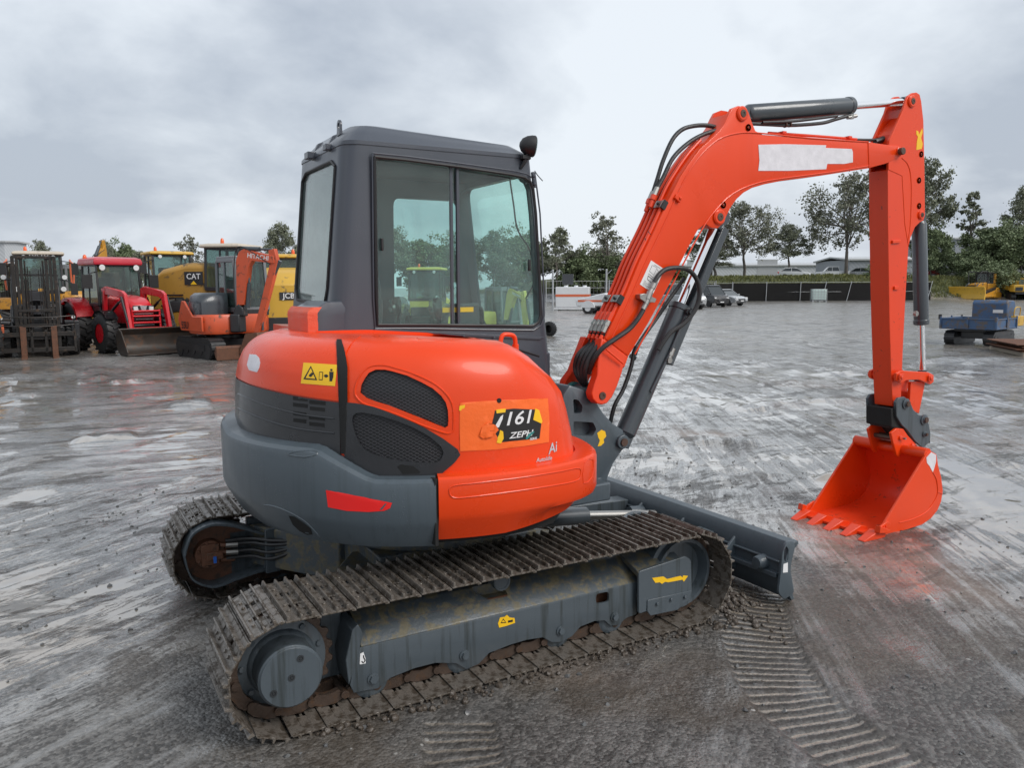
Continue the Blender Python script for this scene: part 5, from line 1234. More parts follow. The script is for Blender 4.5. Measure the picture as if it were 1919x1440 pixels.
for k in range(5):
    y = YN+.012+(YFb-YN-.024)*k/4; b = nb()
    r0 = [(2.985, y+sy*.036, z) for sy, z in ((-1, 0.0), (1, 0.0), (1, .058), (-1, .058))]; r1 = [(2.850, y+sy*.025, z) for sy, z in ((-1, -.002), (1, -.002), (1, .006), (-1, .006))]
    r2 = [(3.055, y+sy*.036, z) for sy, z in ((-1, .0), (1, .0), (1, .040), (-1, .040))]
    loft(b, [r1, r0, r2]); t_ = obj('bucket_tooth', b, M_or2, bkt, bevel=.004)
    b = nb(); cyl(b, (3.0, y-.034, .026), (3.0, y+.034, .026), .008, seg=10); obj('tooth_pin', b, M_pin, t_)
for y, sg in ((YN, -1), (YFb, 1)):
    b = nb(); a = [(2.965, .015), (3.06, .02), (3.12, .085), (3.085, .105), (3.02, .085)]; prism(b, a, 'y', y, y+sg*.014)
    a = [(2.96, .05), (3.06, .035), (3.07, .055), (2.97, .095)]; prism(b, a, 'y', y+sg*.004, y+sg*.045); sc = obj('side_cutter', b, M_or, bkt, bevel=.003)
    b = nb()
    for dx, dz in ((.035, .045), (.06, .05), (.05, .07), (.075, .075)): cyl(b, (2.99+dx, y+sg*.012, dz), (2.99+dx, y+sg*.022, dz), .008, seg=6)
    obj('cutter_bolt', b, M_or2, sc)
bm_ = nb(); tube(bm_, [on(u, v, 1, YN-.001) for u, v in ((1748, 885), (1755, 900), (1757, 925), (1748, 945), (1733, 962), (1708, 974), (1685, 980))], .004, 6, 3); tube(bm_, [on(u, v, 1, YN-.001) for u, v in ((1757, 922), (1766, 926))], .004, 6, 1, sm=False); obj('weld_bead', bm_, M_or, bkt)
flat('peeled_label', [(1736, 858), (1745, 848), (1754, 853), (1754, 866), (1750, 880), (1748, 886), (1742, 874), (1737, 868)], YN-.0005, M_whtp, bkt, .001)
for y0 in (-.315, -.135):      # ears with hitch pins
    b = nb(); e = PY([(1670, 812), (1680, 803), (1693, 804), (1702, 817), (1722, 838), (1724, 848), (1690, 850), (1684, 858), (1680, 853), (1674, 830)], -.335); prism(b, e, 'y', y0-.02, y0); er = obj('bucket_ear', b, M_or, bkt, bevel=.004)
    if y0 < -.2:
        for u, v in ((1687, 821), (1709, 836)):
            p = on(u, v, 1, y0-.02); b = nb(); cyl(b, (p.x, y0-.018, p.z), (p.x, y0-.032, p.z), .018, seg=16); o = obj('pin_collar', b, M_or2, er, bevel=.003); b = nb(); cyl(b, (p.x+.02, y0-.03, p.z-.004), (p.x+.02, y0-.05, p.z-.004), .008, seg=8); obj('pin', b, M_steel, o)
b = nb(); p = on(1687, 821, 1, -.335)
for dx in (-.025, .028): cyl(b, (p.x+dx, -.33, p.z-.005), (p.x+dx, -.14, p.z-.005), .017, seg=14)
obj('hitch_pin', b, M_pin, bkt)
# ---------------------------------------------------------------- the yard behind: helpers for placing and shared pieces
def place(u, D):
    p = far(u, D); dirn = atan2(p.y-CP.y, p.x-CP.x); return p, dirn
def Dof(u, v): p = gnd(u, v); return (p-CP).dot(_d)/cos(PIT)
def spot(u, v=None, D=None, off=0.0, z=0.0):
    """ground point seen at pixel (u,v) or at depth D; heading off=0 faces the camera, + turns to the viewer's right"""
    if v is not None: p = gnd(u, v)
    else: p = far(u, D)
    return Vector((p.x, p.y, z)), atan2(p.y-CP.y, p.x-CP.x)+pi+radians(off)
M_y1 = paint('machine_yellow', (.50, .235, .018), .42, .1, .2, dirt=.34, dcol=(.10, .07, .04), scale=2)
M_y2 = paint('ochre_yellow', (.40, .215, .035), .45, 0, .2, dirt=.36, dcol=(.10, .07, .04), scale=2)
M_y3 = paint('bright_yellow', (.56, .33, .035), .42, .1, .14, dirt=.28, scale=2)
M_y4 = paint('faded_yellow', (.60, .50, .10), .5, 0, .1, dirt=.15, scale=2)
M_tr = paint('tractor_red', (.55, .010, .018), .28, .4, .08, scale=2)
M_trp = paint('tractor_roof_red', (.50, .03, .05), .32, .4, .08, scale=2)
M_hit = paint('burnt_orange', (.56, .082, .026), .42, .1, .2, dirt=.32, dcol=(.10, .05, .03), scale=3)
M_bk = paint('machine_black', (.016, .016, .018), .4, .1, .3, dirt=.25, dcol=(.07, .05, .04), scale=3)
M_mast = paint('greasy_mast_steel', (.022, .019, .017), .4, 0, .4, metal=.3, dirt=.35, dcol=(.07, .045, .03), scale=5)
M_tyre = paint('tyre_rubber', (.017, .017, .018), .6, 0, .2, dirt=.25, dcol=(.06, .05, .04), scale=4)
M_bkt = paint('worn_bucket_steel', (.055, .045, .038), .4, 0, .4, metal=.3, dirt=.4, dcol=(.09, .045, .025), scale=3)
M_gry = paint('mid_grey_paint', (.16, .17, .18), .4, .1, .1, scale=2)
M_crm = paint('cream_roof', (.50, .44, .36), .5, 0, .2, dirt=.2, scale=2)
M_lens = paint('lamp_lens', (.65, .66, .66), .15, .5, .05)
M_amb = paint('amber_beacon', (.75, .10, .01), .25, .3, .05)
M_blue = paint('worn_blue_paint', (.045, .095, .19), .5, .0, .35, dirt=.55, dcol=(.10, .085, .08), scale=3)
M_rail = paint('orange_rail', (.62, .14, .06), .5)
M_wv = paint('vehicle_white', (.66, .67, .68), .3, .4, .05, dirt=.08, scale=2)
M_sil = paint('vehicle_silver', (.42, .43, .44), .25, .5, .05, metal=.3)
M_dkv = paint('vehicle_dark', (.02, .021, .024), .25, .5, .1)
M_mar = paint('vehicle_maroon', (.28, .03, .03), .3, .5, .1)
M_gal = paint('galvanised_steel', (.42, .43, .44), .45, 0, .12, metal=.5)

def wheel(par, c, r, w, rim, rimr=.55, lugs=20, name='wheel', lugh=.05, side=1):
    """wheel on a lateral axle; side=+1: outer face towards +y"""
    bm = nb(); c = Vector(c); s = side
    lathe(bm, c-Vector((0, s*w/2, 0)), (0, s, 0), [(0, r*rimr), (0, r*.86), (w*.08, r*.95), (w*.2, r*.98), (w*.8, r*.98), (w*.92, r*.95), (w, r*.86), (w, r*rimr)], 36, caps=False)
    for i in range(lugs):
        for k in (0, 1):
            a = 2*pi*(i+.5*k)/lugs; y = c.y+(w*.22 if k else -w*.22)
            rr = r*1.0; p = Vector((c.x+rr*sin(a), y, c.z+rr*cos(a)))
            M_ = roty(a) @ rotz(radians(28 if k else -28)); box(bm, p, (r*.10, w*.52, r*lugh*1.6), M_)
    t = obj(name, bm, M_tyre, par)
    bm = nb(); lathe(bm, c+Vector((0, s*w*.46, 0)), (0, -s, 0), [(0, r*rimr*1.03), (.0, r*rimr*.93), (w*.16, r*rimr*.80), (w*.22, r*rimr*.30), (w*.12, r*rimr*.26), (w*.12, .001)], 28)
    for i in range(8): a = 2*pi*i/8; q = c+Vector((r*rimr*.42*cos(a), s*w*.25, r*rimr*.42*sin(a))); cyl(bm, q, q+Vector((0, s*w*.06, 0)), r*.028, seg=6)
    obj('rim', bm, rim, t); return t
def cabbox(par, x0, x1, y, z0, z1, mat, gl=M_glc, lean=.10, roofmat=None, roof=.08, over=.06, post=.06, name='cab'):
    """glazed cab: four posts, sills, roof, panes. x forward"""
    bm = nb(); f = lambda x, z: x-(lean*(z-z0)/(z1-z0) if x > (x0+x1)/2 else -lean*.3*(z-z0)/(z1-z0))
    for x in (x0, x1):
        for s in (-1, 1): beam(bm, (f(x, z0), s*y, z0), (f(x, z1), s*y*.97, z1), post, post)
    for s in (-1, 1):
        beam(bm, (x0, s*y, z0+.02), (x1, s*y, z0+.02), post, post*1.6); beam(bm, (f(x0, z1), s*y*.97, z1), (f(x1, z1), s*y*.97, z1), post, post)
        xm = x0+(x1-x0)*.42; beam(bm, (xm, s*y, z0), (xm, s*y*.97, z1), post*.7, post*.7)
    for x in (x0, x1): beam(bm, (x, -y, z0+.02), (x, y, z0+.02), post, post*1.6); beam(bm, (f(x, z1), -y, z1), (f(x, z1), y, z1), post, post)
    cb_ = obj(name, bm, mat, par, bevel=.008)
    for nm, P in (('windscreen', [(x1, -y), (x1, y)]), ('rear_window', [(x0, -y), (x0, y)])):
        bm = nb(); (xa, ya), (xb, yb) = P; pts = [(f(xa, z0), ya, z0), (f(xa, z0), yb, z0), (f(xa, z1), yb*.97, z1), (f(xa, z1), ya*.97, z1)]
        A = [bm.verts.new(p) for p in pts]; B_ = [bm.verts.new((p[0]-.006, p[1], p[2])) for p in pts]; bm.faces.new(A); bm.faces.new(B_[::-1])
        for i in range(4): bm.faces.new((A[i], A[(i+1) % 4], B_[(i+1) % 4], B_[i]))
        obj(nm, bm, gl, cb_, smooth=0)
    for s in (-1, 1):
        bm = nb(); pts = [(x0, s*y, z0), (x1, s*y, z0), (f(x1, z1), s*y*.97, z1), (f(x0, z1), s*y*.97, z1)]
        A = [bm.verts.new(p) for p in pts]; B_ = [bm.verts.new((p[0], p[1]-s*.006, p[2])) for p in pts]; bm.faces.new(A); bm.faces.new(B_[::-1])
        for i in range(4): bm.faces.new((A[i], A[(i+1) % 4], B_[(i+1) % 4], B_[i]))
        obj('side_window', bm, gl, cb_, smooth=0)
    bm = nb(); loft(bm, [[(x, yy, z) for x, yy in ((x0-over*k, -y-over*k), (x1+over*k-lean*.8, -y-over*k), (x1+over*k-lean*.8, y+over*k), (x0-over*k, y+over*k))] for k, z in ((1, z1+.01), (1.3, z1+roof*.4), (.9, z1+roof*.9), (-1, z1+roof*1.15))])
    obj('cab_roof', bm, roofmat or mat, cb_, bevel=.02)
    bm = nb(); bx(bm, x0+.12, x0+.25, -.22, .22, z0+.05, z0+.75); bx(bm, x0+.2, x0+.6, -.22, .22, z0-.05, z0+.12); obj('seat', bm, M_seat, cb_, bevel=.04)
    bm = nb(); lathe(bm, (x1-.35, 0, z0+.22), (-.4, 0, 1), [(0, .20), (.02, .20), (.02, .18), (0, .18)], 20); cyl(bm, (x1-.2, 0, z0-.1), (x1-.35, 0, z0+.22), .03, seg=8); obj('steering_wheel', bm, M_rub, cb_)
    return cb_
def mirror(par, p, w=.20, h=.34, arm=None):
    bm = nb(); p = Vector(p); box(bm, p, (.07, w, h)); 
    if arm: tube(bm, [Vector(arm), (Vector(arm)+p)/2+Vector((0, 0, .1)), p+Vector((0, 0, h*.4))], .015)
    return obj('mirror', bm, M_rub, par, bevel=.02)
def lamp(par, p, r=.06, d=(1, 0, 0), mat=None):
    bm = nb(); lathe(bm, Vector(p)-Vector(d)*.05, d, [(0, r*.5), (.03, r), (.06, r)], 14); o = obj('lamp', bm, M_rub, par)
    bm = nb(); lathe(bm, Vector(p)+Vector(d)*.011, d, [(0, r*.88), (.006, r*.8)], 14); obj('lens', bm, mat or M_lens, o); return o
def beacon(par, p, h=.12): bm = nb(); lathe(bm, p, (0, 0, 1), [(0, .05), (.02, .055), (h*.8, .045), (h, .02)], 14); return obj('beacon', bm, M_amb, par)
def scoop(bm, x, w, h, d, t=.03, z0=.02):
    """loader bucket opening forward, cutting edge at x+d"""
    prof = [(x+d, z0), (x+d*.35, z0), (x+.10, z0+.06), (x, z0+h*.35), (x+.02, z0+h*.75), (x+.16, z0+h), (x+.17, z0+h-.03), (x+.05, z0+h*.74), (x+.035, z0+h*.36), (x+.125, z0+.09), (x+d*.36, z0+.03), (x+d, z0+.02)]
    prism(bm, prof, 'y', -w/2, w/2)
    for s in (-1, 1): prism(bm, [(x+d*.98, z0), (x+.1, z0+.05), (x, z0+h*.35), (x+.02, z0+h*.75), (x+.16, z0+h), (x+.3, z0+h*.9), (x+d, z0+.09)], 'y', s*w/2, s*(w/2-t))

# ---------------------------------------------------------------- forklift, left
def forklift(u, v, off, label, mat=None, cabmat=None):
    p, hd = spot(u, v, off=off); t = thing('forklift', label, 'forklift', p, hd)
    for s in (-1, 1):
        wheel(t, (-.35, s*.74, .42), .42, .28, M_gry, side=s); wheel(t, (-2.2, s*.62, .38), .38, .26, M_gry, side=s)
    b = nb(); bx(b, -2.6, -.5, -.55, .55, .35, .95); bx(b, -2.75, -1.7, -.6, .6, .5, 1.25); bx(b, -.6, -.1, -.6, .6, .5, .75); obj('chassis', b, mat or M_bk, t, bevel=.05)
    b = nb()
    for s in (-1, 1):
        prism(b, [(-.75, .80), (.05, .80), (.05, .86), (-.75, .86)], 'y', s*.58, s*.90)
    obj('mudguard', b, M_bk, t, bevel=.01)
    b = nb()
    for s in (-1, 1): tube(b, [(-.35, s*.50, .8), (-.55, s*.50, 1.6), (-.75, s*.48, 2.0)], .035, sm=False); tube(b, [(-1.9, s*.50, 1.1), (-1.85, s*.48, 2.0)], .035, sm=False)
    for k in range(7): x = -.75-k*.18; beam(b, (x, -.50, 2.02), (x, .50, 2.02), .03, .04)
    for s in (-1, 1): beam(b, (-.72, s*.50, 2.0), (-1.88, s*.50, 2.0), .05, .05)
    obj('overhead_guard', b, M_bk, t)
    for s in (-1, 1):
        b = nb()
        for y0, y1, xx in ((.32, .385, 0), (.40, .48, .03), (.23, .30, -.03)): bx(b, xx, xx+.12, s*y0, s*y1, .06, 2.48-.03*abs(xx*30))
        o = obj('mast_rail', b, M_mast, t, bevel=.006)
        b = nb(); cyl(b, (.05, s*.19, .1), (.05, s*.19, 1.9), .032, seg=10); cyl(b, (.05, s*.19, 1.9), (.05, s*.19, 2.35), .02, seg=10); obj('lift_cylinder', b, M_mast, o)
        b = nb(); tube(b, [(.06, s*.14, .5), (.06, s*.14, 2.2)], .012, sm=False); tube(b, [(.08, s*.10, .5), (.08, s*.09, 2.1)], .010, sm=False); cyl(b, (.03, s*.30, 2.42), (.10, s*.30, 2.42), .05, seg=14); obj('mast_chain', b, M_mast, o)
        lamp(t, (-.45, s*.66, 1.95), .07); lamp(t, (-.20, s*.78, .95), .05); mirror(t, (-.45, s*.86, 1.65), .16, .30, (-.5, s*.5, 1.9))
        b = nb(); bx(b, .02, .06, s*.72, s*.90, .42, .80) ; obj('guard_plate', b, M_rail if s < 0 else M_bk, t, bevel=.01)
    b = nb()
    b.free()
    for z in (.10, .42, .74, 1.1, 2.40): b = nb(); bx(b, .09, .13, -.46, .46, z, z+.07); obj('mast_crossbar', b, M_mast, t, bevel=.006)
    b = nb()
    for z in (.12, .50): bx(b, .15, .20, -.78, .78, z, z+.11)
    for y in (-.78, .78, -.15, .15): bx(b, .15, .20, y-.03, y+.03, .1, .66)
    ca = obj('carriage', b, M_mast, t, bevel=.006)
    b = nb()
    for z in (.78, 1.0): tube(b, [(.17, -.78, z), (.24, -.3, z-.03), (.24, .3, z-.03), (.17, .78, z)], .014)
    for y in (-.78, .78): tube(b, [(.17, y, .55), (.17, y, 1.02)], .012, sm=False)
    obj('load_guard', b, M_mast, ca)
    for y in (-.33, .33):
        b = nb(); bx(b, .20, .25, y-.065, y+.065, .03, .76); prism(b, [(.25, .0), (.25, .05), (1.05, .02), (1.05, .0)], 'y', y-.065, y+.065); obj('fork', b, M_rust, t, bevel=.006)
    b = nb(); tube(b, [(-1.0, .0, 1.1), (-.8, 0, 1.35)], .03, sm=False); lathe(b, (-.85, 0, 1.3), (-.4, 0, 1), [(0, .18), (.03, .18), (.03, .15)], 18); bx(b, -1.6, -1.2, -.25, .25, 1.0, 1.15); bx(b, -1.65, -1.5, -.25, .25, 1.1, 1.6); obj('driver_seat', b, M_seat, t, bevel=.03)
    return t
forklift(76, 668, 0, 'tall black greasy forklift facing the camera with both forks flat on the ground')
forklift(6, 640, 8, 'second dark forklift cut by the left edge, standing behind the greasy one')
# ---------------------------------------------------------------- red tractor with loader
def tractor(u, D, off, label):
    p, hd = spot(u, D=D, off=off); t = thing('tractor', label, 'tractor', p, hd)
    for s in (-1, 1): wheel(t, (0, s*.74, .51), .51, .34, M_tr, .5, 18, side=s); wheel(t, (-1.75, s*.78, .67), .67, .40, M_tr, .52, 20, side=s)
    b = nb()
    loft(b, [[(x, -w, z0), (x, -w, z1-.10), (x, -w*.7, z1), (x, w*.7, z1), (x, w, z1-.10), (x, w, z0)] for x, w, z0, z1 in ((-.85, .36, .75, 1.50), (-.2, .34, .75, 1.47), (.3, .32, .75, 1.40), (.52, .29, .78, 1.28), (.58, .27, .8, 1.15))])
    h = obj('bonnet', b, M_tr, t, bevel=.02)
    b = nb(); bx(b, .56, .61, -.25, .25, .82, 1.02); bx(b, .57, .60, -.27, .27, 1.04, 1.22); obj('grille', b, M_blk, h, bevel=.01)
    for s in (-1, 1):
        b = nb(); loft(b, [[(.60, s*.13, 1.07), (.60, s*.26, 1.08), (.59, s*.27, 1.19), (.60, s*.15, 1.20)], [(.63, s*.14, 1.08), (.625, s*.25, 1.09), (.615, s*.26, 1.18), (.625, s*.16, 1.19)]]); obj('headlight', b, M_lens, h)
    b = nb(); prism(b, [(-.09, 1.21), (.09, 1.21), (.05, 1.08), (-.05, 1.08)], 'x', .602, .612); prism(b, [(-.07, 1.195), (.07, 1.195), (.035, 1.095), (-.035, 1.095)], 'x', .612, .616); obj('badge', b, M_tin, h)
    b = nb()
    for z in (.86, 1.0): bx(b, .611, .622, -.22, .22, z, z+.015)
    obj('grille_bar', b, M_tin, h)
    b = nb(); bx(b, -1.9, .5, -.22, .22, .42, .85); bx(b, -.15, .15, -.6, .6, .42, .58); bx(b, -1.9, -1.6, -.65, .65, .55, .80); bx(b, .3, .62, -.28, .28, .50, .74); obj('chassis', b, M_bk, t, bevel=.03)
    for s in (-1, 1):
        b = nb(); pts = [(-1.75+.74*cos(radians(a)), .67+.76*sin(radians(a))) for a in range(20, 165, 12)]
        A = [b.verts.new((x, s*.57, z)) for x, z in pts]; B_ = [b.verts.new((x, s*1.02, z-.01)) for x, z in pts]; C_ = [b.verts.new((x*.985-.02, s*1.03, z-.10)) for x, z in pts]
        for i in range(len(pts)-1): b.faces.new((A[i], A[i+1], B_[i+1], B_[i])); b.faces.new((B_[i], B_[i+1], C_[i+1], C_[i]))
        bmesh.ops.solidify(b, geom=b.faces[:], thickness=.02); obj('rear_fender', b, M_tr, t, smooth=50)
        b = nb(); pts = [(.0+.57*cos(radians(a)), .51+.60*sin(radians(a))) for a in range(40, 150, 14)]
        A = [b.verts.new((x, s*.58, z)) for x, z in pts]; B_ = [b.verts.new((x, s*.90, z)) for x, z in pts]
        for i in range(len(pts)-1): b.faces.new((A[i], A[i+1], B_[i+1], B_[i]))
        bmesh.ops.solidify(b, geom=b.faces[:], thickness=.02); obj('front_fender', b, M_blk, t, smooth=50)
    c = cabbox(t, -1.72, -.70, .57, 1.22, 2.28, M_bk, lean=.10, roofmat=M_trp, roof=.20, over=.06, post=.05)
    b = nb(); bx(b, -1.7, -.72, -.56, .56, .9, 1.22); obj('cab_base', b, M_bk, c, bevel=.02)
    for y in (-.45, .45): lamp(c, (-.68, y, 2.22), .09)
    beacon(c, (-1.5, -.55, 2.42), .16)
    for s in (-1, 1): mirror(t, (-.62, s*.88, 1.85), .26, .36, (-.75, s*.57, 2.1))
    # loader arms
    for s in (-1, 1):
        b = nb(); beam(b, (-.55, s*.50, .95), (-.45, s*.52, 1.62), .10, .18); prism(b, [(-.60, 1.66), (-.35, 1.72), (.62, 1.60), (.78, 1.52), (1.02, .50), (1.12, .25), (1.0, .22), (.88, .48), (.62, 1.38), (.45, 1.44), (-.5, 1.52)], 'y', s*.47, s*.56)
        a = obj('loader_arm', b, M_tr, t, bevel=.015)
        b = nb(); cyl(b, (-.35, s*.515, .95), (.35, s*.515, 1.30), .035, seg=10); cyl(b, (.35, s*.515, 1.3), (.60, s*.515, 1.42), .02, seg=10); cyl(b, (.70, s*.60, 1.45), (.98, s*.60, .85), .030, seg=10); cyl(b, (.98, s*.6, .85), (1.10, s*.60, .55), .018, seg=10); obj('loader_cylinder', b, M_bk, a)
    b = nb(); cyl(b, (.90, -.52, .62), (.90, .52, .62), .05, seg=14); 
    for z in (.78, .95, 1.08): cyl(b, (.74, -.36, z), (.74, .36, z), .025, seg=10)
    for y in (-.36, .36): cyl(b, (.74, y, .6), (.72, y, 1.12), .025, seg=10)
    cyl(b, (1.02, -.5, .33), (1.02, .5, .33), .03, seg=10); bx(b, 1.0, 1.05, -.2, .0, .26, .42); obj('loader_crossbar', b, M_tr, t)
    b = nb(); scoop(b, 1.12, 1.95, .66, .62); obj('loader_bucket', b, M_bkt, t, bevel=.01)
    return t
tractor(247, 21.2, 24, 'red farm tractor with a glazed cab and a wide worn loader bucket on the ground')
# ---------------------------------------------------------------- tracked excavators in the yard
def ctrack(par, y, L, r, w, mat=M_rub):
    pts = [(L/2+r*sin(radians(a)), r+r*cos(radians(a))) for a in range(0, 181, 20)]+[(-L/2-r*sin(radians(a)), r-r*cos(radians(a))) for a in range(0, 181, 20)]
    b = nb(); prism(b, pts, 'y', y-w/2, y+w/2); n = int((2*L+2*pi*r)/.11)
    for i in range(n):
        s = i/n*(2*L+2*pi*r)
        if s < L: x, z, a = -L/2+s, 2*r, 0
        elif s < L+pi*r: t = (s-L)/r; x, z, a = L/2+r*sin(t), r+r*cos(t), t
        elif s < 2*L+pi*r: x, z, a = L/2-(s-L-pi*r), 0, 0
        else: t = (s-2*L-pi*r)/r; x, z, a = -L/2-r*sin(t), r-r*cos(t), t
        box(b, (x, y, z), (.05, w*1.01, .035), roty(a))
    o = obj('track', b, mat, par)
    s = 1 if y > 0 else -1
    b = nb()
    for k in range(5): cyl(b, (-L/2+L*k/4, y+s*w*.5, r*.8), (-L/2+L*k/4, y+s*(w*.5+.012), r*.8), r*.45 if k % 4 else r*.75, seg=16)
    bx(b, -L*.42, L*.42, y+s*w*.49, y+s*(w*.5+.02), r*.75, r*1.4); obj('track_roller', b, M_bk, o); return o
def yard_excavator(u, v, D, off, label, body, hood, boomang, sc=1.0, front='down', slew=0, boommat=None, txt=None, group=None, cabside=1, swing=0.0, fat=1.0):
    p, hd = spot(u, v, D, off); t = thing('excavator', label, 'excavator', p, hd, group, sc)
    for s in (-1, 1): ctrack(t, s*.68, 1.55, .24, .34)
    b = nb(); bx(b, -.5, .5, -.55, .55, .22, .46); cyl(b, (0, 0, .4), (0, 0, .56), .38, seg=24); obj('undercarriage', b, M_bk, t, bevel=.03)
    b = nb(); prism(b, [(1.18, .05), (1.24, .0), (1.26, .30), (1.20, .34), (1.12, .18)], 'y', -.85, .85); beam(b, (.6, -.4, .25), (1.15, -.4, .2), .08, .08); beam(b, (.6, .4, .25), (1.15, .4, .2), .08, .08); obj('dozer_blade', b, M_rust, t, bevel=.01)
    b = nb(); P = [(.95*cos(radians(a)), .86*sin(radians(a))) for a in range(70, 291, 15)]+[(.55, -.84), (.78, -.62), (.78, .62), (.55, .84)]
    loft(b, [[(x*.97, y*.97, .58) for x, y in P], [(x, y, .64) for x, y in P], [(x, y, .98) for x, y in P], [(x*.96, y*.96, 1.04) for x, y in P]]); bd = obj('body', b, body, t, smooth=50)
    Q = [(x, y) for x, y in P if x < .35]
    b = nb(); Pq = [(.93*cos(radians(a)), .83*sin(radians(a))) for a in range(100, 291, 15)]+[(.45, -.80), (.55, -.45), (.40, -.12), (-.1, -.1), (-.25, .2)]
    loft(b, [[(x, y, .98) for x, y in Pq], [(x, y, 1.30) for x, y in Pq], [(x*.93, y*.95, 1.48) for x, y in Pq], [(x*.75, y*.85, 1.55) for x, y in Pq]]); obj('engine_hood', b, hood, t, smooth=50)
    b = nb(); prism(b, [(.60, .64), (.60, 1.0), (.1, 1.0), (-.35, 1.36), (-.5, 1.36), (-.75, .9), (-.6, .64)], 'y', -.885, -.835); obj('side_panel', b, body, bd, bevel=.02)
    c = cabbox(t, -.42, .62, .40, 1.12, 2.32, M_gry, lean=.10, roof=.10, over=.0, post=.07)
    c.location.y = .40*cabside; b = nb(); bx(b, -.42, .66, .02*cabside, .80*cabside, 1.0, 1.14); obj('cab_floor', b, M_bk, t)
    # boom, arm and bucket in front
    y = -.12*cabside
    b = nb(); bx(b, .75, 1.02, y-.14, y+.14, .62, 1.05); prism(b, [(.80, 1.0), (1.12, 1.0), (1.10, 1.2), (.98, 1.3), (.88, 1.2)], 'y', y-.10, y+.10); obj('boom_bracket', b, M_bk, t, bevel=.03)
    A, B_, C_, T = boomang
    def q(a): return (a[0], y, a[1])
    b = nb()
    def plate(pts, w): prism(b, pts, 'y', y-w/2, y+w/2)
    n = Vector((B_[1]-A[1], A[0]-B_[0])).normalized()
    K = B_
    plate([(A[0]-.08*fat, A[1]), (K[0]-.16*fat, K[1]-.10), (K[0]-.06*fat, K[1]+.10*fat), (K[0]+.08, K[1]+.15*fat), (C_[0]+.04, C_[1]+.09), (C_[0]+.06, C_[1]-.08), (K[0]+.30*fat, K[1]-.14*fat), (K[0]+.20*fat, K[1]-.26*fat), (A[0]+.14*fat, A[1]+.02)], .17*fat)
    bo_ = obj('boom', b, boommat or body, t, bevel=.01)
    b = nb(); plate([(C_[0]-.10, C_[1]+.22), (C_[0]+.06, C_[1]+.26), (C_[0]+.14*fat, C_[1]-.05), (T[0]+.09*fat, T[1]), (T[0]-.07, T[1]), (C_[0]-.10*fat, C_[1]-.15)], .13*fat); ar = obj('arm', b, boommat or body, t, bevel=.01)
    b = nb(); k1 = (K[0]-.02, K[1]+.16); e1 = (C_[0]-.05, C_[1]+.24)
    cyl(b, q(k1), ((k1[0]*.4+e1[0]*.6), y, (k1[1]*.4+e1[1]*.6)), .055, seg=14); cyl(b, ((k1[0]*.4+e1[0]*.6), y, (k1[1]*.4+e1[1]*.6)), q(e1), .028, seg=12)
    cyl(b, (A[0]+.18, y, A[1]-.05), (K[0]*.45+A[0]*.55+.20, y, K[1]*.45+A[1]*.55), .055, seg=14); cyl(b, (K[0]*.45+A[0]*.55+.20, y, K[1]*.45+A[1]*.55), (K[0]+.05, y, K[1]-.12), .028, seg=12)
    cyl(b, (C_[0]+.17, y, C_[1]-.02), (T[0]+.16, y, (T[1]+C_[1])/2-.1), .045, seg=12); cyl(b, (T[0]+.16, y, (T[1]+C_[1])/2-.1), (T[0]+.15, y, T[1]+.05), .025, seg=12); obj('hydraulic_cylinder', b, M_cyl, t)
    b = nb()
    for s in (-1, 1): tube(b, [(A[0], y+s*.07, A[1]-.15), (A[0]-.12, y+s*.08, A[1]+.15), (K[0]-.2, y+s*.07, K[1]-.1), (K[0], y+s*.07, K[1]+.2), (C_[0]-.05, y+s*.08, C_[1]-.1)], .013)
    obj('boom_hose', b, M_hose, t)
    b = nb(); tx, tz = T; bx_ = [(tx-.1, tz-.02), (tx+.22, tz+.02), (tx+.30, tz-.20), (tx+.20, tz-.45), (tx-.05, tz-.52), (tx-.30, tz-.48), (tx-.02, tz-.42), (tx+.12, tz-.30), (tx+.12, tz-.12)]
    prism(b, bx_, 'y', y-.32, y+.32)
    for s in (-1, 1): prism(b, [(tx-.1, tz-.02), (tx+.22, tz+.02), (tx+.30, tz-.20), (tx+.20, tz-.45), (tx-.05, tz-.52), (tx-.30, tz-.48)], 'y', y+s*.32, y+s*.34)
    obj('digging_bucket', b, M_rust, t, bevel=.008)
    if txt:
        place_text('boom_lettering', txt[0], txt[1], M_wht, bo_, ((K[0]*.45+C_[0]*.55), y-.086*fat, (K[1]*.45+C_[1]*.55)+.02), (C_[0]-K[0], 0, C_[1]-K[1]), (0, 0, 1), th=.001)
        place_text('boom_lettering', txt[0], txt[1], M_wht, bo_, ((K[0]*.45+C_[0]*.55), y+.086*fat, (K[1]*.45+C_[1]*.55)+.02), (K[0]-C_[0], 0, K[1]-C_[1]), (0, 0, 1), th=.001)
    if swing:
        pv = Vector((.9, y, 0)); Rz = rotz(radians(swing))
        for o in t.children:
            if o.name.split('.')[0] in ('boom', 'arm', 'hydraulic_cylinder', 'boom_hose', 'digging_bucket', 'boom_bracket'): o.rotation_euler = (0, 0, radians(swing)); o.location = pv-Rz @ pv
    return t
hx = yard_excavator(421, None, 19.6, 25, 'orange compact excavator with a dark bonnet and folded boom beside the red tractor', M_hit, paint('hood_charcoal', (.035, .042, .05), .3, .3, .1), ((1.0, 1.25), (1.12, 2.42), (1.95, 2.30), (1.42, .62)), txt=('HITACHI', .15), swing=27, fat=.95)
bdy = [c for c in hx.children if c.name.startswith('body')][0]
place_text('model_number', '55U', .24, M_ink, bdy, (-.32, -.898, .77), (1, 0, 0), (0, 0, 1), th=.001)
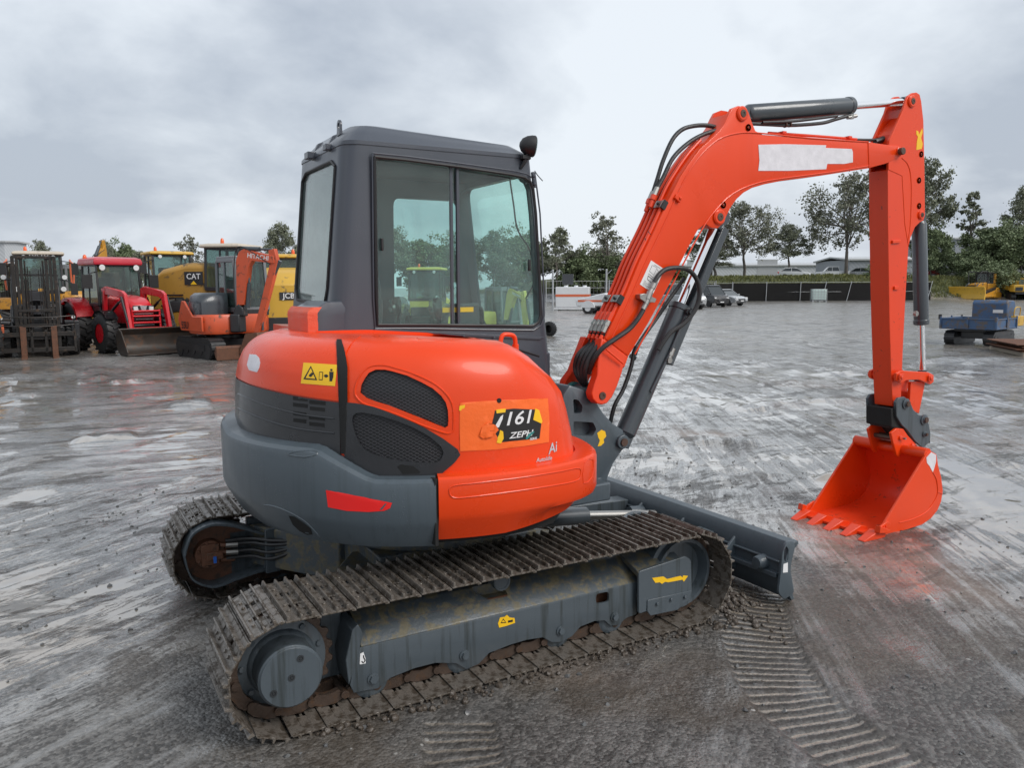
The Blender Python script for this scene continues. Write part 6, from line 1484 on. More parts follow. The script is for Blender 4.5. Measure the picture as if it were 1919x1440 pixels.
# ---------------------------------------------------------------- wheel loaders
def wheel_loader(u, v, D, off, label, body, cabm, sc=1.0, txt=None, arms=True, rim=None, rails=False, ext=False, roofm=None, group=None, hk=1.0):
    p, hd = spot(u, v, D, off); t = thing('wheel_loader', label, 'wheel loader', p, hd, group, sc)
    for s in (-1, 1): wheel(t, (.95, s*.85, .68), .68, .46, rim or body, .5, 18, side=s); wheel(t, (-1.25, s*.85, .68), .68, .46, rim or body, .5, 18, side=s)
    b = nb(); loft(b, [[(x, -w, z0), (x, -w, z1-.12), (x, -w+.12, z1), (x, w-.12, z1), (x, w, z1-.12), (x, w, z0)] for x, w, z0, z1 in ((-.55, .62, .8, 1.75*hk), (-1.2, .64, .9, 1.75*hk), (-1.95, .66, .95, 1.62*hk), (-2.35, .64, .8, 1.40*hk))]); e = obj('engine_hood', b, body, t, bevel=.04)
    b = nb(); bx(b, -2.45, -2.1, -.75, .75, .55, 1.05); bx(b, -2.2, -.3, -.4, .4, .5, .9); bx(b, -.3, 1.3, -.38, .38, .45, 1.0); bx(b, .6, 1.0, -.45, .45, .9, 1.35); obj('chassis', b, M_bk, t, bevel=.03)
    b = nb()
    for k in range(6): bx(b, -1.9, -1.3, -.668, -.655, 1.05+k*.08, 1.09+k*.08); bx(b, -1.9, -1.3, .655, .668, 1.05+k*.08, 1.09+k*.08)
    obj('vent_louvre', b, M_blk, e)
    c = cabbox(t, -.62, .50, .62, 1.62, 2.78, cabm, lean=.12, roofmat=roofm or body, roof=.12, over=.08, post=.07)
    b = nb(); bx(b, -.62, .52, -.60, .60, 1.0, 1.62); obj('cab_base', b, body, c, bevel=.03)
    for s in (-1, 1):
        b = nb(); prism(b, [(.38, .98), (.50, 1.40), (.95, 1.48), (1.5, 1.36), (1.72, .98)][:], 'y', s*.64, s*1.06) if False else None
        P = [(.95+.82*cos(radians(a)), .68+.80*sin(radians(a))) for a in range(35, 150, 14)]
        A = [b.verts.new((x, s*.62, z)) for x, z in P]; B_ = [b.verts.new((x, s*1.08, z)) for x, z in P]
        for i in range(len(P)-1): b.faces.new((A[i], A[i+1], B_[i+1], B_[i]))
        bmesh.ops.solidify(b, geom=b.faces[:], thickness=.03); obj('mudguard', b, body, t, smooth=50)
        mirror(t, (.62, s*.98, 2.35), .20, .36, (.5, s*.6, 2.6)); lamp(t, (1.0, s*.62, 1.72), .09)
    for y in (-.4, .4): lamp(c, (.50, y, 2.72), .07)
    beacon(c, (-.2, -.35, 2.89), .18)
    b = nb(); cyl(b, (-1.3, .3, 1.7), (-1.3, .3, 2.25), .05, seg=12); obj('exhaust', b, M_bk, e)
    if arms:
        for s in (-1, 1):
            b = nb(); prism(b, [(.55, 1.45), (.75, 1.60), (1.45, 1.30), (2.25, .62), (2.30, .38), (2.15, .36), (1.35, 1.02)], 'y', s*.36, s*.46); a = obj('lift_arm', b, body, t, bevel=.02)
        b = nb(); prism(b, [(1.2, 1.35), (1.36, 1.75), (1.48, 1.72), (1.55, .95), (1.42, .92)], 'y', -.07, .07); cyl(b, (.55, 0, 1.6), (1.35, 0, 1.68), .06, seg=12); obj('tilt_lever', b, body, t, bevel=.02)
        b = nb(); scoop(b, 2.25, 2.15, .85, .85); obj('loader_bucket', b, M_bkt, t, bevel=.01)
    if rails:
        b = nb()
        b.free()
        for s in (-1, 1): b = nb(); tube(b, [(-1.0, s*.95, 1.7), (-1.0, s*1.0, 2.45), (-1.1, s*.92, 2.62), (-1.9, s*.92, 2.62), (-2.0, s*.95, 1.6)], .03, 8, 3); obj('guard_rail', b, M_rail, t)
    if txt:
        s, size, where, m = txt
        if where == 'side':
            for sy in (-1, 1):
                b = nb(); bx(b, -1.24, -.68, sy*.642, sy*.655, 1.44*hk-.20, 1.44*hk+.17); pnl = obj('logo_panel', b, M_blk, e)
                place_text('lettering', s, size, m, pnl, (-.96, sy*.658, 1.44*hk+.03), (-sy*1.0 if sy > 0 else 1, 0, 0), (0, 0, 1), th=.002)
                b = nb(); prism(b, [(-1.06, 1.44*hk-.19), (-.86, 1.44*hk-.19), (-.96, 1.44*hk-.09)], 'y', sy*.660, sy*.664); obj('triangle_mark', b, M_yel, pnl)
        elif where == 'roof': place_text('lettering', s, size, m, c, (.47, 0, 2.80), (0, 1, 0), (0, 0, 1), th=.002)
        elif where == 'rear':
            b = nb(); bx(b, -2.372, -2.352, -.25, .25, 1.165*hk-.11, 1.165*hk+.11); pnl = obj('logo_panel', b, M_blk, e); place_text('lettering', s, size, m, pnl, (-2.374, 0, 1.165*hk), (0, -1, 0), (0, 0, 1), th=.002)
    if ext:
        b = nb(); lathe(b, (.55, -.92, 1.0), (0, 0, 1), [(0, .13), (.42, .13), (.50, .08), (.56, .03)], 20); ex = obj('fire_extinguisher', b, M_tr, t); b = nb(); lathe(b, (.55, -.92, 1.18), (0, 0, 1), [(0, .133), (.14, .133)], 20); obj('blue_band', b, M_blue, ex)
    return t
wheel_loader(76, None, 24.5, 0, 'yellow wheel loader right behind the black forklift, only its cab and roof beacon showing', M_y1, M_bk, .96, ('VOLVO', .17, 'roof', M_wht), rails=True, roofm=M_crm)
wheel_loader(318, None, 27.5, 16, 'yellow wheel loader with a tall clear cab behind the red tractor', M_y3, M_bk, 1.0, rim=M_y2, arms=True)
wheel_loader(444, None, 23.2, 62, 'ochre wheel loader behind the orange compact excavator, black logo panel on its side', M_y2, M_bk, 1.0, ('CAT', .22, 'side', M_wht), rim=M_y2, arms=False, ext=True, roofm=M_crm, hk=1.36)
wheel_loader(529, None, 22.0, 184, 'bright yellow machine showing its rear logo panel next to the grey cab', M_y3, M_bk, .88, ('JCB', .21, 'rear', M_wht), arms=False, hk=1.42)
wheel_loader(-150, None, 17.6, 20, 'dark loader tyre and arm cut off by the left edge of the photo', M_y1, M_bk, .9, arms=False, rim=M_bk)
yard_excavator(139, None, 27.5, 150, 'yellow excavator with upright boom between the forklift and the red tractor', M_y1, M_y1, ((1.0, 1.25), (1.25, 2.6), (1.75, 3.1), (1.9, 2.2)), sc=1.02)
yard_excavator(922, None, 20, 38, 'pale yellow excavator seen through the cab glass, boom bent down', M_y4, M_y4, ((1.0, 1.25), (1.25, 2.25), (1.95, 2.05), (2.1, .75)), sc=.68, txt=('YANMAR', .12))
wheel_loader(800, None, 25.0, -12, 'pale yellow loader seen through the cab side window', M_y4, M_bk, .78, arms=False)
# lone wheel standing in for a vehicle hidden behind the cab
p, hd = spot(1030, 630, off=60); t = thing('tyre', 'dark wheel of a vehicle hidden behind the cab, showing past its front post', 'tyre', p, hd); wheel(t, (0, 0, .24), .24, .18, M_bk, side=1)
# ---------------------------------------------------------------- cars, vans, trailers
def car(u, v, D, off, label, paintm, kind='hatch', group=None, z=0.0, cat='car', name='parked_car', sc=.9):
    p, hd = spot(u, v, D, off, z); t = thing(name, label, cat, p, hd, group, sc)
    if kind == 'van': low = [(2.2, .35), (2.28, .75), (2.1, 1.02), (1.75, 1.14), (1.72, 1.14), (-2.2, 1.14), (-2.32, .9), (-2.3, .35)]; top = [(1.72, 1.14), (1.05, 1.86), (.75, 1.94), (-2.0, 1.94), (-2.2, 1.14)]; w = .86; wb = (1.45, -1.45)
    elif kind == 'ute': low = [(2.25, .35), (2.3, .75), (2.1, .95), (1.2, 1.05), (-2.4, 1.02), (-2.42, .45)]; top = [(1.25, 1.05), (.70, 1.62), (-.55, 1.64), (-.75, 1.04)]; w = .84; wb = (1.45, -1.4)
    else: low = [(2.0, .28), (2.12, .50), (2.08, .68), (1.7, .82), (1.05, .93), (-1.6, .98), (-2.05, .92), (-2.1, .40), (-1.95, .28)]; top = [(1.05, .93), (.35, 1.38), (-.2, 1.45), (-1.2, 1.40), (-1.85, .98)]; w = .82; wb = (1.25, -1.25)
    b = nb()
    def sec(P, ws): loft(b, [[(x, y, z) for x, z in P] for y in ws], True, True)
    loft(b, [[(x*k, y, .3+(z-.3)*kz) for x, z in low] for y, k, kz in ((-w, .955, .94), (-w*.94, .99, 1), (w*.94, .99, 1), (w, .955, .94))]); bd = obj('body', b, paintm, t, smooth=35, bevel=.02)
    if kind == 'ute': bx_b = nb(); bx(bx_b, -2.35, -.85, -w+.08, w-.08, 1.0, 1.03); obj('tray', bx_b, M_bk, bd)
    b = nb(); loft(b, [[(x*1, y*k, z) for x, z in top] for y, k in ((-w*.93, 1), (w*.93, 1))])
    for v_ in b.verts:
        if v_.co.z > 1.2: v_.co.y *= .86
    obj('cabin_glass', b, M_glc if False else M_dkg, bd, smooth=0)
    b = nb(); tz = max(z for x, z in top); xs_ = sorted([x for x, z in top if z > tz-.12]); loft(b, [[(xs_[0]-.1, -w*.80, tz-.02), (xs_[-1]+.05, -w*.80, tz-.02), (xs_[-1]+.05, w*.80, tz-.02), (xs_[0]-.1, w*.80, tz-.02)], [(xs_[0], -w*.7, tz+.04), (xs_[-1]-.1, -w*.7, tz+.04), (xs_[-1]-.1, w*.7, tz+.04), (xs_[0], w*.7, tz+.04)]])
    for s in (-1, 1):
        for (xa, za), (xb, zb) in zip(top, top[1:]): 
            ya = s*w*.93*(.86 if za > 1.2 else 1); yb = s*w*.93*(.86 if zb > 1.2 else 1); beam(b, (xa, ya, za), (xb, yb, zb), .05, .05)
        xm = (top[0][0]+top[-1][0])/2; beam(b, (xm, s*w*.94, low[3][1]), (xm, s*w*.80, tz-.02), .05, .04)
    obj('roof', b, paintm, bd)
    for x in wb:
        for s in (-1, 1):
            b = nb(); lathe(b, (x, s*(w-.20), .31), (0, s, 0), [(0, .2), (0, .30), (.03, .315), (.19, .315), (.215, .29), (.215, .2)], 22); wh = obj('wheel', b, M_tyre, t)
            b = nb(); lathe(b, (x, s*(w+.012), .31), (0, -s, 0), [(0, .20), (.02, .18), (.05, .05), (.03, .001)], 18); obj('rim', b, M_sil, wh)
    fx = max(x for x, z in low)
    for s in (-1, 1):
        b = nb(); hz = .70 if kind == 'hatch' else .82; box(b, (fx-.13, s*(w-.20), hz), (.16, .30, .12), rotz(-s*.35)); obj('headlight', b, M_lens, bd, bevel=.03)
        b = nb(); box(b, (.95 if kind != 'van' else 1.45, s*(w+.08), 1.0 if kind == 'hatch' else 1.2), (.10, .14, .11)); obj('side_mirror', b, paintm, bd, bevel=.02)
        b = nb(); rx = min(x for x, z in low); box(b, (rx+.02, s*(w-.12), .82), (.08, .16, .2)); obj('tail_light', b, M_red, bd, bevel=.02)
    b = nb(); bx(b, fx-.06, fx+.01, -.42, .42, .50, .64); bx(b, fx-.08, fx-.01, -.62, .62, .34, .44); obj('grille', b, M_blk, bd, bevel=.01)
    b = nb(); bx(b, fx+.012, fx+.02, -.2, .2, .42, .50); obj('number_plate', b, M_wht, bd); return t
M_dkg = paint('vehicle_window_glass', (.02, .026, .028), .06, .6, .1)
car(1278, 579, None, 32, 'silver van half hidden behind the boom cylinder of the orange excavator', M_sil, 'van', cat='van', name='parked_van')
car(1323, 575, None, 38, 'black van parked between the silver van and the silver hatchback', M_dkv, 'van', cat='van', name='parked_van', sc=.86)
car(1356, 573, None, 48, 'silver hatchback parked beside the dark fence cloth, right of the black van', M_sil, 'hatch', sc=.92)
# tank trailer and plant trailer
def tank_trailer():
    p, hd = spot(1074, 582, off=86); t = thing('water_tank', 'white rectangular tank with an orange stripe standing behind the chain fence', 'tank', p, hd)
    b = nb(); bx(b, -1.15, 1.15, -.8, .8, .22, 1.62); tk = obj('tank', b, M_wv, t, bevel=.04)
    for x in (-1.153, 1.15): pass
    b = nb()
    for s in (-1, 1): bx(b, -1.14, 1.14, s*.802, s*.808, .95, 1.12)
    for s in (-1, 1): bx(b, s*1.152, s*1.158, -.79, .79, .95, 1.12)
    obj('orange_stripe', b, M_rail, tk)
    b = nb(); bx(b, -1.25, 1.25, -.85, .85, .08, .2); bx(b, -1.2, -1.0, -.8, .8, 0, .08); bx(b, 1.0, 1.2, -.8, .8, 0, .08); obj('skid', b, M_wv, t, bevel=.02)
    b = nb()
    for x in (-.5, .2, .8): cyl(b, (x, 0, 1.6), (x, 0, 1.72), .14, seg=14)
    obj('lid', b, M_wv, tk)
    p2, hd2 = spot(1067, 583, off=0); s_ = thing('solar_panel', 'dark solar panel tilted on a post above the white tank', 'solar panel', (p2.x, p2.y, 0), hd2)
    p2b = p2+Vector((cos(YAW), sin(YAW), 0))*1.6; s_.location = (p2b.x, p2b.y, 0)
    b = nb(); cyl(b, (0, 0, 0), (0, 0, 1.95), .04, seg=8); obj('post', b, M_gal, s_); b = nb(); box(b, (0, 0, 2.15), (.05, .78, .72), roty(radians(-12))); obj('panel', b, M_dkv, s_, bevel=.01)
    p3, hd3 = spot(1122, 588, off=75); r = thing('trailer', 'low white trailer with an orange stripe and dark wheel beside the tank', 'trailer', p3, hd3)
    b = nb(); loft(b, [[(x, y, z) for x, z in ((-1.2, .45), (-1.25, .85), (-.6, 1.0), (.5, 1.25), (1.2, .95), (1.3, .5))] for y in (-.75, .75)]); bd = obj('body', b, M_wv, r, bevel=.04)
    b = nb()
    for s in (-1, 1): bx(b, -1.1, 1.1, s*.752, s*.758, .72, .84)
    obj('orange_stripe', b, M_rail, bd)
    b = nb(); beam(b, (1.2, 0, .45), (2.2, 0, .42), .1, .1); cyl(b, (2.1, 0, 0), (2.1, 0, .5), .04, seg=8); obj('drawbar', b, M_bk, r)
    for s in (-1, 1):
        wheel(r, (-.45, s*.78, .34), .34, .2, M_wv, side=s); b = nb(); P = [(-.45+.42*cos(radians(a)), .38+.42*sin(radians(a))) for a in range(0, 181, 20)]; prism(b, P, 'y', s*.66, s*.90); obj('wheel_arch', b, M_wv, bd)
tank_trailer()
# fences
M_shade = paint('black_shade_cloth', (.020, .019, .019), .85, 0, .35, scale=.7)
def fence(label, pts, h, cloth=True, lean=0.0, step=2.3, postm=None, wires=True, name='fence'):
    t = thing(name, label, 'fence', (pts[0].x, pts[0].y, 0)); o = Vector((pts[0].x, pts[0].y, 0)); rnd = random.Random(5)
    P = [Vector((p.x, p.y, 0))-o for p in pts]; n = 0; pr = []
    for a, c in zip(P, P[1:]):
        k = max(1, int((c-a).length/step))
        for i in range(k): pr.append(a+(c-a)*i/k)
    pr.append(P[-1])
    d = (P[-1]-P[0]).normalized(); nn = Vector((-d.y, d.x, 0))
    if nn.dot(CP-o) < 0: nn = -nn
    if cloth:
        b = nb(); pp = [((x+nn*(.05*sin(i*1.7))), h-.05-.05*rnd.random()) for i, x in enumerate(pr)]
        R0 = []; 
        for (x, hh) in pp: R0.append([x+Vector((0, 0, z*hh))+nn*(.04*sin(z*5+x.x)) for z in (0.02, .25, .5, .75, 1)])
        V = [[b.verts.new(p) for p in r] for r in R0]
        for a, c in zip(V, V[1:]):
            for k in range(4): b.faces.new((a[k], c[k], c[k+1], a[k+1]))
        bmesh.ops.solidify(b, geom=b.faces[:], thickness=.01); obj('shade_cloth', b, M_shade, t, smooth=60)
    for i, x in enumerate(pr):
        b = nb(); l = lean*(1 if i > 2 else .1)*(1+.3*rnd.random()); cyl(b, x+nn*.09-d*l, x+nn*.09+d*l*.2+Vector((0, 0, h+.08)), .035, seg=8); obj('post', b, postm or M_gal, t)
    if wires:
        b = nb()
        for z in ((h, h*.5) if cloth else (h, h*.75, h*.5, h*.25, .1)):
            for a, c in zip(pr, pr[1:]): cyl(b, a+Vector((0, 0, z)), c+Vector((0, 0, z)), .012, seg=5)
        if not cloth:
            for a, c in zip(pr, pr[1:]):
                m = int((c-a).length/.28)
                for k in range(m): x = a+(c-a)*k/m; cyl(b, x, x+Vector((0, 0, h)), .006, seg=4)
        obj('wire_mesh', b, M_gal, t)
    return t
fence('long dark shade cloth fence along the foot of the grassy bank', [far(1372, 82), far(1500, 82.3), far(1640, 83), far(1745, 84)], 1.95, lean=.35, step=2.6)
fence('pale wire mesh fence with tall posts behind the white tank', [far(1022, 61), far(1140, 62), far(1250, 66), far(1340, 76)], 2.05, cloth=False, step=3.6)
t = fence('dark cloth fence behind the parked vans', [far(1140, 70), far(1372, 80)], 1.9, step=2.6)
fence('low dark fence beyond the machines on the far left', [far(-60, 62), far(300, 66), far(620, 66)], 1.5, step=3)
for u, y0, lab in ((1036, 510, 'tall pale steel gate post close to the cab front'), (1136, 507, 'tall pale steel gate post right of the white trailer')):
    p, hd = spot(u, 583, off=0); t = thing('gate_post', lab, 'post', p, hd); b = nb(); cyl(b, (0, 0, 0), (0, 0, 2.75), .06, seg=10); beam(b, (0, 0, 2.4), (0, .35, 2.75), .04, .04); obj('pole', b, M_gal, t); b = nb(); lathe(b, (0, 0, 2.75), (0, 0, 1), [(0, .07), (.04, .05)], 10); obj('cap', b, M_gal, t)
# IBC tote
p, hd = spot(1535, None, 80, off=10); t = thing('bulk_container', 'white plastic bulk container in a wire cage against the dark fence', 'container', p, hd, scale=1.25)
b = nb(); bx(b, -.46, .46, -.52, .52, .14, 1.0); obj('plastic_bottle', b, paint('milky_plastic', (.55, .66, .62), .4), t, bevel=.06); b = nb()
for z in (.2, .4, .6, .8, 1.0):
    for s in (-1, 1): cyl(b, (-.5, s*.56, z), (.5, s*.56, z), .012, seg=5); cyl(b, (s*.5, -.56, z), (s*.5, .56, z), .012, seg=5)
for k in range(6):
    y = -.56+k*.224
    for s in (-1, 1): cyl(b, (s*.5, y, .1), (s*.5, y, 1.0), .012, seg=5)
obj('wire_cage', b, M_gal, t); b = nb(); bx(b, -.5, .5, -.56, .56, .08, .12)
for y in (-.5, 0, .5): bx(b, -.5, .5, y-.05, y+.05, 0, .08)
obj('pallet', b, M_gal, t)
# ---------------------------------------------------------------- bulldozer, dump truck
def bulldozer(u, v, off, label):
    p, hd = spot(u, v, off=off); t = thing('bulldozer', label, 'bulldozer', p, hd, scale=1.15)
    for s in (-1, 1):
        b = nb(); pts = [(1.3, .12), (1.5, .35), (1.3, .62), (-.55, 1.15), (-.85, 1.1), (-1.5, .65), (-1.62, .35), (-1.4, .05), (1.1, .0)]; prism(b, roundpoly(pts, .15, 3), 'y', s*.78, s*1.2); tk = obj('track', b, M_bk, t)
        b = nb(); prism(b, roundpoly([(1.15, .2), (1.2, .5), (-.5, .95), (-1.3, .6), (-1.3, .2)], .1, 2), 'y', s*1.2, s*1.23); lathe(b, (-.65, s*1.2, .85), (0, s, 0), [(0, .3), (.04, .3), (.05, .12)], 18); obj('track_frame', b, M_y1, tk)
    b = nb(); loft(b, [[(x, -w, .5), (x, -w, z), (x, w, z), (x, w, .5)] for x, w, z in ((1.25, .42, 1.45), (.2, .45, 1.6), (-.1, .55, 1.62))]); bx(b, -1.5, -.1, -.65, .65, .6, 1.5); bd = obj('body', b, M_y1, t, bevel=.04)
    b = nb(); bx(b, 1.26, 1.30, -.34, .34, .75, 1.35); obj('grille', b, M_blk, bd)
    for s in (-1, 1): lamp(bd, (1.27, s*.3, 1.5), .06)
    c = cabbox(t, -1.0, -.12, .52, 1.5, 2.45, M_bk, lean=.05, roofmat=M_bk, roof=.1, over=.08, post=.08)
    b = nb()
    for s in (-1, 1):
        tube(b, [(-.15, s*.62, 1.6), (-.1, s*.62, 2.55), (.5, s*.60, 2.6), (1.0, s*.58, 2.5), (1.0, s*.55, 1.5)], .035, 8, 2)
        for x in (.2, .5, .8): cyl(b, (x, s*.6, 1.6), (x, s*.6, 2.58), .015, seg=5)
    for x in (-.1, .2, .5, .8, 1.0): cyl(b, (x, -.6, 2.57), (x, .6, 2.57), .02, seg=5)
    obj('brush_guard', b, M_bk, t); b = nb(); bx(b, -1.55, -1.1, -.5, .5, 1.5, 2.4); obj('rear_box', b, M_y1, t, bevel=.05)
    b = nb(); prism(b, [(2.0, .02), (2.1, .10), (2.0, .5), (2.02, .9), (2.14, 1.22), (2.06, 1.24), (1.9, .9), (1.86, .45), (1.93, .02)], 'y', -1.75, 1.75); bl_ = obj('blade', b, M_y3, t, bevel=.01)
    for s in (-1, 1):
        b = nb(); beam(b, (-.2, s*1.32, .4), (1.9, s*1.32, .35), .12, .2); obj('push_arm', b, M_y1, t, bevel=.02); b = nb(); cyl(b, (1.1, s*.5, 1.5), (1.9, s*.6, .8), .05, seg=10); obj('lift_cylinder', b, M_cyl, t)
    return t
bulldozer(1836, 562, -33, 'yellow bulldozer with a wide front blade parked at the foot of the bank')
def dump_truck(u, v, off, label):
    p, hd = spot(u, v, off=off); t = thing('crawler_truck', label, 'truck', p, hd)
    for s in (-1, 1): ctrack(t, s*.85, 2.2, .33, .45)
    b = nb(); bx(b, -1.6, 1.5, -.75, .75, .6, .85); obj('chassis', b, M_bk, t)
    b = nb(); loft(b, [[(x, -w, z) for x, w, z in ()] or [(.3, -1.0, 1.0), (-1.9, -1.0, 1.2), (-2.1, -1.0, 1.6), (.35, -1.0, 1.75)], [(.3, 1.0, 1.0), (-1.9, 1.0, 1.2), (-2.1, 1.0, 1.6), (.35, 1.0, 1.75)]]); bx(b, .3, .4, -1.0, 1.0, 1.0, 2.0); obj('tipper_body', b, M_y3, t, bevel=.03)
    b = nb(); bx(b, .5, 1.7, -1.0, .0, .85, 1.6); bd = obj('engine_cover', b, M_y3, t, bevel=.06); b = nb(); bx(b, 1.7, 1.74, -.85, -.15, .95, 1.35); obj('grille', b, M_blk, bd)
    c = cabbox(t, .55, 1.55, .48, 1.1, 2.15, M_y3, lean=.08, roof=.1, over=.04, post=.08); c.location.y = .5; b = nb(); bx(b, .55, 1.6, .05, .98, .85, 1.12); obj('cab_base', b, M_y3, c)
    c.children[-1].location.y = -.5
    return t
dump_truck(1906, 562, 20, 'bright yellow crawler tipper truck at the right edge beside the bulldozer')
# ---------------------------------------------------------------- blue tracked dumper (seen from its tipping end)
def tracked_dumper():
    p, hd = spot(1834, 645, off=-20); t = thing('tracked_dumper', 'worn blue tracked dumper carrying an empty rusty tray', 'dumper', p, hd, scale=1.0)
    for s in (-1, 1): ctrack(t, s*.50, 1.15, .19, .26, M_bk)
    b = nb(); bx(b, -.7, .5, -.30, .30, .18, .42); bx(b, -.8, .65, -.42, .42, .36, .46); obj('chassis', b, M_bk, t, bevel=.02)
    tr = nb(); 
    z0, z1 = .47, .74
    bx(tr, -.60, .85, -.70, .70, z0-.03, z0); 
    for s in (-1, 1): bx(tr, -.60, .85, s*.67, s*.70, z0, z1)
    bx(tr, .82, .85, -.67, .67, z0, z1); bx(tr, -.60, -.57, -.67, .67, z0, z1)
    for x in (-.6, .1, .84):
        for s in (-1, 1): bx(tr, x-.025, x+.025, s*.70, s*.735, z0-.02, z1+.05)
    for y in (-.70, .0, .70): bx(tr, .85, .885, y-.025, y+.025, z0-.02, z1+.04)
    for z in (z0, z1-.02):
        for s in (-1, 1): bx(tr, -.6, .85, s*.70, s*.72, z-.015, z+.025)
        bx(tr, .85, .87, -.7, .7, z-.015, z+.025)
    o = obj('tray', tr, M_blue, t, bevel=.006)
    b = nb(); bx(b, -.56, .81, -.66, .66, z0+.002, z0+.03); obj('rusty_floor', b, M_rust, o)
    b = nb(); loft(b, [[(x, -.46, z) for x, z in ((-.60, .52), (-.60, 1.14), (-.68, 1.22), (-1.15, 1.20), (-1.22, 1.05), (-1.22, .5))], [(x, .46, z) for x, z in ((-.60, .52), (-.60, 1.14), (-.68, 1.22), (-1.15, 1.20), (-1.22, 1.05), (-1.22, .5))]]); hd_ = obj('engine_hood', b, M_blue, t, bevel=.03)
    b = nb(); bx(b, -.597, -.590, .10, .36, .86, .95); obj('sticker', b, M_wht, hd_); b = nb(); bx(b, -1.15, -.70, .52, .72, .50, .78); obj('yellow_box', b, M_y3, t, bevel=.02); b = nb(); tube(b, [(-.7, .60, .78), (-.72, .62, 1.0), (-1.1, .62, 1.0), (-1.15, .6, .78)], .015); obj('hand_rail', b, M_y3, t)
    b = nb(); bx(b, .80, .88, -.76, -.70, .70, .84); obj('tail_latch', b, M_bk, o)
tracked_dumper()
# stack of rusty steel mesh and boards
p, hd = spot(1925, 662, off=20); t = thing('steel_mesh_stack', 'stack of rusty corrugated steel sheets lying on pale boards at the right edge', 'steel stack', p, hd)
for k in range(4):
    b = nb(); rnd = random.Random(k); y0 = rnd.uniform(-.08, .08); pts = []
    for i in range(41): x = -1.0+i*.05; pts.append((x, .10+k*.055+(.022 if i % 2 else 0)))
    pts += [(x, z-.012) for x, z in pts[::-1]]; prism(b, pts, 'x' if False else 'y', -.55+y0, .55+y0); obj('steel_sheet', b, M_rust, t, smooth=0)
b = nb()
for y in (-.4, .4): bx(b, -1.15, 1.05, y-.06, y+.06, 0, .08)
obj('timber_bearer', b, paint('pale_timber', (.28, .24, .19), .7, 0, .2, scale=9), t)
p, hd = spot(1925, 600, off=10); t = thing('timber_stack', 'flat pile of weathered planks behind the blue dumper at the right edge', 'planks', p, hd)
for k in range(5):
    b = nb(); bx(b, -.9, .9, -.7+k*.28, -.46+k*.28, .03*(k % 2), .10+.04*(k % 2)); obj('plank', b, paint('weathered_plank', (.13, .10, .08), .7, 0, .3, scale=9) if k == 0 else MATS['weathered_plank'], t, bevel=.008)
# ---------------------------------------------------------------- buildings beyond
def cladding(name, col):
    m, nt, N, L, b = nmat(name); tc = N.new('ShaderNodeTexCoord'); w = N.new('ShaderNodeTexWave'); w.inputs['Scale'].default_value = .9; w.bands_direction = 'DIAGONAL'; L.new(tc.outputs['Object'], w.inputs[0])
    n = tex_noise(N, L, .4, 4, .6, tc.outputs['Object']); c = mixc(N, L, n.outputs[0], rgb(col, .85), rgb(col, 1.12)); c2 = mixc(N, L, w.outputs[0], c, rgb(col, .8)); L.new(c2, b.inputs['Base Color']); b.inputs['Roughness'].default_value = .5; return m
M_wall = cladding('grey_steel_cladding', (.27, .29, .32)); M_wallw = cladding('white_steel_cladding', (.50, .52, .54)); M_roof = paint('pale_steel_roof', (.42, .43, .44), .5)
def shed(u0, u1, vtop, D, label, mat, zb=0.0, depth=25, door=True, name='warehouse', gable=.03):
    a, c = far(u0, D), far(u1, D); z1 = CP.z+(537-vtop)/FPX*D; m = (a+c)/2; w = (c-a).length; hd = atan2((c-a).y, (c-a).x)
    t = thing(name, label, 'building', (m.x, m.y, 0), hd); H = z1
    b = nb(); bx(b, -w/2, w/2, 0, depth, zb-1, H); obj('wall', b, mat, t)
    b = nb(); prism(b, [(-.4, H-.15), (depth/2, H+gable*depth), (depth+.4, H-.15), (depth+.4, H+.1), (depth/2, H+gable*depth+.25), (-.4, H+.1)], 'x', -w/2-.4, w/2+.4); obj('roof', b, M_roof, t)
    if door:
        for k in range(max(1, int(w/14))):
            x = -w/2+7+k*14; b = nb(); bx(b, x-2, x+2, -.06, .02, zb-1, zb+3.6); d_ = obj('roller_door', b, M_gal, t); b = nb(); bx(b, x-2.2, x+2.2, -.10, .0, zb+3.6, zb+3.8); obj('door_frame', b, M_roof, d_)
    return t
shed(1786, 2250, 452, 150, 'large grey steel warehouse behind the trees on the right', M_wall, 3)
shed(1590, 1790, 490, 135, 'low grey steel shed showing between the stick and the tall trees', M_wall, 3, depth=15)
shed(1240, 1590, 500, 160, 'long pale low building far behind the trees over the vans', M_wallw, 3, depth=15)
shed(-520, 14, 449, 130, 'tall white warehouse at the far left edge behind the machines', M_wallw, depth=6, gable=.0)
# cars along the top of the bank
GR = 'cars parked along the top of the bank'
for u, D, off, lab, m, k in ((1185, 97, 80, 'white ute on top of the bank just right of the boom foot', M_wv, 'ute'), (1487, 97, 95, 'white car on the bank left of the bulk container', M_wv, 'hatch'), (1560, 98, -80, 'white ute on the bank just right of the bulk container', M_wv, 'ute'), (1622, 96, 60, 'silver hatchback on the bank touching the left edge of the stick', M_sil, 'hatch'),
    (1741, 97, 10, 'maroon and white van on the bank right of the stick', M_mar, 'van'), (1776, 99, 85, 'white car on the bank directly above the bulldozer blade', M_wv, 'hatch'), (1835, 99, 90, 'silver car on the bank among the bushes behind the bulldozer', M_sil, 'hatch'), (1902, 98, 80, 'white van on the bank at the right edge above the tipper truck', M_wv, 'van')):
    p = far(u, D); zz = gz_at(p.x, p.y); car(u, None, D, off, lab, m, k, GR, zz-.02, sc=.88)
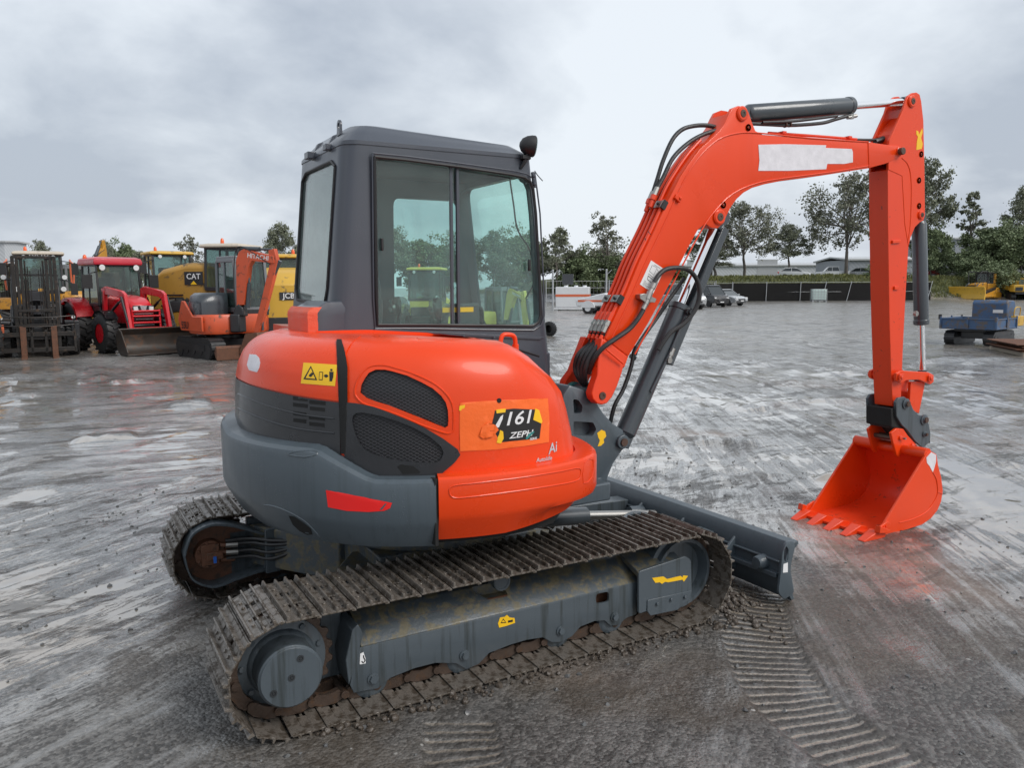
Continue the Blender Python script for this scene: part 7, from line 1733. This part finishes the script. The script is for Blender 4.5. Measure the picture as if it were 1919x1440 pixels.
# ---------------------------------------------------------------- trees
def leafmat(name, a, c):
    m, nt, N, L, b = nmat(name); tc = N.new('ShaderNodeTexCoord'); n = tex_noise(N, L, .9, 3, .6, tc.outputs['Object']); n2 = tex_noise(N, L, 9, 2, .6, tc.outputs['Object'])
    x = mixc(N, L, n.outputs[0], rgb(a), rgb(c)); x = mixc(N, L, .6, x, mixc(N, L, n2.outputs[0], (.25, .25, .25, 1), (1.7, 1.7, 1.6, 1)), 'MULTIPLY'); L.new(x, b.inputs['Base Color']); b.inputs['Roughness'].default_value = .55; b.inputs['Specular IOR Level'].default_value = .3; return m
M_leaf = [leafmat('gum_leaves', (.095, .11, .075), (.26, .275, .20)), leafmat('dense_leaves', (.085, .115, .062), (.23, .28, .15)), leafmat('pale_leaves', (.10, .11, .08), (.24, .245, .185))]
M_bark = paint('grey_bark', (.13, .115, .10), .8, 0, .3, scale=3)
def tree_meshes(seed, H, R, base, lobes, dens, leaf, spread=1.0, ls=.26):
    rnd = random.Random(seed); br = nb(); lf = nb()
    trunk_top = Vector((rnd.uniform(-.4, .4), rnd.uniform(-.4, .4), H*.62)); fork = Vector((trunk_top.x*.3, trunk_top.y*.3, H*base))
    def limb(a, c, r0, r1):
        m = (a+c)/2+Vector((rnd.uniform(-1, 1), rnd.uniform(-1, 1), rnd.uniform(-.2, .6)))*(c-a).length*.10
        P = smoothp([a, m, c], 3)
        for i in range(len(P)-1): t0, t1 = i/(len(P)-1), (i+1)/(len(P)-1); cyl(br, P[i], P[i+1], r0+(r1-r0)*t0, r0+(r1-r0)*t1, seg=6, caps=False)
        return P
    limb(Vector((0, 0, -.6)), fork, H*.022, H*.017); limb(fork, trunk_top, H*.015, H*.006)
    for i in range(lobes):
        a = 2*pi*i/lobes+rnd.uniform(-.5, .5); f = rnd.random(); zz = base+(1-base)*(.18+.72*(i*.618 % 1)); rr = R*(.35+.6*rnd.random())*(1-.55*max(0, zz-.72)/.28)
        if zz > .85: rr *= .5
        lc_ = Vector((cos(a)*rr, sin(a)*rr, H*zz)); s0 = fork.lerp(trunk_top, rnd.random()*.8)
        limb(s0, lc_, H*.008, H*.003); lr = R*(.26+.22*rnd.random())*spread
        for k in range(int(7*dens)+3):
            v = Vector((rnd.gauss(0, 1), rnd.gauss(0, 1), rnd.gauss(0, .75))); v = v.normalized()*lr*(rnd.random()**.4); cc = lc_+v
            if rnd.random() < .5: limb(lc_, cc, H*.003, H*.0012)
            cr = lr*(.26+.2*rnd.random())
            for q in range(int(46*leaf)):
                w = Vector((rnd.gauss(0, .55), rnd.gauss(0, .55), rnd.gauss(0, .38)))*cr; p = cc+w; s = ls*(.6+.8*rnd.random())
                x, y, z = basis((rnd.gauss(0, 1), rnd.gauss(0, 1), rnd.gauss(.5, 1))); x = x*s*.5; y = y*s*(.28+.2*rnd.random())
                vs_ = [lf.verts.new(p+x), lf.verts.new(p+y), lf.verts.new(p-x), lf.verts.new(p-y)]; lf.faces.new(vs_)
    return br, lf
def tree_proto(name, label, seed, H, R, base, lobes, dens, leaf, mat, spread=1.0, ls=.26):
    br, lf = tree_meshes(seed, H, R, base, lobes, dens, leaf, spread, ls); t = thing(name, label, 'tree'); t['H'] = H
    obj('trunk', br, M_bark, t); me_ = bpy.data.meshes.new('crown'); lf.to_mesh(me_); lf.free(); me_.materials.append(mat); o = bpy.data.objects.new('crown', me_); COL.objects.link(o); o.parent = t; return t
PR = {
 'gum': tree_proto('gum_tree', '', 11, 12, 4.2, .34, 15, 1.6, 1.3, M_leaf[0]),
 'gum2': tree_proto('gum_tree', '', 23, 12, 3.6, .38, 12, 1.3, 1.1, M_leaf[0]),
 'gum3': tree_proto('gum_tree', '', 37, 12, 5.0, .26, 18, 1.3, 1.0, M_leaf[2]),
 'sparse': tree_proto('gum_tree', '', 5, 12, 3.6, .30, 14, .7, .8, M_leaf[2]),
 'slim': tree_proto('gum_tree', '', 9, 12, 2.0, .36, 11, .8, .9, M_leaf[0]),
 'dense': tree_proto('broadleaf_tree', '', 17, 9, 3.8, .16, 20, 2.2, 1.5, M_leaf[1], 1.15, .30),
 'bush': tree_proto('bushy_shrub', '', 29, 5, 3.2, .10, 16, 2.0, 1.3, M_leaf[1], 1.2, .26),
}
PH = {'gum': (12, 4.2), 'gum2': (12, 3.6), 'gum3': (12, 5.0), 'sparse': (12, 3.6), 'slim': (12, 2.0), 'dense': (9, 3.8), 'bush': (5, 3.2)}
used_p = set()
def tree(kind, u, vtop, hw, D, label, zb=None, group='trees around the yard'):
    p = far(u, D); z0 = gz_at(p.x, p.y) if zb is None else zb; top = CP.z+(537-vtop)/FPX*D; H, R = PH[kind]; sz = (top-z0)/(H*.96); sx = hw/FPX*D/(R*1.02)
    if kind in used_p: t = copy_tree(PR[kind])
    else: t = PR[kind]; used_p.add(kind)
    t.location = (p.x, p.y, z0-.1); t.scale = (sx, sx, sz); t.rotation_euler = (0, 0, (u*7.7) % 6.28)
    if 'H' in t: del t['H']
    cat = 'shrub' if kind == 'bush' else 'tree'; tag(t, label, cat, 'shrubs around the yard' if kind == 'bush' else group); return t
T = [('gum2', 82, 449, 24, 105, 'gum tree showing just above the black forklift mast'),
 ('gum', 203, 452, 22, 100, 'rounded gum tree above the left side of the tractor roof'), ('dense', 236, 457, 28, 102, 'broad dark tree above the right side of the tractor roof'), ('gum2', 265, 470, 26, 98, 'low dark tree between the tractor cab and the yellow loader cab'),
 ('sparse', 357, 437, 34, 80, 'thin open gum tree above the loader behind the orange compact excavator'), ('dense', 20, 500, 60, 90, 'low broad tree in front of the white warehouse'), ('dense', 130, 492, 60, 92, 'low broad tree beyond the forklift'),
 ('gum', 528, 421, 38, 78, 'full gum tree at the left edge of the grey cab'), ('dense', 575, 470, 50, 82, 'dark tree behind the rear window of the cab'), ('gum3', 640, 450, 60, 85, 'wide gum tree behind the rear cab post'),
 ('gum', 735, 430, 45, 80, 'dark gum tree at the left of the cab side window'), ('dense', 800, 452, 50, 84, 'round tree above the loader seen through the cab'), ('gum3', 868, 428, 38, 78, 'tall gum tree behind the sliding window rail'), ('gum', 925, 435, 40, 80, 'gum tree seen through the front half of the cab glass'), ('dense', 975, 440, 45, 84, 'broad tree behind the pale yellow excavator seen through the glass'),
 ('gum2', 1045, 430, 36, 82, 'gum tree just right of the cab front post'), ('dense', 1082, 470, 42, 84, 'low dense tree behind the solar panel'), ('sparse', 1136, 400, 48, 84, 'tall half bare gum tree left of the boom hoses'), ('dense', 1130, 478, 55, 86, 'low tree under the half bare gum tree'), ('gum2', 1010, 470, 40, 86, 'low gum tree behind the cab front corner'), ('dense', 1200, 482, 50, 92, 'low dense tree behind the boom base'),
 ('gum3', 1392, 384, 58, 96, 'large spreading gum tree framed under the boom'), ('gum', 1330, 430, 45, 98, 'gum tree behind the boom cylinder'), ('gum2', 1335, 470, 46, 94, 'low dense tree behind the black van'), ('gum', 1476, 426, 38, 98, 'round green tree left of the tallest gum tree'), ('gum3', 1585, 334, 70, 97, 'tallest open gum tree just left of the stick'),
 ('gum', 1722, 310, 52, 96, 'tall gum tree standing directly behind the stick'), ('dense', 1742, 432, 32, 95, 'dense dark green tree right of the bucket cylinder'), ('slim', 1814, 364, 26, 95, 'slim pale gum tree in front of the grey warehouse'), ('slim', 1878, 408, 20, 97, 'small slim gum tree right of the slim pale one'), ('gum', 1925, 350, 48, 95, 'big gum tree cut by the right edge of the photo'),
 ('dense', 1860, 430, 48, 93, 'broad bushy tree behind the bulldozer cab'), ('dense', 1912, 440, 46, 92, 'broad bushy tree above the tipper truck'), ('bush', 1812, 478, 34, 92, 'pale bush in front of the warehouse corner'), ('bush', 1660, 492, 30, 92, 'low bush behind the stick'), ('bush', 1255, 505, 44, 92, 'wide low bush behind the silver van'), ('bush', 1860, 500, 40, 88, 'low bush at the foot of the bank behind the bulldozer')]
for k, u, vt, hw, D, lab in T: tree(k, u, vt, hw, D, lab)
# rough grass on the bank
rnd = random.Random(2); b = nb()
for i in range(9000):
    u = rnd.uniform(1150, 1960); D = rnd.uniform(85.5, 93); p = far(u, D); 
    b_ = (p.x, p.y)
    z = 0
    s = rnd.uniform(.10, .28); x, y, zz = basis((rnd.gauss(0, 1), rnd.gauss(0, 1), .4)); p = Vector((p.x, p.y, 0)); q = [p-x*s*.25, p+x*s*.25, p+x*s*.1+Vector((rnd.gauss(0, .1), rnd.gauss(0, .1), s*1.6)), p-x*s*.1+Vector((0, 0, s*1.3))]
    b.faces.new([b.verts.new(k) for k in q])
b.verts.ensure_lookup_table(); X = np.array([v.co.x for v in b.verts]); Y = np.array([v.co.y for v in b.verts]); Z = gheight(X, Y)
for v, z in zip(b.verts, Z): v.co.z += float(z)
me_ = bpy.data.meshes.new('bank_grass'); b.to_mesh(me_); b.free(); me_.materials.append(leafmat('bank_grass_blades', (.07, .085, .025), (.19, .19, .075))); o = bpy.data.objects.new('grass', me_); COL.objects.link(o); tag(o, 'rough green and straw coloured grass covering the far bank', 'grass', kind='stuff')
# loose stones around the machine
rnd = random.Random(4); b = nb()
for i in range(1500):
    a = rnd.uniform(0, 2*pi); x, y = rnd.uniform(-3.2, 4.2), rnd.uniform(-3.4, 3.5)
    if abs(x) < 1.3 and abs(y) < 1.0: continue
    r = .004+.010*rnd.random()**3; s_ = bmesh.ops.create_icosphere(b, subdivisions=1, radius=r, matrix=Matrix.Translation((x, y, 0)))['verts']
    for v in s_: v.co += Vector((rnd.gauss(0, 1), rnd.gauss(0, 1), rnd.gauss(0, .6)))*r*.22
X = np.array([v.co.x for v in b.verts]); Y = np.array([v.co.y for v in b.verts]); Z = gheight(np.round(X, 2), np.round(Y, 2))
for v, z in zip(b.verts, Z): v.co.z += float(z)
o = obj('gravel', b, paint('wet_stone', (.10, .10, .10), .3, 0, .6, scale=30), None); tag(o, 'small wet stones scattered over the mud around the excavator', 'gravel', kind='stuff')
# clods of mud thrown up in front of the near track
rnd = random.Random(8); b = nb()
for i in range(420):
    a = rnd.uniform(0, 2*pi); x = rnd.gauss(1.33, .09); y = rnd.gauss(-.78, .16)
    if rnd.random() < .35: x = rnd.uniform(-.9, 1.2); y = rnd.gauss(-1.01, .025)
    r = .006+.013*rnd.random()**2; s_ = bmesh.ops.create_icosphere(b, subdivisions=2, radius=r, matrix=Matrix.Translation((x, y, .004)))['verts']; c = Vector((x, y, 0))
    for v in s_: v.co += Vector((rnd.gauss(0, 1), rnd.gauss(0, 1), rnd.gauss(0, .8)))*r*.10
X = np.array([v.co.x for v in b.verts]); Y = np.array([v.co.y for v in b.verts]); Z = gheight(X, Y)
for v, z in zip(b.verts, Z): v.co.z += float(z)
o = obj('mud_clods', b, M_mud, None); tag(o, 'heaped clods of wet mud pushed up in front of the near track', 'mud', kind='stuff')
